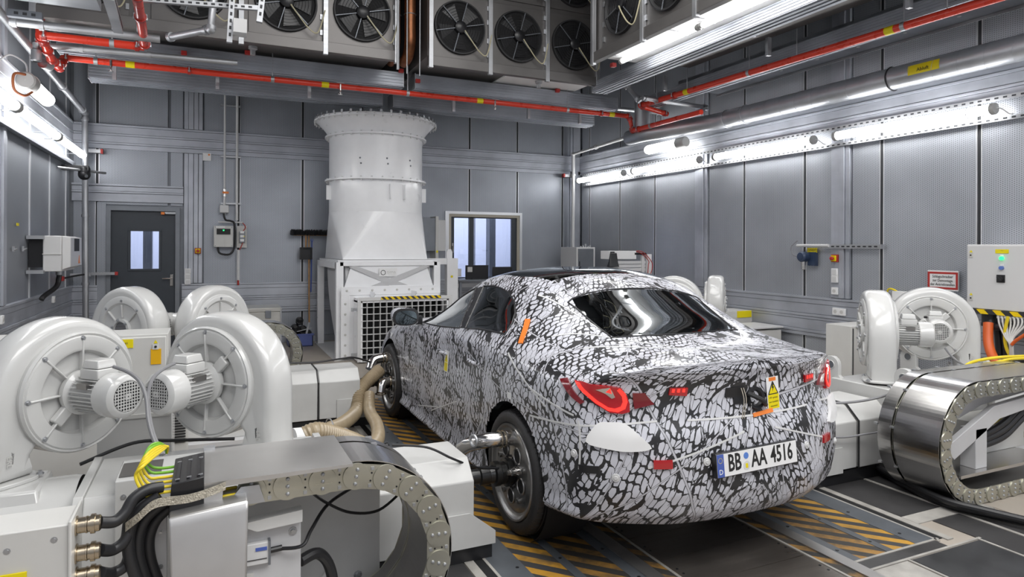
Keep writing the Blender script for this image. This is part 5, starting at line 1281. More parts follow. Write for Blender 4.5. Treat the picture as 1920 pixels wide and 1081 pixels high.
# motor cables of the two near blowers, meeting and running down
A_ = [(-.36, 3.27, 1.05), (-.30, 3.25, 1.04), (-.20, 3.22, .98), (-.165, 3.2, .90), (-.15, 3.18, .80), (-.125, 3.15, .70), (-.07, 3.12, .62)]
B_ = [(-.16, 3.38, 1.04), (-.20, 3.34, 1.02), (-.24, 3.28, .97)]
c1 = smooth([W(213, 687, 'y', 3.3), W(240, 697, 'y', 3.25), W(262, 715, 'y', 3.2), W(274, 745, 'y', 3.15), W(278, 785, 'y', 3.1), W(287, 820, 'y', 3.05), W(303, 852, 'y', 3.0)], 8)
single(MB().tube(c1, .008, 8), 'motor_cable', 'greyc', 'grey motor cable of the leftmost blower hanging down between both blowers', 'cable')
c2 = smooth([W(327, 681, 'y', 3.32), W(305, 692, 'y', 3.25), W(285, 712, 'y', 3.2), W(277, 745, 'y', 3.16), W(281, 785, 'y', 3.11), W(290, 820, 'y', 3.06), W(307, 852, 'y', 3.01)], 8)
single(MB().tube(c2, .008, 8), 'motor_cable', 'greyc', 'grey motor cable of the second blower joining its neighbour in the middle', 'cable')
for n_, pts in (('grey', [(1755, 3.2)]),):
    c3 = smooth([W(1772, 652, 'y', 3.25), W(1785, 668, 'y', 3.2), W(1800, 680, 'y', 3.15), W(1830, 697, 'y', 3.1)], 8)
    single(MB().tube(c3, .009, 8), 'motor_cable', 'greyc', 'grey motor cable below the edge-on blower on the right', 'cable')
single(MB().tube(smooth([W(306, 583, 'y', 6.4), W(320, 592, 'y', 6.3), W(328, 610, 'y', 6.2), W(330, 640, 'y', 6.1)], 8), .009, 8), 'motor_cable', 'greyc', 'grey cable from the far left blower in front of the door', 'cable')
single(MB().tube(smooth([W(348, 583, 'y', 6.4), W(335, 600, 'y', 6.3), W(331, 620, 'y', 6.2), W(333, 640, 'y', 6.1)], 8), .009, 8), 'motor_cable', 'greyc', 'grey cable from the far right-hand blower of the left pair', 'cable')
single(MB().tube(smooth([W(150, 870, 'y', 3.75), W(250, 830, 'y', 3.85), W(330, 825, 'y', 3.9), W(440, 822, 'y', 3.9)], 8), .009, 8), 'duct_cable', 'cable', 'black cable running behind the two near blowers towards the right', 'cable')
# junction cabinet behind the near-left blowers
cab = thing('switch_cabinet', 'pale grey switch cabinet with yellow labels standing between the near and far left blowers', 'cabinet', (-.75, 5.1, 0))
MB().box(-1.25, -.235, 4.92, 5.25, .10, 1.035).build('cabinet_body', 'cab', cab, bevel=.004)
MB().box(-1.24, -.245, 4.90, 4.92, .12, 1.02).build('cabinet_door', 'cab', cab, bevel=.006)
MB().box(-.56, -.435, 4.894, 4.90, .955, 1.01).build('yellow_label', 'yellow', cab); text('label_print', '451-41', .02, (-.49, 4.893, .985), (1, 0, 0), (0, 0, 1), 'ink', cab, .0004)
MB().box(-.335, -.275, 4.894, 4.90, .84, .94).build('warning_label', mat('amber_label', (.78, .42, .0), .5), cab)
for z in (.955, .44):
    lk = MB().box(-.325, -.29, 4.89, 4.90, z-.018, z+.018).build('door_lock', 'cab_lt', cab); MB().cyl((-.307, 4.89, z), (-.307, 4.885, z), .008, n=10).build('lock_bolt', 'black', lk)
    MB().prism([(-.012, 0), (.012, 0), (0, .022)], (1, 0, 0), (0, 0, 1), (0, -1, 0), (-.307, 4.895, z+.022), 0, .003).build('warning_triangle', 'yellow', cab)
vt = MB()
for k in range(14): vt.box(-.215, -.13, 4.93, 4.935, .3+k*.018, .308+k*.018)
ct = thing('vent_housing', 'dark slotted housing to the right of the grey switch cabinet', 'housing', (-.17, 5.05, 0))
MB().box(-.225, -.12, 4.94, 5.2, .1, .60).build('housing_body', 'cab', ct, bevel=.003); tag(vt.build('vent_slots', 'black', ct), kind='stuff')
wb_ = thing('white_housing', 'plain white box housing standing between the two near left blowers', 'housing', (-.35, 4.1, 0))
MB().box(-.52, -.17, 4.02, 4.3, .02, .80).build('housing_body', 'white', wb_, bevel=.006)
MB().box(-.51, -.18, 4.01, 4.02, .70, .72).build('housing_slot', 'cab', wb_)
# ================================================================== BLOWER TOWER
TX, TY = 2.42, 10.4
tw = thing('wind_tower', 'tall white bell-mouth blower tower standing in front of the car', 'blower tower', (TX, TY, 0))
bell = [(.925, 3.565), (.932, 3.55), (.925, 3.53), (.88, 3.50), (.82, 3.44), (.765, 3.37), (.735, 3.31)]
b_ = MB().lathe(bell+[(.715, 3.31), (.74, 3.37), (.80, 3.45), (.86, 3.52), (.925, 3.565)], (TX, TY, 0), (0, 0, 1), 72).build('bell_mouth', 'fan_white', tw)
MB().lathe([(.925, 3.52), (.950, 3.52), (.950, 3.535), (.925, 3.535)], (TX, TY, 0), (0, 0, 1), 72).build('rim_flange', 'fan_white', b_)
cy_ = MB().lathe([(.72, 2.13), (.72, 3.31)], (TX, TY, 0), (0, 0, 1), 72).build('duct_cylinder', 'fan_white', tw)
def flange(z, r0, r1, par, nb, th=.022):
    f_ = MB().lathe([(r0, z-th), (r1, z-th), (r1, z+th), (r0, z+th)], (TX, TY, 0), (0, 0, 1), 72).build('ring_flange', 'fan_white', par)
    bb = MB()
    for k in range(nb):
        a = 2*PI*k/nb; bb.cyl((TX+(r0+r1)/2*math.cos(a)+.0, TY+(r0+r1)/2*math.sin(a), z-th-.022), (TX+(r0+r1)/2*math.cos(a), TY+(r0+r1)/2*math.sin(a), z+th+.022), .013, n=6)
    tag(bb.build('flange_bolts', 'cab_lt', par), kind='stuff')
flange(3.29, .72, .785, cy_, 30, .012); flange(2.62, .72, .785, cy_, 30, .012)
bb = MB()
for k in range(48): a = 2*PI*k/48; bb.cyl((TX+.938*math.cos(a), TY+.938*math.sin(a), 3.49), (TX+.938*math.cos(a), TY+.938*math.sin(a), 3.565), .010, n=6)
tag(bb.build('rim_bolts', 'cab_lt', b_), kind='stuff')
cg = MB()
for k in range(40): a = 2*PI*k/40; cg.obox((TX+.90*math.cos(a), TY+.90*math.sin(a), 3.585), (TX+.935*math.cos(a), TY+.935*math.sin(a), 3.585), .035, .035)
tag(cg.build('guard_clips', 'steel', b_), kind='stuff')
for k in range(3):                # inspection bolt pairs
    a = -PI/2-.56+k*.55; s_ = MB()
    for q in (0, .02): s_.ball((TX+.722*math.cos(a+q), TY+.722*math.sin(a+q), 2.92-q*4), .014, 8, 5)
    s_.build('bolt_pair', 'alu_dark', cy_)
for a in (-PI/2+.05, -PI/2+.36, PI+.12, -.15):       # lifting lugs
    d = Vector((math.cos(a), math.sin(a), 0)); p = Vector((TX, TY, 2.43))+d*.74
    MB().obox(p+Vector((0, 0, -.11)), p+Vector((0, 0, .11)), .02, .10, d).build('lifting_lug', 'fan_white', cy_)
# round-to-square transition
v1 = []; v0 = []
for k in range(64):
    a = 2*PI*(k+.5)/64; v1.append((TX+.72*math.cos(a), TY+.72*math.sin(a), 2.13))
    v0.append((TX-.03+math.copysign(.63, math.cos(a)), TY-.0+math.copysign(.78, math.sin(a)), 1.42))
tr_ = MB().layers([v0, v1], False, False).build('transition_piece', 'fan_white', tw, shade=12)
MB().box(TX-.74, TX+.74, TY-.86, TY+.86, 1.385, 1.415).build('transition_flange', 'fan_white', tw, bevel=.003)
# frame
x0, x1, y0, y1 = TX-.72, TX+.72, TY-.85, TY+.85
for x in (x0, x1):
    for y in (y0, y1): MB().box(x-.05, x+.05, y-.05, y+.05, .01, 1.385).build('frame_post', 'fan_white', tw, bevel=.003)
for x in (x0, x1): MB().box(x-.05, x+.05, y0, y1, 1.29, 1.385).build('frame_beam', 'fan_white', tw, bevel=.003)
MB().box(x0, x1, y0-.05, y0+.05, 1.33, 1.385).build('frame_beam', 'fan_white', tw, bevel=.003)
MB().box(x0-.08, x1+.08, y0-.1, y1+.1, .0, .012).build('frame_base', 'cab_lt', tw)
# scroll body below: curved side sheets sweeping to the outlet at the front
prof = []
for k in range(15): t = k/14; prof.append((y1-.10-.95*t**1.9*1.0, 1.33-1.26*t))
body_pts = [(y0+.05, 1.36), (y1-.08, 1.36)]+[(y, z) for y, z in prof[1:]]+[(y0-.02, .05), (y0-.02, 1.0)]
MB().layers([[(x, y, z) for y, z in body_pts] for x in (x0+.09, x1-.09)]).build('scroll_body', 'tower_grey', tw, shade=25)
# light X-bracing on front sheet
MB().layers([[(TX-.56, y0-.03, 1.33), (TX+.56, y0-.03, 1.33), (TX+.66, y0-.05, 1.02), (TX-.66, y0-.05, 1.02)], [(TX-.56, y0+.0, 1.33), (TX+.56, y0+.0, 1.33), (TX+.66, y0+.0, 1.02), (TX-.66, y0+.0, 1.02)]]).build('front_sheet', 'fan_white', tw)
for s in (-1, 1): MB().prism([(s*-.60, .30), (s*-.50, .315), (s*.28, .02), (s*.02, .02)] if s > 0 else [(.60, .30), (.50, .315), (-.28, .02), (-.02, .02)], (1, 0, 0), (0, -.06, 1), (0, -1, 0), (TX, y0-.043, 1.02), 0, .004 if s > 0 else .006).build('bracing_strap', 'tower_grey', tw)
sg_ = MB().box(TX-.165, TX+.10, y0-.066, y0-.058, 1.175, 1.295).build('name_sign', 'paper', tw)
MB().torus((TX-.105, y0-.068, 1.232), (0, -1, 0), .033, .004, 28, 6).build('sign_ring', 'ink', sg_); text('sign_lettering', 'tima', .075, (TX+.015, y0-.068, 1.24), (1, 0, 0), (0, 0, 1), 'cab', sg_, .0008)
MB().box(TX-.03, TX+.08, y0-.068, y0-.066, 1.195, 1.200).build('sign_line', 'cab', sg_)
# outlet box, front
fy = 9.42
ob_ = MB().box(x0+.02, x1-.0, fy, y0, .03, 1.02).build('outlet_box', 'fan_white', tw, bevel=.004)
MB().box(x0-.0, x1+.02, fy-.012, fy+.0, .92, 1.04).box(x0-.0, x0+.12, fy-.0125, fy, .03, .92).build('outlet_flange', 'fan_white', ob_, bevel=.002)
for k in range(8): MB().bolt((x0+.08+k*.18, fy-.012, .985), (0, -1, 0), .011, .014).build('flange_bolt', 'cab', ob_)
for k in range(6): MB().bolt((x0+.06, fy-.012, .80-k*.145), (0, -1, 0), .011, .014).build('flange_bolt', 'cab', ob_)
for x in (TX-.30, TX+.30): MB().prism([(0, 0), (.28, -.0), (.28, -.02), (.02, -.14), (0, -.14)], (0, -1, 0), (0, 0, 1), (1, 0, 0), (x, fy, .97), -.008, .008).build('outlet_gusset', 'fan_white', ob_)
gy = 9.12
gx0, gx1, gz0, gz1 = W(676, 600, 'y', gy).x, W(676, 600, 'y', gy).x+1.28, .02, .86
noz = MB().layers([[(x0+.16, fy, .10-.06), (x1-.06, fy, .04), (x1-.06, fy, .92), (x0+.16, fy, .92)], [(gx0, gy, gz0), (gx1, gy, gz0), (gx1, gy, gz1), (gx0, gy, gz1)]], False, False)
MB().box(gx0-.03, gx1+.03, gy, fy, gz1-.03, gz1+.03).box(gx0-.03, gx0+.03, gy, fy, gz0, gz1).box(gx1-.03, gx1+.03, gy, fy, gz0, gz1).build('nozzle_box', 'fan_white', ob_, bevel=.003)
MB().box(gx0+.03, gx1-.03, fy-.03, fy-.02, gz0, gz1).build('nozzle_void', 'void_shade', ob_)
gr_ = MB()
gfr = thing if False else None
nx_, nz_ = 14, 9
frame_ = MB().box(gx0-.045, gx0, gy-.02, gy, gz0-.0, gz1+.045).box(gx1, gx1+.045, gy-.02, gy, gz0, gz1+.045).box(gx0, gx1, gy-.02, gy, gz1, gz1+.045).build('grille_frame', 'cab_lt', ob_, bevel=.002)
for k in range(nx_+1):
    x = gx0+(gx1-gx0)*k/nx_; MB().box(x-.0035, x+.0035, gy-.012, gy+.05, gz0, gz1).build('grille_bar', 'cab_lt', frame_)
for k in range(nz_+1):
    z = gz0+(gz1-gz0)*k/nz_; MB().box(gx0, gx1, gy-.014, gy+.05, z-.0035, z+.0035).build('grille_bar', 'cab_lt', frame_)
MB().box(gx0+.28, gx0+1.15, gy-.03, gy-.02, gz1+.012, gz1+.052).build('hazard_stripe', 'hazwall', ob_)
for z in (.74, .12):
    MB().box(gx0-.13, gx0-.05, gy-.04, gy-.015, z-.02, z+.03).torus((gx0-.09, gy-.045, z), (0, -1, 0), .022, .004, 14, 5).build('toggle_latch', 'steel', ob_)
MB().prism([(-.05, 0), (.05, 0), (.05, .12), (-.05, .12)], (0, 1, 0), (0, 0, 1), (-1, 0, 0), (x0+.085, TY-.35, .92), 0, .004).build('side_note', 'paper', tw)
MB().prism([(-.035, 0), (.035, 0), (.035, .20), (-.035, .20)], (0, 1, 0), (0, 0, 1), (-1, 0, 0), (x0+.085, TY-.35, .66), 0, .004).build('side_label', mat('pale_orange', (.75, .50, .2), .5), tw)
# ================================================================== THINGS ALONG THE BACK WALL
yb = YB-.0
def conduit(name, pts, r, m, label, cat='pipe', grp=None, sm=0): return single(MB().tube(smooth(pts, sm) if sm else pts, r, 10), name, m, label, cat, grp)
# gas detector box
g = thing('gas_controller', 'grey wall box with dark display and a black hose loop below', 'wall box', (.05, YB, 1.6))
p0, p1 = W(401, 423, 'y', 11.45), W(437, 463, 'y', 11.45)
MB().box(p0.x, p1.x, 11.42, 11.56, p1.z, p0.z).build('box_body', 'cab', g, bevel=.008)
d_ = MB().box(p0.x+.04, p1.x-.04, 11.412, 11.42, p1.z+.20, p0.z-.045).build('display', 'ink', g); MB().box((p0.x+p1.x)/2-.01, (p0.x+p1.x)/2+.01, 11.408, 11.412, p0.z-.08, p0.z-.06).build('green_led', 'led_g', d_)
MB().box(p0.x+.03, p1.x-.12, 11.414, 11.42, p0.z-.03, p0.z-.008).build('title_strip', 'paper', g)
MB().box((p0.x+p1.x)/2-.002, (p0.x+p1.x)/2+.002, 11.416, 11.42, p1.z, p1.z+.13).build('cover_gap', 'cab_lt', g)
for x in (p0.x+.02, p1.x-.02):
    for z in (p0.z-.02, p1.z+.02): MB().cyl((x, 11.42, z), (x, 11.415, z), .007, n=8).build('cover_screw', 'alu_dark', g)
MB().tube(smooth([(p0.x+.06, 11.47, p1.z), (p0.x+.08, 11.46, p1.z-.09), (p0.x+.17, 11.46, p1.z-.12), (p1.x-.03, 11.46, p1.z-.10), (p1.x+.02, 11.47, p1.z+.02), (p1.x+.02, 11.47, p0.z+.02), (p1.x-.03, 11.47, p0.z+.08), (p0.x+.17, 11.47, p0.z+.10), (p0.x+.14, 11.47, p0.z+.20)], 6), .016, 8).build('hose_loop', 'cable', g)
g = thing('junction_box', 'small white junction box on the conduit above the grey wall box', 'junction box', tuple(W(421, 398, 'y', 11.5)))
p0, p1 = W(412, 384, 'y', 11.5), W(429, 399, 'y', 11.5); MB().box(p0.x, p1.x, 11.45, 11.56, p1.z, p0.z).build('box_body', 'cab_lt', g, bevel=.01); MB().cyl((p0.x+.07, 11.51, p0.z), (p0.x+.07, 11.51, p0.z+.03), .02, n=10).cyl((p0.x+.07, 11.51, p1.z), (p0.x+.07, 11.51, p1.z-.03), .02, n=10).build('box_gland', 'cab_lt', g)
g = thing('relay_panel', 'grey mounting plate with a small wired module beside the grey wall box', 'panel', tuple(W(455, 465, 'y', 11.5)))
p0, p1 = W(444, 423, 'y', 11.5), W(463, 464, 'y', 11.5); MB().box(p0.x, p1.x, 11.53, 11.56, p1.z, p0.z).build('plate', 'cab', g)
m0 = MB().box(p0.x+.04, p1.x-.03, 11.49, 11.53, p1.z+.08, p0.z-.09).build('module', 'alu_dark', g, bevel=.004)
for k in range(3): MB().box(p0.x+.05, p1.x-.045, 11.485, 11.49, p1.z+.10+k*.065, p1.z+.14+k*.065).build('module_label', 'paper', m0)
MB().box(p1.x-.05, p1.x-.038, 11.484, 11.49, p1.z+.17, p1.z+.19).build('module_mark', 'yellow', m0)
MB().tube(smooth([(p0.x+.09, 11.5, p0.z-.09), (p0.x+.13, 11.5, p0.z-.02), (p0.x+.08, 11.5, p0.z+.05), (p0.x+.0, 11.5, p0.z+.06)], 5), .008, 6).tube(smooth([(p0.x+.09, 11.5, p1.z+.08), (p0.x+.06, 11.5, p1.z+.0), (p0.x+.03, 11.5, p1.z-.05)], 5), .008, 6).build('red_wire', 'redfit', g)
g = thing('ball_valve', 'orange-handled valve on the vertical conduit above the junction box', 'valve', tuple(W(421, 362, 'y', 11.5)))
p = W(421, 361, 'y', 11.5); MB().cyl((p.x, p.y, p.z-.06), (p.x, p.y, p.z+.06), .028, n=14).build('valve_body', 'chrome', g); MB().obox((p.x-.03, p.y-.04, p.z), (p.x+.06, p.y-.04, p.z), .02, .03).build('valve_handle', 'orange', g)
a, b2 = W(421, 384, 'y', 11.5), W(422, 195, 'y', 11.5)
conduit('vertical_conduit', [(a.x, 11.5, a.z), (a.x, 11.5, ZC-.3)], .016, 'cab_lt', 'thin vertical grey conduit above the white junction box')
a = W(444, 425, 'y', 11.5); conduit('vertical_conduit', [(a.x+.0, 11.5, 2.02), (a.x+.0, 11.5, ZC-.3)], .020, 'cab_lt', 'second vertical conduit, just right of the valve')
for k, yy_ in enumerate((197, 293, 381)):
    q0, q1 = W(414, yy_, 'y', 11.52), W(452, yy_+3, 'y', 11.52)
    single(MB().box(q0.x, q1.x, 11.50, 11.55, q0.z-.012, q0.z+.012), 'conduit_rail', 'steel', ('uppermost', 'middle', 'lowest')[k]+' short rail holding the two vertical conduits', 'rail')
q0, q1 = W(409, 416, 'y', 11.5), W(455, 418, 'y', 11.5); conduit('horizontal_conduit', [(q0.x, 11.49, q0.z), (q1.x, 11.49, q0.z)], .012, 'cab_lt', 'short horizontal conduit with red ends above the grey wall box')
q0, q1 = W(447, 468, 'y', 11.5), W(445, 525, 'y', 11.5)
g = thing('cable_conduit', 'short white upright conduit with a red end below the relay panel', 'pipe', (q0.x, 11.5, q1.z)); MB().cyl((q0.x, 11.5, q1.z), (q0.x, 11.5, q0.z), .020, n=10).build('tube', 'cab_lt', g); MB().cyl((q0.x, 11.5, q1.z-.08), (q0.x, 11.5, q1.z), .016, n=10).build('red_end', 'redfit', g)
p = W(388, 294, 'y', 11.57); g = thing('wall_sign', 'small white note with an orange dot high on the back wall', 'sign', (p.x, 11.57, p.z)); MB().box(p.x-.06, p.x+.06, 11.565, 11.575, p.z-.06, p.z+.06).build('sheet', 'paper', g); MB().cyl((p.x+.03, 11.565, p.z+.035), (p.x+.03, 11.562, p.z+.035), .015, n=10).build('dot', 'orange', g)
def estop(pos, ax, out, label, s=1.):
    g = thing('emergency_stop', label, 'emergency stop', tuple(pos)); p = Vector(pos); o = Vector((out if ax == 0 else 0, out if ax == 1 else 0, 0)); t = Vector((1, 0, 0)) if ax == 1 else Vector((0, 1, 0))
    q0 = p-t*.045-Vector((0, 0, .045)); q1 = p+t*.045+Vector((0, 0, .045))+o*.03
    MB().box(q0.x, q1.x, q0.y, q1.y, q0.z, q1.z).build('backing_box', 'plate_red', g, bevel=.004)
    q0 = p-t*.034-Vector((0, 0, .034))+o*.03; q1 = p+t*.034+Vector((0, 0, .034))+o*.045
    MB().box(q0.x, q1.x, q0.y, q1.y, q0.z, q1.z).build('yellow_box', 'yellow', g, bevel=.004)
    MB().lathe([(.014, 0), (.014, .018), (.024, .022), (.024, .034), (.018, .04), (.0005, .042)], p+o*.045, o, 18).build('mushroom_button', 'plate_red', g)
estop(W(371, 470, 'y', 11.54), 1, -1, 'red and yellow emergency stop on the back wall right of the door')
def plates(pos, n, ax, out, label, kind='switch', horiz=False, name='light_switch'):
    p = Vector(pos); g = thing(name, label, kind, tuple(pos)); t = Vector((1, 0, 0)) if ax == 1 else Vector((0, 1, 0)); o = Vector((out if ax == 0 else 0, out if ax == 1 else 0, 0))
    for k in range(n):
        c = p+(t if horiz else Vector((0, 0, 1)))*((k-(n-1)/2)*.085); q0 = c-t*.042-Vector((0, 0, .042)); q1 = c+t*.042+Vector((0, 0, .042))+o*.03
        fp_ = MB().box(q0.x, q1.x, q0.y, q1.y, q0.z, q1.z).build('plate', 'paper', g, bevel=.004)
        if kind == 'socket': MB().cyl(c+o*.03, c+o*.033, .022, n=20).build('socket_well', 'cab', fp_)
        else: q0 = c-t*.03-Vector((0, 0, .03))+o*.03; q1 = c+t*.03+Vector((0, 0, .03))+o*.034; MB().box(q0.x, q1.x, q0.y, q1.y, q0.z, q1.z).build('rocker', 'cab_lt', fp_, bevel=.002)
plates(W(352, 518, 'y', 11.56), 3, 1, -1, 'column of three white light switches right of the door')
# broom, dustpan and blue-handled tool
p0, p1 = W(545, 434, 'y', 11.46), W(618, 434, 'y', 11.46)
g = thing('push_broom', 'push broom hanging bristles up on the back wall, wooden handle', 'broom', (p0.x+.3, 11.46, .4))
MB().box(p0.x+.05, p1.x, 11.44, 11.48, p0.z-.065, p0.z-.045).build('broom_head', 'wood', g)
br = MB()
random.seed(3)
for k in range(420): x = random.uniform(p0.x, p1.x); y = random.uniform(11.38, 11.52); z = random.uniform(-.05, 0); br.cyl((x, y, p0.z-.045+z*.3), (x+random.uniform(-.02, .02), y+random.uniform(-.03, .03), p0.z+.045+z*.9), .008, .003, 4)
tag(br.build('bristles', 'black', g), kind='stuff')
h = W(579, 445, 'y', 11.46); h2_ = W(580, 605, 'y', 11.46); MB().cyl((h.x, 11.46, p0.z-.05), (h2_.x, 11.47, h2_.z), .012, n=8).build('broom_handle', 'wood', g)
p = W(573, 475, 'y', 11.46); g = thing('dustpan', 'black dustpan hanging below the broom head', 'dustpan', (p.x, 11.46, p.z))
MB().prism([(-.095, -.10), (.095, -.10), (.08, .10), (-.08, .10)], (1, 0, 0), (0, 0, 1), (0, 1, 0), (p.x, 11.44, p.z), 0, .012).box(p.x-.10, p.x-.085, 11.38, 11.45, p.z-.10, p.z+.1).box(p.x+.085, p.x+.10, 11.38, 11.45, p.z-.1, p.z+.1).box(p.x-.09, p.x+.09, 11.38, 11.45, p.z+.09, p.z+.105).build('pan', 'black', g)
MB().cyl((p.x, 11.43, p.z+.1), (p.x, 11.43, p.z+.32), .012, n=8).build('pan_handle', 'wood', g)
p = W(585, 450, 'y', 11.5); q = W(583, 547, 'y', 11.5); g = thing('squeegee_pole', 'blue pole hanging beside the wooden broom handle', 'pole', (p.x, 11.5, q.z)); MB().cyl((p.x, 11.50, p.z), (q.x, 11.50, q.z), .010, n=8).build('pole', 'bluelt', g); MB().torus((p.x, 11.5, p.z), (0, 1, 0), .02, .005, 12, 5).build('pole_hook', 'bluelt', g)
# blue crate with gear
c0 = W(540, 640, 'y', 11.2); c1 = W(584, 629, 'y', 11.2)
cr = thing('plastic_crate', 'open blue plastic crate on the floor by the back wall', 'crate', ((c0.x+c1.x)/2, 11.2, 0))
hz_ = .20; xx0, xx1 = c0.x, c1.x
MB().box(xx0, xx1, 11.02, 11.38, 0.002, .012).box(xx0, xx0+.012, 11.02, 11.38, .0, hz_).box(xx1-.012, xx1, 11.02, 11.38, 0, hz_).box(xx0, xx1, 11.02, 11.032, 0, hz_).box(xx0, xx1, 11.368, 11.38, 0, hz_).build('crate_shell', 'blue', cr)
MB().box(xx0-.012, xx1+.012, 11.008, 11.022, hz_-.02, hz_+.004).build('crate_rim', 'blue', cr)
for k, (dx, dz, rr) in enumerate(((.10, .30, .07), (.22, .27, .07), (.09, .20, .07), (.30, .20, .065), (.17, .42, .06))):
    s = thing('black_fitting', ('front left', 'front middle', 'low left', 'low right', 'topmost round')[k]+' black rubber fitting piled in the blue crate', 'fitting', (xx0+dx, 11.15, dz-.05))
    MB().lathe([(rr*.6, -.05), (rr, -.03), (rr, .03), (rr*.7, .05), (rr*.4, .07), (.0005, .07)], (xx0+dx, 11.15+.03*(k % 2), dz-.02), (0, -1, .6), 18).build('fitting_body', 'black', s); MB().torus((xx0+dx, 11.12, dz-.02), (0, -1, .6), rr*.8, .01, 16, 5).build('fitting_lip', 'blackr', s)
s = thing('steel_bracket', 'small silver bracket sticking out of the blue crate', 'bracket', (xx1-.08, 11.1, .2)); MB().obox((xx0+.12, 11.06, .24), (xx1-.02, 11.06, .29), .03, .012).obox((xx1-.1, 11.05, .2), (xx1-.06, 11.05, .38), .02, .03).build('bracket_bar', 'steel', s)
# aluminium transport box
a0, a1 = W(466, 578, 'y', 10.3), W(527, 580, 'y', 10.3)
g = thing('aluminium_case', 'ribbed aluminium transport case behind the left blowers', 'case', ((a0.x+a1.x)/2-.2, 10.6, 0))
MB().box(a0.x-.35, a1.x, 10.3, 10.9, .02, a0.z-.06).build('case_body', 'case', g, bevel=.006)
MB().box(a0.x-.36, a1.x+.01, 10.29, 10.91, a0.z-.058, a0.z).build('case_lid', 'case', g, bevel=.006)
for z in (.14, .26, .38, .5):
    if z < a0.z-.08: MB().box(a0.x-.34, a1.x-.02, 10.288, 10.30, z, z+.012).build('case_rib', 'case', g)
MB().box(a1.x-.22, a1.x-.14, 10.28, 10.30, a0.z-.15, a0.z-.04).build('case_latch', 'alu_dark', g); MB().box(a1.x-.012, a1.x+.004, 10.282, 10.30, .02, a0.z).build('case_corner', 'steel', g)
# door control cabinet right of tower
p0, p1 = W(810, 412, 'y', 11.35), W(834, 470, 'y', 11.35)
g = thing('wall_cabinet', 'light grey wall cabinet with its mesh side standing open, left of the window', 'cabinet', (p0.x, 11.4, p1.z))
MB().box(p0.x, p1.x, 11.3, 11.58, p1.z, p0.z).build('cabinet_body', 'cab_lt', g, bevel=.004)
q0 = W(791, 412, 'y', 11.0); MB().box(q0.x, p0.x-.02, 11.0, 11.3, p1.z-.0, p0.z+.02).build('mesh_box', 'alu_dark', g, bevel=.003); MB().box(p0.x-.05, p0.x, 10.98, 11.3, p1.z-.2, p0.z+.05).build('door_edge', 'cab', g)
MB().box(p0.x-.04, p0.x-.01, 10.97, 10.98, p1.z-.03, p1.z+.01).build('yellow_mark', 'yellow', g)
p0, p1 = W(827, 485, 'y', 11.0), W(835, 570, 'y', 11.0)
g = thing('portal_frame', 'white steel portal frame right of the blower tower', 'frame', (p0.x-.1, 10.9, 0))
MB().box(p0.x-.13, p0.x+.06, 10.3, 10.42, .0, 1.42).build('portal_post', 'fan_white', g, bevel=.003); MB().box(x1+.0, p0.x-.0, 10.32, 10.40, 1.32, 1.42).build('portal_beam', 'fan_white', g, bevel=.003)
MB().prism([(-.05, 0), (.05, 0), (.05, .10), (.03, .15), (-.03, .15), (-.05, .1)], (1, 0, 0), (0, 0, 1), (0, 1, 0), (p0.x-.08, 10.33, 1.42), 0, .03).build('portal_lug', 'fan_white', g)
MB().cyl((p0.x-.05, 10.3, 1.12), (p0.x-.05, 10.29, 1.12), .02, n=12).build('yellow_cap', 'yellow', g)
# monitors on a desk in front of the window
dk = thing('desk', 'low dark desk below the window, mostly hidden by the car', 'desk', (4.6, 11.2, 0)); MB().box(4.0, 5.6, 10.9, 11.5, 1.0, 1.03).build('desk_top', 'alu_dark', dk, bevel=.003)
for x in (4.05, 5.55):
    for y in (10.95, 11.45): MB().box(x-.02, x+.02, y-.02, y+.02, 0, 1.0).build('leg', 'alu_dark', dk)
for k, (xa, xb) in enumerate(((873, 915), (923, 960))):
    q0, q1 = W(xa, 497 if k == 0 else 500, 'y', 11.1), W(xb, 500, 'y', 11.1)
    mo_ = thing('monitor', ('left', 'right')[k]+' black monitor seen from behind below the window', 'monitor', ((q0.x+q1.x)/2, 11.1, 1.03))
    MB().box(q0.x, q1.x, 11.08, 11.12, q0.z-.26, q0.z).build('screen_back', 'black', mo_, bevel=.006); MB().box((q0.x+q1.x)/2-.03, (q0.x+q1.x)/2+.03, 11.12, 11.15, 1.04, q0.z-.1).build('stand_neck', 'black', mo_); MB().box((q0.x+q1.x)/2-.12, (q0.x+q1.x)/2+.12, 11.02, 11.2, 1.032, 1.045).build('stand_foot', 'black', mo_)
    if k == 0: MB().box(q0.x+.03, q0.x+.12, 11.075, 11.08, q0.z-.12, q0.z-.03).build('monitor_sticker', 'cab', mo_)
# cabinets at the right back corner
p0, p1 = W(1081, 463, 'y', 10.6), W(1120, 463, 'y', 10.6); g = thing('storage_cabinet', 'light cabinet with a grey door in the far right corner', 'cabinet', ((p0.x+p1.x)/2, 10.8, 0))
MB().box(p0.x, p1.x-.05, 10.6, 11.2, .02, p0.z).build('cabinet_body', 'cab_lt', g, bevel=.004); MB().box(p0.x+.03, p1.x-.09, 10.585, 10.6, .05, p0.z-.03).build('cabinet_door', 'alu_dark', g, bevel=.003); MB().box(p0.x+.05, p0.x+.06, 10.57, 10.585, 1.2, 1.35).build('handle', 'black', g)
g2 = thing('small_parts', 'handful of small metal fittings on top of the far right cabinet', 'fittings', (p0.x+.25, 10.8, p0.z)); tag(g2, kind=None)
for k in range(5): MB().cyl((p0.x+.15+k*.05, 10.7, p0.z), (p0.x+.15+k*.05, 10.7, p0.z+.02+.02*(k % 3)), .018, n=10).build('fitting', 'steel', g2)
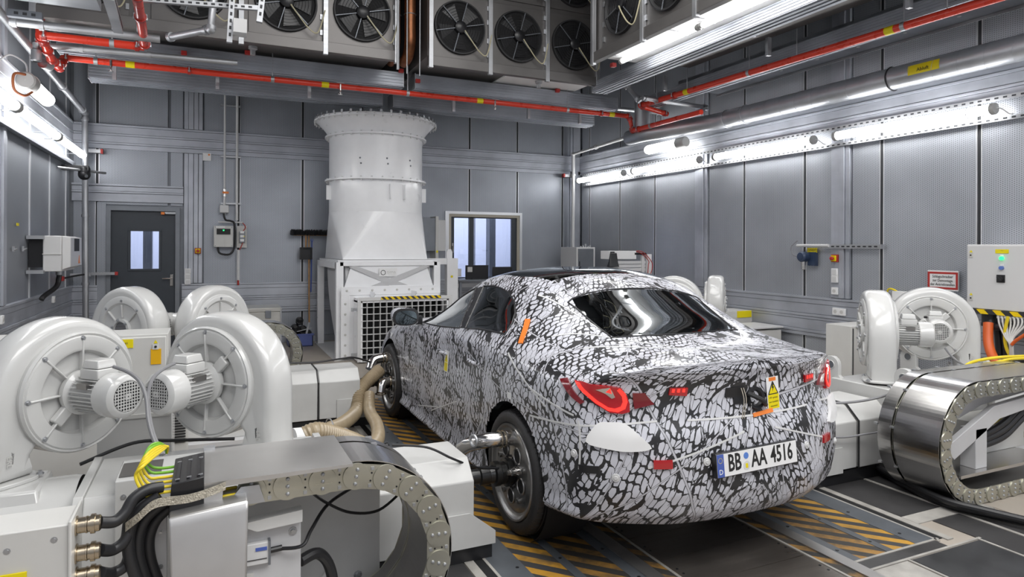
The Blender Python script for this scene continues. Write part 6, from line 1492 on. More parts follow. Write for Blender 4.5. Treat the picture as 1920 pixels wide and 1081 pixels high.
# aluminium profile rig behind the roof
ry = 8.4
a, b2 = W(1143, 470, 'y', ry), W(1193, 500, 'y', ry)
rg = thing('profile_rig', 'white aluminium-profile rig with red cables behind the car roof', 'rig', (a.x+.3, ry, 0))
e = W(1222, 480, 'y', ry)
MB().box(a.x, b2.x-.0, ry, ry+.25, a.z-.125, a.z).build('upper_beam', 'paper', rg, bevel=.003)
for k in range(3): MB().box(a.x+.10, e.x-.1, ry+.02, ry+.06, a.z-.20-.055*k, a.z-.155-.055*k).build('profile_bar', 'cab_lt', rg, bevel=.003)
MB().box(e.x-.18, e.x-.13, ry, ry+.05, .02, a.z-.07).build('rig_post', 'cab_lt', rg, bevel=.003); MB().box(e.x-.08, e.x-.0, ry, ry+.05, .02, a.z-.05).build('rig_post', 'paper', rg, bevel=.003)
MB().box(a.x+.28, a.x+.34, ry, ry+.05, .02, a.z-.3).build('rig_post', 'cab_lt', rg, bevel=.003)
MB().box(a.x+.25, e.x, ry-.1, ry+.3, .0, .02).build('rig_base', 'cab', rg)
MB().box(a.x+.01, a.x+.085, ry-.01, ry+.0, a.z-.12, a.z-.01).build('end_cap', 'black', rg, bevel=.002)
MB().layers([[(x_, ry-.03+y_, z_) for x_, y_ in ((a.x+.0-s, -s), (a.x+.10+s*.4, -s), (a.x+.10+s*.4, s*.5), (a.x-s, s*.5))] for z_, s in ((a.z-.03, .012), (a.z-.15, .03), (a.z-.24, .055))]).build('black_sleeve', 'black', rg, bevel=.01)
for k in range(2):
    single(MB().tube(smooth([(b2.x-.02, ry+.05, a.z-.01), (b2.x+.08, ry-.01, a.z-.005-.03*k), (e.x-.09, ry-.04, a.z-.10-.05*k), (e.x-.02-.08*k, ry-.05, a.z-.22), (e.x-.06-.05*k, ry-.05, a.z-.36)], 6), .006, 6), 'red_cable', 'plate_red', ('outer', 'inner')[k]+' red cable arching over the white profile rig', 'cable')
MB().box(b2.x-.03, e.x-.1, ry+.0, ry+.12, a.z-.06, a.z-.03).build('cable_tray', 'black', rg)
# low cabinets at the far right, behind the car
p0, p1 = W(1345, 583, 'y', 6.9), W(1434, 580, 'y', 6.9)
g = thing('switch_cabinet', 'pale grey cabinet with yellow label and black nameplate beyond the car, right side', 'cabinet', ((p0.x+p1.x)/2, 7.1, 0))
MB().box(p0.x-.3, p1.x, 6.9, 7.25, .05, p1.z).build('cabinet_body', 'cab', g, bevel=.004)
q0, q1 = W(1383, 583, 'y', 6.89), W(1409, 594, 'y', 6.89); MB().box(q0.x, q1.x, 6.89, 6.9, q1.z, q0.z).build('yellow_label', 'yellow', g)
q0, q1 = W(1416, 582, 'y', 6.89), W(1431, 597, 'y', 6.89); MB().box(q0.x, q1.x, 6.89, 6.9, q1.z, q0.z).build('rating_plate', 'ink', g)
p0, p1 = W(1397, 606, 'y', 6.3), W(1465, 618, 'y', 6.3)
g = thing('low_cabinet', 'low pale cabinet with a sloping top behind the right rear of the car', 'cabinet', ((p0.x+p1.x)/2, 6.5, 0))
MB().layers([[(p0.x-.4, 6.3, .05), (p1.x, 6.3, .05), (p1.x, 6.3, p1.z), (p0.x-.4, 6.3, p1.z+.02)], [(p0.x-.4, 6.75, .05), (p1.x, 6.75, .05), (p1.x, 6.75, p1.z+.02), (p0.x-.4, 6.75, p1.z+.04)]]).build('cabinet_body', 'cab', g, bevel=.004)
MB().box(p0.x-.42, p1.x+.02, 6.28, 6.78, p1.z+.03, p1.z+.05).build('cabinet_top', 'cab_lt', g, bevel=.003)
# ================================================================== WALL LAMPS
def tube_lamp(p0, p1, r, wall_x, label, grp, cap_at=1):
    p0, p1 = Vector(p0), Vector(p1); g = thing('tube_lamp', label, 'lamp', tuple((p0+p1)/2), grp)
    d = (p1-p0).normalized()
    MB().cyl(p0, p1, r*.93, n=20).build('lit_tube', 'tube', g)
    for p, s in ((p0, -1), (p1, 1)): MB().lathe([(r, 0), (r*1.12, .01), (r*1.12, .035), (r, .045), (.0005, .046)], p, d*s, 20).build('end_cap', 'lampcap', g)
    s = 1 if wall_x > p0.x else -1
    for t in (.12, .88):
        q = p0.lerp(p1, t); MB().torus(q, d, r*1.05, .005, 20, 5).obox(q+Vector((s*r, 0, 0)), Vector((wall_x, q.y, q.z)), .03, .006).build('tube_clip', 'steel', g)
    MB().tube(smooth([p0+Vector((0, -.05, 0)), p0+Vector((0, -.09, -.01)), p0+Vector((s*.05, -.13, -.06)), p0+Vector((s*.08, -.15, -.06))], 5), .006, 6).build('lamp_lead', 'cab_lt', g)
    return g
rt = [(11.30, 9.78), (9.44, 7.80), (7.42, 5.76), (5.40, 3.74), (3.35, 1.7), (1.3, -.4)]
nm = ['farthest tube lamp on the right wall, in the corner', 'second tube lamp from the corner on the right wall', 'third tube lamp from the corner on the right wall', 'longest-looking tube lamp on the right wall, nearest the camera in view']
for k, (a, b) in enumerate(rt): tube_lamp((6.66, b, 2.925), (6.66, a, 2.925), .050, XR-.03, nm[k] if k < 4 else ('tube lamp on the right wall just beyond the picture edge', 'tube lamp on the right wall beside the camera')[k-4], 'tube lamps along the right wall')
lt = [(11.35, 9.5), (9.38, 7.62), (7.50, 5.7), (5.6, 3.8)]
nl = ['tube lamp on the left wall nearest the corner', 'middle tube lamp on the left wall', 'tube lamp cut by the left picture edge on the left wall', 'tube lamp on the left wall beyond the picture edge']
for k, (a, b) in enumerate(lt): tube_lamp((-1.64, b, 2.91), (-1.64, a, 2.91), .050, XL+.03, nl[k], 'tube lamps along the left wall')
# slotted carrier rails
for z in (3.045, 2.845):
    g = thing('carrier_rail', ('upper' if z > 3 else 'lower')+' slotted metal rail carrying the tube lamps on the right wall', 'rail', (6.80, 4, z))
    MB().box(6.795, 6.835, 1.0, 11.4, z-.02, z+.02).build('rail', 'steel', g)
    sl = MB(); y = 1.2
    while y < 11.3: sl.box(6.793, 6.796, y, y+.035, z-.008, z+.008); y += .075
    tag(sl.build('rail_slots', 'seam', g), kind='stuff')
single(MB().box(-1.83, -1.76, 3.5, 11.45, 2.76, 2.82), 'carrier_rail', 'alu_dark', 'dark metal rail below the tube lamps on the left wall', 'rail')
def round_lamp(p0, p1, label):
    p0, p1 = Vector(p0), Vector(p1); d = (p1-p0).normalized(); L = (p1-p0).length; g = thing('bulkhead_lamp', label, 'lamp', tuple(p0))
    MB().lathe([(.0005, 0), (.07, .0), (.085, .02), (.088, .16), (.075, .17)], p0, d, 28).build('lamp_housing', 'lampcap', g)
    MB().lathe([(.068, .165), (.072, .2), (.072, L-.07), (.06, L-.03), (.035, L-.005), (.0005, L)], p0, d, 28).build('lamp_glass', 'round', g)
    MB().torus(p0+d*.17, d, .085, .008, 24, 6).build('lamp_collar', 'cab', g)
    return g
g = round_lamp((-1.60, 7.72, 3.20), (-1.60, 8.75, 3.20), 'round-ended lamp with beige housing and brown cable above the left tube lamps')
MB().tube(smooth([(-1.60, 7.72, 3.25), (-1.66, 7.6, 3.22), (-1.66, 7.6, 3.08), (-1.60, 7.68, 3.04), (-1.56, 7.8, 3.10)], 6), .012, 8).build('lamp_cable', 'brown', g)
MB().tube(smooth([(-1.60, 7.8, 3.28), (-1.62, 7.8, 3.38), (-1.72, 7.7, 3.42), (-1.80, 7.6, 3.30)], 6), .008, 6).build('white_lead', 'cab_lt', g)
round_lamp((6.55, 7.95, 3.21), (6.55, 8.95, 3.21), 'round-ended lamp above the right tube lamps, below the duct bend')
# ================================================================== LEFT WALL
g = thing('frequency_converter', 'white wall-mounted controller with black display on the left wall', 'wall controller', (-1.7, 9.3, 1.3))
MB().box(-1.70, -1.52, 9.02, 9.86, 1.31, 1.72).build('controller_body', 'cab_lt', g, bevel=.01)
MB().layers([[(-1.52, 9.05, z0), (-1.52, 9.84, z0), (-1.52, 9.84, z1), (-1.52, 9.05, z1)] for z0, z1 in ((1.33, 1.72),)]+[[(-1.44, 9.08, 1.36), (-1.44, 9.80, 1.36), (-1.44, 9.80, 1.70), (-1.44, 9.08, 1.70)]]).build('front_cover', 'cab_lt', g, bevel=.006)
MB().box(-1.445, -1.437, 9.30, 9.62, 1.54, 1.69).build('display', 'ink', g); MB().prism([(-.05, 0), (.05, 0), (0, .1)], (0, 1, 0), (0, 0, 1), (1, 0, 0), (-1.44, 9.62, 1.39), 0, .003).build('warning_triangle', 'orange', g)
MB().box(-1.702, -1.518, 9.01, 9.87, 1.505, 1.515).build('cover_seam', 'cab', g)
MB().box(-1.84, -1.70, 9.06, 9.5, 1.36, 1.70).build('rear_heatsink', 'black', g)
for z in (1.31, 1.70): MB().box(-1.84, -1.68, 8.95, 9.05, z-.02, z+.02).build('mount_rail', 'steel', g)
MB().tube(smooth([(-1.60, 9.35, 1.31), (-1.60, 9.35, 1.22), (-1.62, 9.30, 1.12), (-1.70, 9.12, 1.03), (-1.72, 9.08, .99)], 6), .028, 10).build('drain_hose', 'black', g)
MB().cyl((-1.60, 9.35, 1.33), (-1.60, 9.35, 1.26), .034, n=14).build('hose_nut', 'steel', g)
for k, y_ in enumerate((8.35, 8.75)):
    g = thing('wall_hook', ('left' if k == 0 else 'right')+' of two small hooks on the left wall', 'hook', (-1.82, y_, 1.56)); MB().box(-1.83, -1.815, y_-.02, y_+.02, 1.545, 1.60).cyl((-1.82, y_, 1.56), (-1.79, y_, 1.575), .008, n=8).build('hook_body', 'steel', g)
g = thing('yellow_tag', 'tiny yellow tag on the left wall above the hooks', 'sign', (-1.82, 8.52, 1.83)); MB().box(-1.828, -1.82, 8.48, 8.56, 1.815, 1.845).build('tag_plate', 'yellow', g)
for k, (px_, py_) in enumerate(((4, 599), (101, 561))):
    p = W(px_, py_, 'x', -1.80); plates((-1.82, p.y, p.z), 1, 0, 1, ('white socket at the left picture edge, low on the wall', 'small white socket low on the left wall near the corner')[k], 'socket', name='wall_socket')
g = thing('dome_camera', 'black dome camera on a bracket tube in the left corner', 'camera', (-1.5, 11.0, 2.5))
MB().cyl((-1.84, 10.6, 2.655), (-1.35, 11.15, 2.655), .018, n=10).build('bracket_tube', 'steel', g)
p = W(158, 327, 'y', 10.9); MB().lathe([(.0005, .10), (.07, .10), (.075, .08), (.075, .03)], (p.x, p.y, p.z), (0, 0, 1), 24).box(p.x-.26, p.x+.06, p.y-.06, p.y+.06, p.z+.05, p.z+.12).build('camera_mount', 'black', g, bevel=.003)
MB().ball((p.x, p.y, p.z), .078, 18, 12).build('camera_dome', 'black', g); MB().cyl((p.x+.03, p.y-.05, p.z-.02), (p.x+.035, p.y-.075, p.z-.03), .02, n=12).build('camera_lens', 'alu_dark', g)
def pipe(name, pts, r, m, label, cat='pipe', clamps=(), cm='steel', sm=0, n=14, yl=()):
    P_ = [Vector(p) for p in pts]; g = thing(name, label, cat, tuple(P_[0]))
    MB().tube(smooth(P_, sm) if sm else P_, r, n).build('pipe_run', m, g)
    for i in range(1, len(P_)-1): MB().ball(P_[i], r*1.25, 12, 8).build('elbow', cm, g)
    for i, t in clamps:
        c = P_[i].lerp(P_[i+1], t); d = (P_[i+1]-P_[i]).normalized(); MB().cyl(c-d*.018, c+d*.018, r*1.3, n=14).build('pipe_coupling', cm, g)
    for i, t in yl:
        c = P_[i].lerp(P_[i+1], t); d = (P_[i+1]-P_[i]).normalized(); MB().cyl(c-d*.045, c+d*.045, r*1.04, n=14).build('yellow_band', 'yellow', g)
    return g
pipe('drain_pipe', [(-1.62, 6.6, 3.60), (-1.62, 11.25, 3.52), (-1.60, 11.25, .55)], .040, 'steel', 'grey pipe descending along the left wall and down the corner', clamps=((0, .35), (0, .65), (0, .95), (1, .03), (1, .30), (1, .5), (1, .83)))
g = thing('corner_rail', 'short slotted rail with a red end in the left corner at socket height', 'rail', (-1.6, 11.4, 1.2)); p = W(98, 533, 'x', -1.78)
MB().box(-1.80, -1.55, 11.30, 11.34, 1.16, 1.20).box(-1.60, -1.25, 11.44, 11.48, 1.17, 1.21).build('rail', 'steel', g); MB().box(-1.82, -1.76, 10.55, 10.66, 1.13, 1.19).build('red_cap', 'plate_red', g); MB().tube(smooth([(-1.78, 10.66, 1.16), (-1.7, 10.9, 1.18), (-1.62, 11.2, 1.19)], 4), .014, 8).build('black_cable', 'cable', g)
MB().box(-1.26, -1.22, 11.43, 11.49, 1.165, 1.215).build('red_cap', 'plate_red', g)
g = thing('corner_bracket', 'short rail with red end clamping the corner pipe under the trim', 'rail', (-1.5, 11.4, 3.0)); MB().box(-1.66, -1.45, 11.45, 11.57, 2.98, 3.03).build('rail', 'steel', g); MB().box(-1.45, -1.42, 11.44, 11.51, 2.97, 3.04).build('red_cap', 'plate_red', g)
# ================================================================== RIGHT WALL
pipe('corner_pipe', [(6.56, 11.35, .02), (6.56, 11.35, 3.45), (6.70, 8.2, 3.60)], .035, 'cab_lt', 'upright grey pipe in the right corner turning along the wall', clamps=((0, .3), (0, .88), (1, .25)), cm='cab_lt')
g = thing('corner_bracket', 'short rail with red end clamping the upright pipe in the right corner', 'rail', (6.4, 11.45, 3.0)); MB().box(6.40, 6.60, 11.40, 11.56, 3.0, 3.05).build('rail', 'steel', g); MB().box(6.37, 6.40, 11.39, 11.47, 2.99, 3.06).build('red_cap', 'plate_red', g)
# spiral duct
g = thing('spiral_duct', 'wide silvery spiral ventilation duct running high along the right wall', 'duct', (6.6, 5, 3.4))
dp = [(6.58, -.5, 3.41), (6.58, 7.15, 3.41)]
MB().cyl(dp[0], dp[1], .118, n=40).build('duct_run', 'duct', g)
MB().tube(smooth([(6.58, 7.1, 3.41), (6.58, 7.3, 3.41), (6.50, 7.7, 3.41), (6.30, 8.15, 3.39), (6.18, 8.45, 3.38), (6.18, 8.9, 3.38)], 5), .117, 32).build('duct_bend', 'duct', g)
MB().cyl((6.18, 8.55, 3.40), (6.18, 8.55, 3.9), .12, n=32).build('duct_riser', 'duct', g)
y = -.2
sb_ = 0
while y < 7.0:
    v = [(6.58+.1195*math.cos(2*PI*k/32), y+.11*k/32, 3.41+.1195*math.sin(2*PI*k/32)) for k in range(33)]
    MB().tube(v, .0022, 4).build('spiral_seam', 'duct', g); y += .24
for y in (.6, 2.6, 4.66, 6.75, 7.1): MB().torus((6.58, y, 3.41), (0, 1, 0), .123, .008, 32, 6).build('duct_ring', 'steel' if y != 4.66 else 'black', g)
p = W(1672, 130, 'x', 6.45)
lb = MB(); v = []
for k in range(5):
    a = math.radians(150+k*12); v += [(6.58+.1205*math.cos(a), 4.42, 3.41+.1205*math.sin(a)), (6.58+.1205*math.cos(a), 4.10+.0, 3.41+.1205*math.sin(a))]
lb.add(v, [(2*k, 2*k+1, 2*k+3, 2*k+2) for k in range(4)]); lbo = lb.build('yellow_label', 'yellow', g)
text('label_print', 'Abluft', .05, (6.456, 4.26, 3.41), (0, -1, 0), (0, 0, 1), 'ink', lbo, .0006)
# gas sensor
p = W(1512, 484, 'x', 6.80); g = thing('gas_sensor', 'dark blue gas sensor head with a looping lead on the right wall', 'sensor', (6.8, p.y, p.z))
MB().box(6.80, 6.85, p.y-.13, p.y-.02, p.z-.09, p.z+.08).build('sensor_plate', 'navy', g)
MB().lathe([(.06, 0), (.065, .02), (.065, .09), (.05, .11), (.0005, .112)], (6.80, p.y, p.z+.02), (-1, 0, 0), 24).build('sensor_head', 'navy', g)
MB().cyl((6.69, p.y, p.z+.02), (6.685, p.y, p.z+.02), .035, n=18).build('sensor_face', 'navy', g)
MB().cyl((6.75, p.y, p.z-.04), (6.75, p.y, p.z-.14), .028, .024, n=14).build('sensor_tip', 'chrome', g)
MB().tube(smooth([(6.76, p.y+.06, p.z+.02), (6.76, p.y+.17, p.z+.04), (6.76, p.y+.20, p.z+.14), (6.78, p.y+.12, p.z+.22)], 6), .006, 6).build('sensor_lead', 'greyc', g)
q = W(1523, 469, 'x', 6.83); g = thing('yellow_sign', 'small yellow label above the blue gas sensor', 'sign', tuple(q)); MB().box(6.825, 6.835, q.y-.07, q.y+.07, q.z-.03, q.z+.03).build('label_plate', 'yellow', g); text('label_print', 'CO/NO/C2', .035, (6.822, q.y, q.z), (0, -1, 0), (0, 0, 1), 'ink', g, .0004)
q0, q1 = W(1500, 460, 'x', 6.81), W(1655, 462, 'x', 6.81); g = thing('slotted_rail', 'horizontal slotted rail on the right wall above the emergency stop', 'rail', (6.8, q1.y, q1.z))
MB().box(6.79, 6.83, q1.y, q0.y-.35, q1.z-.025, q1.z+.025).build('rail', 'steel', g)
for k in range(9): MB().box(6.788, 6.792, q1.y+.05+k*.07, q1.y+.09+k*.07, q1.z-.008, q1.z+.008).build('rail_slot', 'seam', g)
MB().cyl((6.78, q0.y-.45, q0.z), (6.78, q0.y+.02, q0.z), .018, n=10).build('conduit', 'cab_lt', g)
estop(W(1567, 484, 'x', 6.83), 0, -1, 'red and yellow emergency stop on the right wall post')
plates(W(1567, 516, 'x', 6.83), 2, 0, -1, 'pair of white switches stacked below the right emergency stop')
plates(W(1567, 545, 'x', 6.83), 1, 0, -1, 'single white socket below the pair of switches on the right post', 'socket', name='wall_socket')
plates(W(1575, 584, 'x', 6.83), 2, 0, -1, 'double white socket on the lower trim of the right wall', 'socket', True, name='wall_socket')
# sign
q0, q1 = W(1740, 506, 'x', 6.82), W(1797, 546, 'x', 6.82); yc_, zc_ = (q0.y+q1.y)/2, (q0.z+q1.z)/2; hw_, hh_ = (q0.y-q1.y)/2, (q0.z-q1.z)/2
g = thing('notice_sign', 'white notice with red border and black lettering on the right wall', 'sign', (6.82, yc_, zc_))
MB().box(6.815, 6.83, yc_-hw_, yc_+hw_, zc_-hh_, zc_+hh_).build('sign_board', 'paper', g)
fr = MB()
for a in cut((yc_-hw_+.002, yc_+hw_-.002, zc_-hh_+.014, zc_+hh_-.014), (yc_-hw_+.022, yc_+hw_-.022, zc_-hh_+.034, zc_+hh_-.034)): fr.box(6.812, 6.815, a[0], a[1], a[2], a[3])
fr.build('red_border', 'plate_red', g)
for k, s in enumerate(('Schlagschrauber', 'zur Demontage', 'der Antriebswellen')): text('sign_lettering', s, .040, (6.812, yc_, zc_+.040-k*.040), (0, -1, 0), (0, 0, 1), 'ink', g, .0005, sx=.80)
# control cabinet
q0, q1 = W(1812, 458, 'x', 6.55), W(1812, 578, 'x', 6.55); yL = q0.y; yR = yL-1.05; zt, zb_ = q0.z, q1.z
g = thing('control_cabinet', 'large pale grey control cabinet with green light at the right picture edge', 'cabinet', (6.6, (yL+yR)/2, zb_))
cbx = MB().box(6.56, 6.85, yR, yL, zb_, zt).build('cabinet_body', 'cab_lt', g, bevel=.006); MB().box(6.545, 6.56, yR+.01, yL-.01, zb_+.01, zt-.01).build('cabinet_door', 'cab_lt', g, bevel=.004)
hs = MB().box(6.53, 6.56, yR, yL, zb_-.035, zb_+.005); hs.build('hazard_edge', 'hazwall_y', g)
def on(px_, py_): return W(px_, py_, 'x', 6.545)
p = on(1879, 471); MB().box(6.541, 6.545, p.y-.055, p.y+.055, p.z-.018, p.z+.018).build('yellow_label', 'yellow', g); text('label_print', '+ 1', .014, (6.5405, p.y, p.z+.004), (0, -1, 0), (0, 0, 1), 'ink', g, .0004)
p = on(1879, 484); MB().cyl((6.545, p.y, p.z), (6.525, p.y, p.z), .017, n=18).build('green_light', 'led_g', g); MB().box(6.54, 6.545, p.y-.014, p.y+.014, p.z+.018, p.z+.034).build('light_tag', 'paper', g)
p = on(1879, 502); MB().cyl((6.545, p.y, p.z), (6.52, p.y, p.z), .017, n=18).build('blue_button', 'led_b', g); MB().box(6.54, 6.545, p.y-.014, p.y+.014, p.z+.018, p.z+.034).build('light_tag', 'paper', g)
p = on(1877, 522); mz = MB().box(6.535, 6.545, p.y-.035, p.y+.035, p.z-.035, p.z+.035).build('main_switch', 'black', g, bevel=.003); MB().cyl((6.535, p.y, p.z), (6.515, p.y, p.z), .022, n=20).obox((6.515, p.y-.018, p.z-.018), (6.515, p.y+.018, p.z+.018), .012, .012, (1, 0, 0)).build('switch_knob', 'blackr', mz)
for py_ in (478, 558):
    p = on(1821, py_); lk = MB().box(6.538, 6.545, p.y-.016, p.y+.016, p.z-.022, p.z+.022).build('door_lock', 'cab', g); MB().cyl((6.538, p.y, p.z), (6.534, p.y, p.z), .007, n=10).build('lock_bolt', 'black', lk)
    MB().prism([(-.014, 0), (.014, 0), (0, .022)], (0, 1, 0), (0, 0, 1), (-1, 0, 0), (6.544, p.y, p.z+.026), 0, .003).build('warning_triangle', 'yellow', g)
# cables under the cabinet
p = W(1855, 588, 'x', 6.6); single(MB().cyl((6.62, p.y, zb_), (6.62, p.y, zb_-.14), .07, n=24).cyl((6.62, p.y, zb_-.12), (6.62, p.y, zb_-.15), .074, n=24), 'cable_entry', 'black', 'thick black cable entry collar under the control cabinet', 'cable entry')
oc = [W(x, y, 'x', xx) for x, y, xx in ((1853, 605, 6.5), (1853, 640, 6.45), (1860, 665, 6.4), (1875, 690, 6.3), (1890, 715, 6.2))]
single(MB().tube(smooth(oc, 8), .040, 16), 'orange_cable', 'orangec', 'thick orange cable hanging from the black collar at the right edge', 'cable')
for k in range(2):
    oc = [W(x+k*13, y, 'x', 6.62) for x, y in ((1868, 605), (1872, 640), (1876, 690), (1878, 740))]
    single(MB().tube(smooth(oc, 6), .028, 12), 'black_cable', 'cable', ('left', 'right')[k]+' thick black cable hanging behind the orange one at the right edge', 'cable')
oc = [W(x, y, 'x', 6.55) for x, y in ((1855, 600), (1862, 612), (1880, 612), (1900, 606))]; single(MB().tube(smooth(oc, 6), .032, 12), 'black_elbow', 'cable', 'black elbow tube branching right below the cable collar', 'cable')
oc = [W(x, y, 'x', 6.5) for x, y in ((1890, 593), (1884, 625), (1888, 655), (1905, 680), (1925, 690))]; single(MB().tube(smooth(oc, 6), .014, 10), 'yellow_cable', 'yellowc', 'yellow earth cable curving down at the right picture edge', 'cable')
oc = [W(x, y, 'x', 6.45) for x, y in ((1897, 646), (1905, 638), (1925, 625))]; single(MB().tube(smooth(oc, 6), .014, 10), 'orange_cable', 'orangec', 'thin orange cable at the right edge beside the grey bundle', 'cable')
oc = [W(x, y, 'x', 6.3) for x, y in ((1880, 695), (1900, 683), (1930, 670))]; single(MB().tube(smooth(oc, 6), .03, 10), 'black_cable', 'cable', 'thick black cable crossing to the right above the lifting lug', 'cable')
for k in range(8):
    xs_ = 1872+k*7; gl_ = W(xs_, 590, 'x', 6.55); oc = [W(xs_, 590, 'x', 6.55), W(xs_+2, 608, 'x', 6.52), W(1885+k*2.2, 632, 'x', 6.48), W(1893+k*.8, 645, 'x', 6.46), W(1894+k*.8, 670, 'x', 6.48)]
    gg = thing('grey_cable', ('first', 'second', 'third', 'fourth', 'fifth', 'sixth', 'seventh', 'eighth')[k]+' thin grey cable from the left under the control cabinet', 'cable', tuple(gl_), 'grey cables under the control cabinet')
    MB().tube(smooth(oc, 6), .008, 8).build('cable_run', 'cab', gg); MB().cyl(gl_, gl_-Vector((0, 0, .03)), .013, n=10).build('cable_gland', 'paper', gg)
# wiring rail between the blowers
q0, q1 = W(1655, 548, 'x', 6.78), W(1712, 550, 'x', 6.78); g = thing('wiring_rail', 'rail with terminal blocks and small wires behind the facing blower', 'rail', (6.78, q1.y, q1.z))
MB().box(6.76, 6.80, q1.y-1.0, q0.y, q0.z-.03, q0.z+.0).box(6.76, 6.80, q1.y-1.0, q0.y-.3, q0.z-.11, q0.z-.085).build('rail', 'steel', g)
MB().box(6.70, 6.76, q1.y-.02, q1.y+.18, q0.z-.07, q0.z+.03).build('terminal_housing', 'paper', g)
MB().tube(smooth([(6.74, q0.y-.08, q0.z), (6.72, q0.y-.12, q0.z+.05), (6.72, q0.y-.2, q0.z+.03), (6.74, q0.y-.22, q0.z-.05)], 5), .010, 6).build('yellow_wire', 'yellowc', g)
MB().tube(smooth([(6.74, q1.y-.05, q0.z), (6.72, q1.y-.10, q0.z+.05), (6.72, q1.y-.16, q0.z+.02), (6.74, q1.y-.18, q0.z-.08)], 5), .012, 6).build('black_wire', 'cable', g)
single(MB().tube(smooth([(6.72, q1.y+.12, q0.z-.06), (6.66, q1.y+.17, q0.z-.16), (6.60, q1.y+.22, q0.z-.28)], 5), .022, 8), 'drop_cable', 'hose', 'beige cable bundle dropping behind the facing blower', 'cable')
g = thing('upright_panel', 'pale upright cabinet panel behind the edge-on right blower', 'panel', (5.7, 4.6, 0)); q0, q1 = W(1596, 612, 'y', 4.6), W(1640, 700, 'y', 4.6); MB().box(q0.x, q1.x+.3, 4.6, 4.9, .02, q0.z).build('panel_body', 'cab', g, bevel=.004); MB().box(q0.x+.02, q0.x+.03, 4.594, 4.6, .04, q0.z-.02).build('panel_seam', 'seam', g)
# ================================================================== CEILING: EVAPORATOR COOLERS
YC0, XC0_ = 7.9, 4.3                        # front faces of the two cooler banks
FZ = 4.385
def fan_part(parent, c, n, right, up, r=.31, seed=0, lead=1):
    """axial fan with ring, guard, struts, blades; n = outward normal"""
    c, n, right, up = Vector(c), Vector(n), Vector(right), Vector(up)
    ring = MB().lathe([(r-.005, .0), (r, .01), (r+.012, .035), (r+.028, .035), (r+.034, .0)], c, n, 40).build('fan_ring', 'blackr', parent)
    MB().lathe([(r, .004), (.0005, .004)], c, n, 32).build('fan_cavity', 'void_shade', ring)  # dark disc on the panel painting the shaded depth behind the blades
    for k in range(5):
        a = 2*PI*k/5+seed; b = a+.62; bl_ = []
        p = [c+right*(.09*math.cos(a))+up*(.09*math.sin(a))+n*.022, c+right*(.09*math.cos(b))+up*(.09*math.sin(b))+n*.008, c+right*(.29*math.cos(b+.15))+up*(.29*math.sin(b+.15))+n*.008, c+right*(.29*math.cos(a+.10))+up*(.29*math.sin(a+.10))+n*.024]
        MB().add(p, [(0, 1, 2, 3)]).build('fan_blade', 'black', ring)
    gd = MB()
    for k in range(1, 9): gd.torus(c+n*.035, n, r*k/9, .0018, 32, 4)
    tag(gd.build('guard_wires', 'black', ring), kind='stuff')
    for k in range(6):
        a = 2*PI*k/6+.25; d = right*math.cos(a)+up*math.sin(a)
        MB().cyl(c+d*.07+n*.03, c+d*(r+.02)+n*.03, .007, n=6).build('guard_strut', 'alu_dark', ring)
    MB().lathe([(.075, -.06), (.08, .0), (.075, .055), (.05, .07), (.0005, .072)], c, n, 6*3).build('fan_hub', 'black', ring)
    MB().box(0, 0, 0, 0, 0, 0) if False else None
    e = c+right*(.42*lead)+up*-.05+n*.05
    MB().tube(smooth([c+n*.08+right*.04+up*-.05, c+n*.09+right*(.12*lead)+up*-.16, c+n*.09+right*(.24*lead)+up*-.30, c+n*.08+right*(.34*lead)+up*-.32, e+up*.0], 6), .008, 6).build('fan_lead', mat('fan_lead_%d' % random.randint(0, 9**6), (.48, .44, .30), .5) if 'fan_lead' not in M else M['fan_lead'], ring)
    return ring
M['fan_lead'] = mat('fan_lead_sleeve', (.46, .42, .28), .5)
def cooler(x0, x1, face, label, fans, tiers=(FZ, FZ+.86), zb=3.98, zt=5.66, axis=0, depth=1.6):
    """axis 0: face looks to -y at y=face; axis 1: face looks to -x at x=face (x0,x1 are y limits)"""
    ctr = ((x0+x1)/2, face+depth/2) if axis == 0 else (face+depth/2, (x0+x1)/2)
    g = thing('air_cooler', label, 'air cooler', (ctr[0], ctr[1], zb), 'air coolers below the ceiling')
    def bx(a0, a1, d0, d1, z0, z1): return MB().box(a0, a1, face+d0, face+d1, z0, z1) if axis == 0 else MB().box(face+d0, face+d1, a0, a1, z0, z1)
    bx(x0, x1, 0, depth, zb, zt).build('cooler_housing', 'cooler', g)
    bx(x0, x1, -.06, .02, zb-.12, zb+.0).build('base_beam', 'cooler', g, bevel=.004)
    n = Vector((0, -1, 0)) if axis == 0 else Vector((-1, 0, 0)); rt_ = Vector((1, 0, 0)) if axis == 0 else Vector((0, -1, 0))
    for f in fans:
        for z in tiers:
            c = (f, face-.02, z) if axis == 0 else (face-.02, f, z)
            a0, a1 = f-.40, f+.40
            for p, q, r1, r2 in ((a0, a0+.07, z-.40, z+.40), (a1-.07, a1, z-.40, z+.40), (a0+.07, a1-.07, z-.40, z-.34), (a0+.07, a1-.07, z+.34, z+.40)): pass
            bx(a0, a1, -.018, .0, z-.40, z+.40).build('fan_panel', 'cooler', g, bevel=.003)
            fan_part(g, c, n, rt_, Vector((0, 0, 1)), seed=f*1.7+z)
            for dz in (-.3, -.12, .12, .3):
                for e in (-1,): bx(a1-.03, a1+.0, -.035, -.018, z+dz-.03, z+dz+.03).build('panel_hinge', 'steel', g)
    for p in [x0+.03]+[(a+b)/2 for a, b in zip(fans[:-1], fans[1:])]+[x1-.03]:
        bx(p-.028, p+.028, -.07, -.02, zb-.15, zt).build('upright_strut', 'steel', g, bevel=.003)
    return g
cooler(2.47, 4.95, YC0, 'air cooler with three dark fans above the gap, right of the copper pipes', [2.89, 3.71, 4.55])
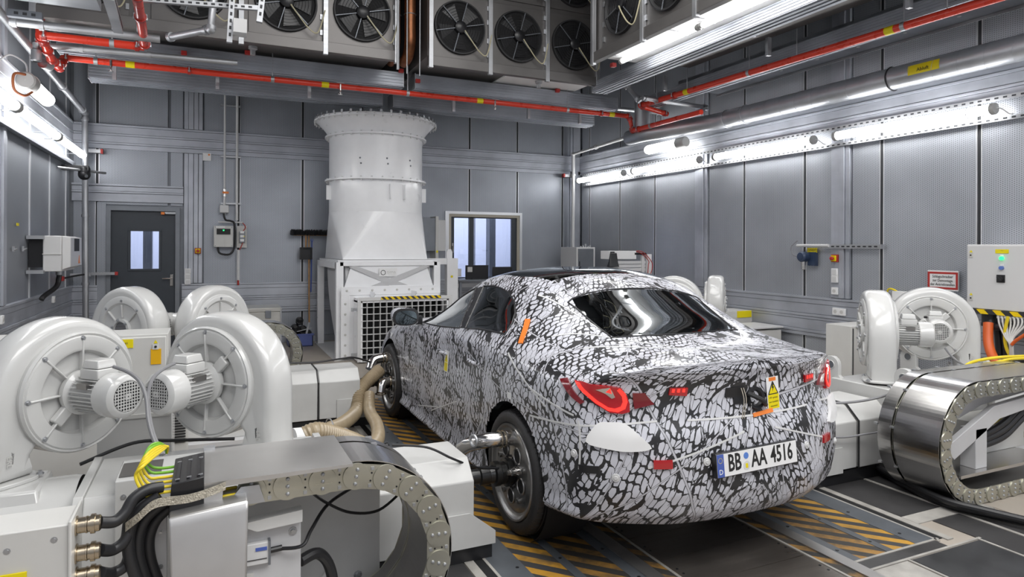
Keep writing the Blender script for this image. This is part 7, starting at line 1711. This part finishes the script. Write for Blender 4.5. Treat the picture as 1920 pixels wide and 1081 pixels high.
cooler(-1.6, 2.10, YC0, 'long air cooler with dark fans at the upper left, left of the copper pipes', [-1.15, -.15, .80, 1.66])
cooler(2.2, 6.92, XC0_, 'air cooler bank on the right whose fans face left', [6.30, 5.46, 4.60, 3.74, 2.9], axis=1, depth=1.45)
# copper risers in the gap
MB_ = MB().box(2.10, 2.47, YC0+.9, YC0+1.0, 3.9, 5.66); single(MB_, 'back_panel', 'void_shade', 'dark recess between the two coolers holding copper pipes', 'panel')
for k, (x, y) in enumerate(((2.17, 8.25), (2.32, 8.15))):
    g = thing('copper_pipe', ('thin', 'thick')[k]+' brown copper pipe rising in the gap between the coolers', 'pipe', (x, y, 4.0)); MB().tube(smooth([(x, y+.3, 4.02), (x, y+.1, 4.05), (x, y, 4.2), (x, y, 4.4)], 5)+[Vector((x, y, 5.6))], .05+.02*k, 16).build('pipe_run', 'copper', g)
    for z in (4.55, 5.1): MB().torus((x, y, z), (0, 0, 1), .055+.02*k, .006, 18, 5).build('pipe_band', 'steel', g)
# white air-guide panels lit from below behind the right trunking
single(MB().box(4.32, 5.3, 2.0, 6.95, 3.955, 3.975), 'guide_sheet', 'paper', 'white horizontal sheet under the right-hand cooler bank', 'sheet')
single(MB().box(3.7, 5.0, 7.95, 9.4, 3.955, 3.975), 'guide_sheet', 'paper', 'white horizontal sheet under the right end of the three-fan cooler', 'sheet')
for k, (a_, b_) in enumerate(((2.3, 3.9), (4.0, 5.35), (5.45, 6.8))):
    tube_lamp((4.62, a_, 3.905), (4.62, b_, 3.905), .032, 4.34, ('nearest', 'middle', 'farthest')[k]+' of the tube lamps hidden under the right cooler bank', 'tube lamps under the right coolers')
# drip pans hanging under the coolers with folded edges
def pan(x0, x1, y0, y1, z, label, edge=.11, far='y'):
    g = thing('drip_pan', label, 'drip pan', ((x0+x1)/2, (y0+y1)/2, z)); MB().box(x0, x1, y0, y1, z, z+.008).build('pan_floor', 'pan', g)
    for a in ((x0, x1, y1-.008, y1, z, z+edge), (x0, x0+.008, y0, y1, z, z+edge), (x1-.008, x1, y0, y1, z, z+edge), (x0, x1, y0, y0+.008, z, z+edge)): MB().box(*a).build('pan_edge', 'pan', g)
    if far == 'y': MB().box(x0-.03, x1+.03, y1, y1+.012, z-.03, z+.02).build('pan_lip', 'steel', g); 
    else: MB().box(x1, x1+.012, y0-.03, y1+.03, z-.03, z+.02).build('pan_lip', 'steel', g)
    mk = MB()
    n_ = 9
    for k in range(n_):
        if far == 'y': mk.cyl((x0+(x1-x0)*(k+.5)/n_, y1-.25, z), (x0+(x1-x0)*(k+.5)/n_, y1-.25, z-.006), .018, n=10)
        else: mk.cyl((x1-.2, y0+(y1-y0)*(k+.5)/n_, z), (x1-.2, y0+(y1-y0)*(k+.5)/n_, z-.006), .018, n=10)
    tag(mk.build('pan_rivets', 'cab_lt', g), kind='stuff')
pan(-1.35, .38, 9.95, 10.2, 3.80, 'left drip pan under the left cooler, above the door wall')
pan(.40, 2.08, 9.95, 10.2, 3.79, 'drip pan under the left cooler, directly left of the tower')
pan(2.70, 6.10, 9.95, 10.2, 3.775, 'long drip pan right of the tower below the coolers')
pan(6.0, 6.72, 2.6, 7.45, 3.84, 'drip pan high along the right wall', far='x')
# ribbed trunking beams
def trunk(p0, p1, h, wd, label, up=(0, 0, 1)):
    p0, p1 = Vector(p0), Vector(p1); g = thing('ribbed_trunking', label, 'trunking', tuple((p0+p1)/2), 'ribbed aluminium trunking under the coolers'); d = (p1-p0).normalized(); s = d.cross(Vector((0, 0, 1)))
    MB().obox(p0, p1, wd, h).build('trunk_body', 'beam', g)
    for k in range(5):
        z = -h/2+h*(k+.5)/5
        for q in (-1, 1): MB().obox(p0+s*(q*(wd/2+.004))+Vector((0, 0, z)), p1+s*(q*(wd/2+.004))+Vector((0, 0, z)), .010, h/5*.45).build('trunk_rib', 'beam', g)
    for k in range(3): q = (k-1)*wd*.3; MB().obox(p0+s*q-Vector((0, 0, h/2+.004)), p1+s*q-Vector((0, 0, h/2+.004)), wd*.14, .010).build('trunk_rib', 'beam', g)
    if 'rear' in label:
        for t in (.2, .8): c = p0.lerp(p1, t); MB().cyl(c+Vector((0, .05, h/2)), c+Vector((0, .05, ZC-c.z)), .008, n=8).build('hanger_rod', 'steel', g)
    for p in (p0, p1): MB().obox(p-d*.003, p+d*.004, wd+.02, h+.02).build('trunk_end', 'steel', g)
    return g
q0, q1 = W(287, 103, 'z', 3.84), W(1236, 217, 'z', 3.80)
trunk((-1.5, 8.75, 3.835), (2.36, 8.75, 3.835), .19, .30, 'front ribbed trunking left of the copper-pipe gap'); trunk((2.52, 8.75, 3.835), (5.75, 8.75, 3.835), .19, .30, 'front ribbed trunking right of the copper-pipe gap')
trunk((-1.35, 9.75, 3.78), (2.32, 9.75, 3.78), .19, .30, 'rear ribbed trunking behind the long red pipe, left piece'); trunk((2.48, 9.75, 3.78), (5.95, 9.75, 3.78), .19, .30, 'rear ribbed trunking behind the long red pipe, right piece')
trunk((5.02, 7.95, 3.86), (5.02, 1.5, 3.90), .14, .24, 'ribbed trunking along the foot of the right cooler bank')
trunk((6.0, 8.05, 3.78), (6.0, 2.4, 3.80), .14, .26, 'ribbed trunking above the red pipe on the right')
# ================================================================== RED SPRINKLER PIPES
def red(pts, r, label, clamps=(), yl=(), hang=()):
    g = pipe('sprinkler_pipe', pts, r, 'red', label, 'pipe', clamps, 'redfit', yl=yl); P_ = [Vector(p) for p in pts]
    for i, t in clamps:
        c = P_[i].lerp(P_[i+1], t); d = (P_[i+1]-P_[i]).normalized()
        for s in (-1, 1): MB().bolt(c+Vector((0, 0, 1)).cross(d)*(s*r*1.2)-Vector((0, 0, .02)), (0, 0, 1), .008, .05).build('coupling_bolt', 'steel', g)
    for i, t in hang:
        c = P_[i].lerp(P_[i+1], t); d = (P_[i+1]-P_[i]).normalized(); MB().cyl(c-d*.02, c+d*.02, r*1.12, n=14).cyl(c+Vector((0, 0, r)), c+Vector((0, 0, .42)), .006, n=6).build('pipe_hanger', 'steel', g)
    return g
yr = 8.6
ra, rb = W(120, 108, 'y', yr), W(1180, 218, 'y', yr)
zR = (ra.z+rb.z)/2
R1 = red([(ra.x, yr, zR), (rb.x, yr, zR)], .036, 'long red sprinkler pipe crossing in front of the tower top', [(0, .166), (0, .93), (0, .003), (0, .997)], [(0, .085), (0, .375), (0, .66), (0, .955)], [(0, .04), (0, .29), (0, .52), (0, .85)])
for t in (.06, .40, .69):
    c = Vector((ra.x, yr, zR)).lerp(Vector((rb.x, yr, zR)), t); s = thing('sprinkler', ('leftmost', 'middle', 'rightmost')[(.06, .40, .69).index(t)]+' silver sprinkler head under the long red pipe', 'sprinkler', tuple(c))
    MB().cyl(c+Vector((0, -.03, .02)), c+Vector((0, -.03, -.06)), .014, n=10).torus(c+Vector((0, -.03, -.08)), (1, 0, 0), .022, .004, 14, 5).cyl(c+Vector((0, -.03, -.105)), c+Vector((0, -.03, -.11)), .028, n=14).build('head_body', 'chrome', s)
    MB().box(c.x-.05, c.x+.05, yr-.05, yr+.02, zR+.03, zR+.036).build('head_plate', 'steel', s)
rc = W(1190, 243, 'x', rb.x)
red([(rb.x, yr, zR), (rb.x+.06, yr, zR-.22), (rb.x+.05, 7.0, zR-.22)], .036, 'red pipe stepping down and running forward from the end of the long pipe', [(0, .2), (0, .85), (1, .1)], hang=[(1, .3)])
r3a, r3b = W(1303, 212, 'x', 6.0), W(1205, 196, 'x', 5.8)
red([(rb.x+.05, 7.0, zR-.22), (6.35, 7.3, zR-.06), (5.78, 8.0, 3.70)] if False else [(6.28, 8.05, 3.62), (5.78, 8.05, 3.70)], .036, 'short red crossover pipe below the duct riser', [(0, .1), (0, .9)])
red([(5.78, 8.05, 3.70), (5.78, 1.5, 3.62)], .038, 'red sprinkler pipe running towards the upper right corner', [(0, .12), (0, .01)], [(0, .16), (0, .60)], [(0, .06), (0, .33), (0, .62)])
# left cluster
l0, l1 = W(75, 68, 'y', 7.4), W(270, 86, 'y', 7.4); zl = (l0.z+l1.z)/2
red([(l0.x, 7.4, zl), (l1.x, 7.4, zl)], .038, 'short red pipe at the upper left, above the long one', [(0, .04), (0, .93)], hang=[(0, .68)])
m0_, m1_ = W(237, -20, 'y', 5.4), W(272, 84, 'y', 7.35)
red([(m1_.x, 7.35, zl), (m0_.x+.03, 5.6, zl+.02), (m0_.x-.0, 5.2, zl+.02)], .038, 'red pipe coming forward from the upper left pipe to the top picture edge', [(0, .03), (0, .5), (0, .8)], [(0, .92)])
red([(l0.x, 7.4, zl), (l0.x, 7.55, zl-.02), (l0.x, 7.9, zl-.10), (ra.x-.02, yr-.1, zR-.14), (ra.x, yr, zR)], .038, 'bundle of short red pipe elbows and couplings in the upper left corner', [(0, .5), (1, .5), (2, .3), (2, .8), (3, .5)])
u0 = W(75, 40, 'y', 8.0); red([(u0.x, 8.0, zl+.05), (u0.x, 8.0, ZC)], .040, 'vertical red riser at the upper left', [(0, .22)])
g = thing('stop_valve', 'grey silver valve body on the red pipes in the upper left corner', 'valve', (-1.45, 7.9, 3.7)); q = W(68, 98, 'y', 7.7); MB().lathe([(.03, -.09), (.045, -.08), (.045, .02), (.03, .03), (.03, .09)], q, (0, 0, 1), 18).build('valve_body', 'steel', g); q2 = W(80, 118, 'y', 7.9); MB().lathe([(.05, 0), (.05, .12), (.035, .14)], q2, (.3, 1, 0), 18).build('valve_flange', 'steel', g)
# ================================================================== GREY PIPES, STRUTS AND HANGERS
g0, g1 = W(18, 42, 'y', 7.0), W(300, 72, 'y', 7.0)
pipe('grey_pipe', [(g0.x, 7.0, (g0.z+g1.z)/2), (g1.x, 7.0, (g0.z+g1.z)/2)], .036, 'steel', 'grey pipe above the short red pipe at the upper left', clamps=((0, .03), (0, .2)), cm='steel')
a, b2, c2_ = W(316, 70, 'y', 7.0), W(395, 55, 'y', 6.6), W(401, -10, 'y', 6.6)
pipe('grey_pipe', [tuple(a), tuple(b2), tuple(c2_)], .034, 'steel', 'bent galvanised pipe end hanging from the top at the upper left', clamps=((0, .05), (0, .9), (1, .05)))
a, b2 = W(95, 86, 'y', 8.2), W(445, 118, 'y', 8.2); pipe('grey_pipe', [tuple(a), tuple(b2)], .030, 'steel', 'thin galvanised pipe just above the long red pipe on the left', clamps=((0, .15), (0, .5)))
a, b2 = W(1168, 150, 'x', 4.98), W(1480, 20, 'x', 4.98); a2, b3 = W(1172, 158, 'x', 5.35), W(1560, -20, 'x', 5.35)
pipe('grey_pipe', [tuple(W(1200, 190, 'x', 5.5)), tuple(a2), (5.35, 2.0, a2.z+.04)], .036, 'steel', 'long galvanised pipe running forward between the right trunkings', clamps=((0, .15), (0, .85), (1, .05), (1, .42)))
a, b2 = W(1205, 183, 'y', 7.6), W(1325, 202, 'y', 7.6); pipe('grey_pipe', [tuple(a), tuple(b2), tuple(W(1290, 218, 'y', 7.3))], .034, 'steel', 'short galvanised pipe behind the red crossover on the right', clamps=((0, .05), (0, .95)))
a, b2 = W(1020, 190, 'y', 8.95), W(1240, 212, 'y', 8.95); pipe('grey_pipe', [tuple(a), tuple(b2), tuple(b2+Vector((.02, 0, -.14)))], .032, 'steel', 'galvanised pipe with bent end below the right drip pan', clamps=((0, .3), (0, .96)))
def strut(p0, p1, label, w_=.045, m='steel', slots=True):
    p0, p1 = Vector(p0), Vector(p1); g = thing('strut_rail', label, 'strut', tuple((p0+p1)/2)); MB().obox(p0, p1, w_, w_).build('strut_channel', m, g)
    if slots:
        s = MB(); L = (p1-p0).length; d = (p1-p0).normalized(); k = .05; sd = d.cross(Vector((0, 0, 1))) if abs(d.z) < .9 else Vector((1, 0, 0))
        sd.normalize(); upv = sd.cross(d)
        while k < L-.05: s.obox(p0+d*k-upv*0+Vector((0, -w_/2-.001, 0)), p0+d*(k+.03)+Vector((0, -w_/2-.001, 0)), .002, w_*.4) if abs(d.y) < .9 else s.obox(p0+d*k+Vector((w_/2+.001, 0, 0)), p0+d*(k+.03)+Vector((w_/2+.001, 0, 0)), .002, w_*.4); k += .06
        if s.v: tag(s.build('strut_slots', 'seam', g), kind='stuff')
    return g
strut(W(430, 80, 'y', 6.2), W(437, -30, 'y', 6.2), 'upright slotted strut hanging at the top, left of the fans')
strut(W(203, -10, 'y', 5.4), W(222, 55, 'y', 6.6), 'slotted double strut pointing back at the top left', .07)
strut(W(14, 24, 'y', 6.8), W(80, 32, 'y', 6.8), 'short dark strut in the upper left corner', .06, 'alu_dark')
strut(W(250, -2, 'y', 6.3), W(490, 16, 'y', 6.3), 'horizontal strut crossing at the top left', .04)
strut(W(486, 42, 'y', 5.8), W(492, -8, 'y', 5.8), 'short upright strut with cables beside the leftmost fan')
g = thing('junction_box', 'small white junction box hanging left of the leftmost large fan', 'junction box', tuple(W(448, 54, 'y', 6.2))); p = W(448, 54, 'y', 6.2); MB().box(p.x-.05, p.x+.06, 6.1, 6.24, p.z-.06, p.z+.06).build('box_body', 'cab_lt', g, bevel=.004)
pn = [W(0, -4, 'y', 6.6), W(175, -3, 'y', 6.6), W(190, 21, 'y', 6.6), W(0, 2, 'y', 6.6)]
g = thing('ceiling_tray', 'pale sheet-metal tray at the top left picture edge', 'tray', tuple(pn[2])); zt_ = pn[2].z; MB().add([(pn[3].x-.1, 6.6, zt_), (pn[2].x, 6.6, zt_), (pn[2].x, 5.2, zt_+.02), (pn[3].x-.1, 5.2, zt_+.02), (pn[3].x-.1, 6.6, zt_+.08), (pn[2].x, 6.6, zt_+.08), (pn[2].x, 5.2, zt_+.1), (pn[3].x-.1, 5.2, zt_+.1)], [(0, 1, 2, 3), (0, 1, 5, 4), (1, 2, 6, 5), (4, 5, 6, 7), (3, 0, 4, 7), (2, 3, 7, 6)]).build('tray_body', 'pan', g)
# upright struts and rods in front of the coolers
for k, (x, y0_, lab) in enumerate(((806, 135, 'left of two silver rods in front of the copper pipes'), (850, 142, 'thin rod hanging in front of the copper pipes'), (919, 168, 'thin silver rod at the left edge of the three-fan cooler'))):
    a = W(x if k != 1 else 847/1, y0_, 'y', 7.7)
xs3 = ((746, 130, .018), (763, 138, .007), (787, 142, .007))
for k, (x, yy_, rr) in enumerate(xs3):
    a = W(x, yy_, 'y', 7.7); single(MB().cyl((a.x, 7.7, a.z), (a.x, 7.7, 5.7), rr, n=8), 'hanger_rod', 'steel', ('thickest, left', 'thin middle', 'thin right')[k]+' silver rod hanging in the copper-pipe gap', 'rod')
for k, (px_, py_) in enumerate(((345, 100), (464, 99), (752, 133), (783, 152), (1045, 170), (1150, 122), (1319, 50))):
    p = W(px_, py_, 'y', 8.58 if k < 5 else (7.0 if k == 5 else 5.9)); g = thing('pipe_plug', 'small red square plug beside the coolers, '+('left end', 'below the second fan', 'left of the gap', 'right of the gap', 'below the third fan', 'at the cooler corner', 'on the right bank')[k], 'plug', tuple(p)); MB().box(p.x-.03, p.x+.03, p.y-.03, p.y+.03, p.z-.025, p.z+.025).build('cap_body', 'plate_red', g, bevel=.004)
for k, (px_, py_) in enumerate(((474, 97), (1010, 160), (1325, 44))):
    p = W(px_, py_, 'y', 8.3 if k < 2 else 5.9); g = thing('nozzle', ('left', 'middle', 'right')[k]+' small silver nozzle under the coolers', 'nozzle', tuple(p)); MB().lathe([(.05, .06), (.05, .03), (.03, .02), (.03, -.04), (.0005, -.045)], p, (0, 0, 1), 16).build('nozzle_body', 'steel', g)
# hangers for the trunking
for x in (-1.0, .1, 1.2, 3.2, 4.4, 5.3):
    single(MB().box(x-.02, x+.02, 8.95, 9.0, 3.55, 3.98), 'trunk_hanger', 'steel', ('first', 'second', 'third', 'fourth', 'fifth', 'sixth')[(-1.0, .1, 1.2, 3.2, 4.4, 5.3).index(x)]+' from the left of the short brackets between both ribbed trunkings', 'bracket', 'brackets between the trunkings')
for k, (yv, zz) in enumerate(((7.2, 3.7), (5.4, 3.7), (3.8, 3.7))):
    single(MB().cyl((5.78, yv-.2, 3.68), (5.78, yv-.2, 4.1), .006, n=6).box(5.55, 5.60, yv-.02, yv+.02, 3.72, 3.92), 'trunk_hanger', 'steel', ('far', 'middle', 'near')[k]+' hanger between the right trunkings', 'bracket')
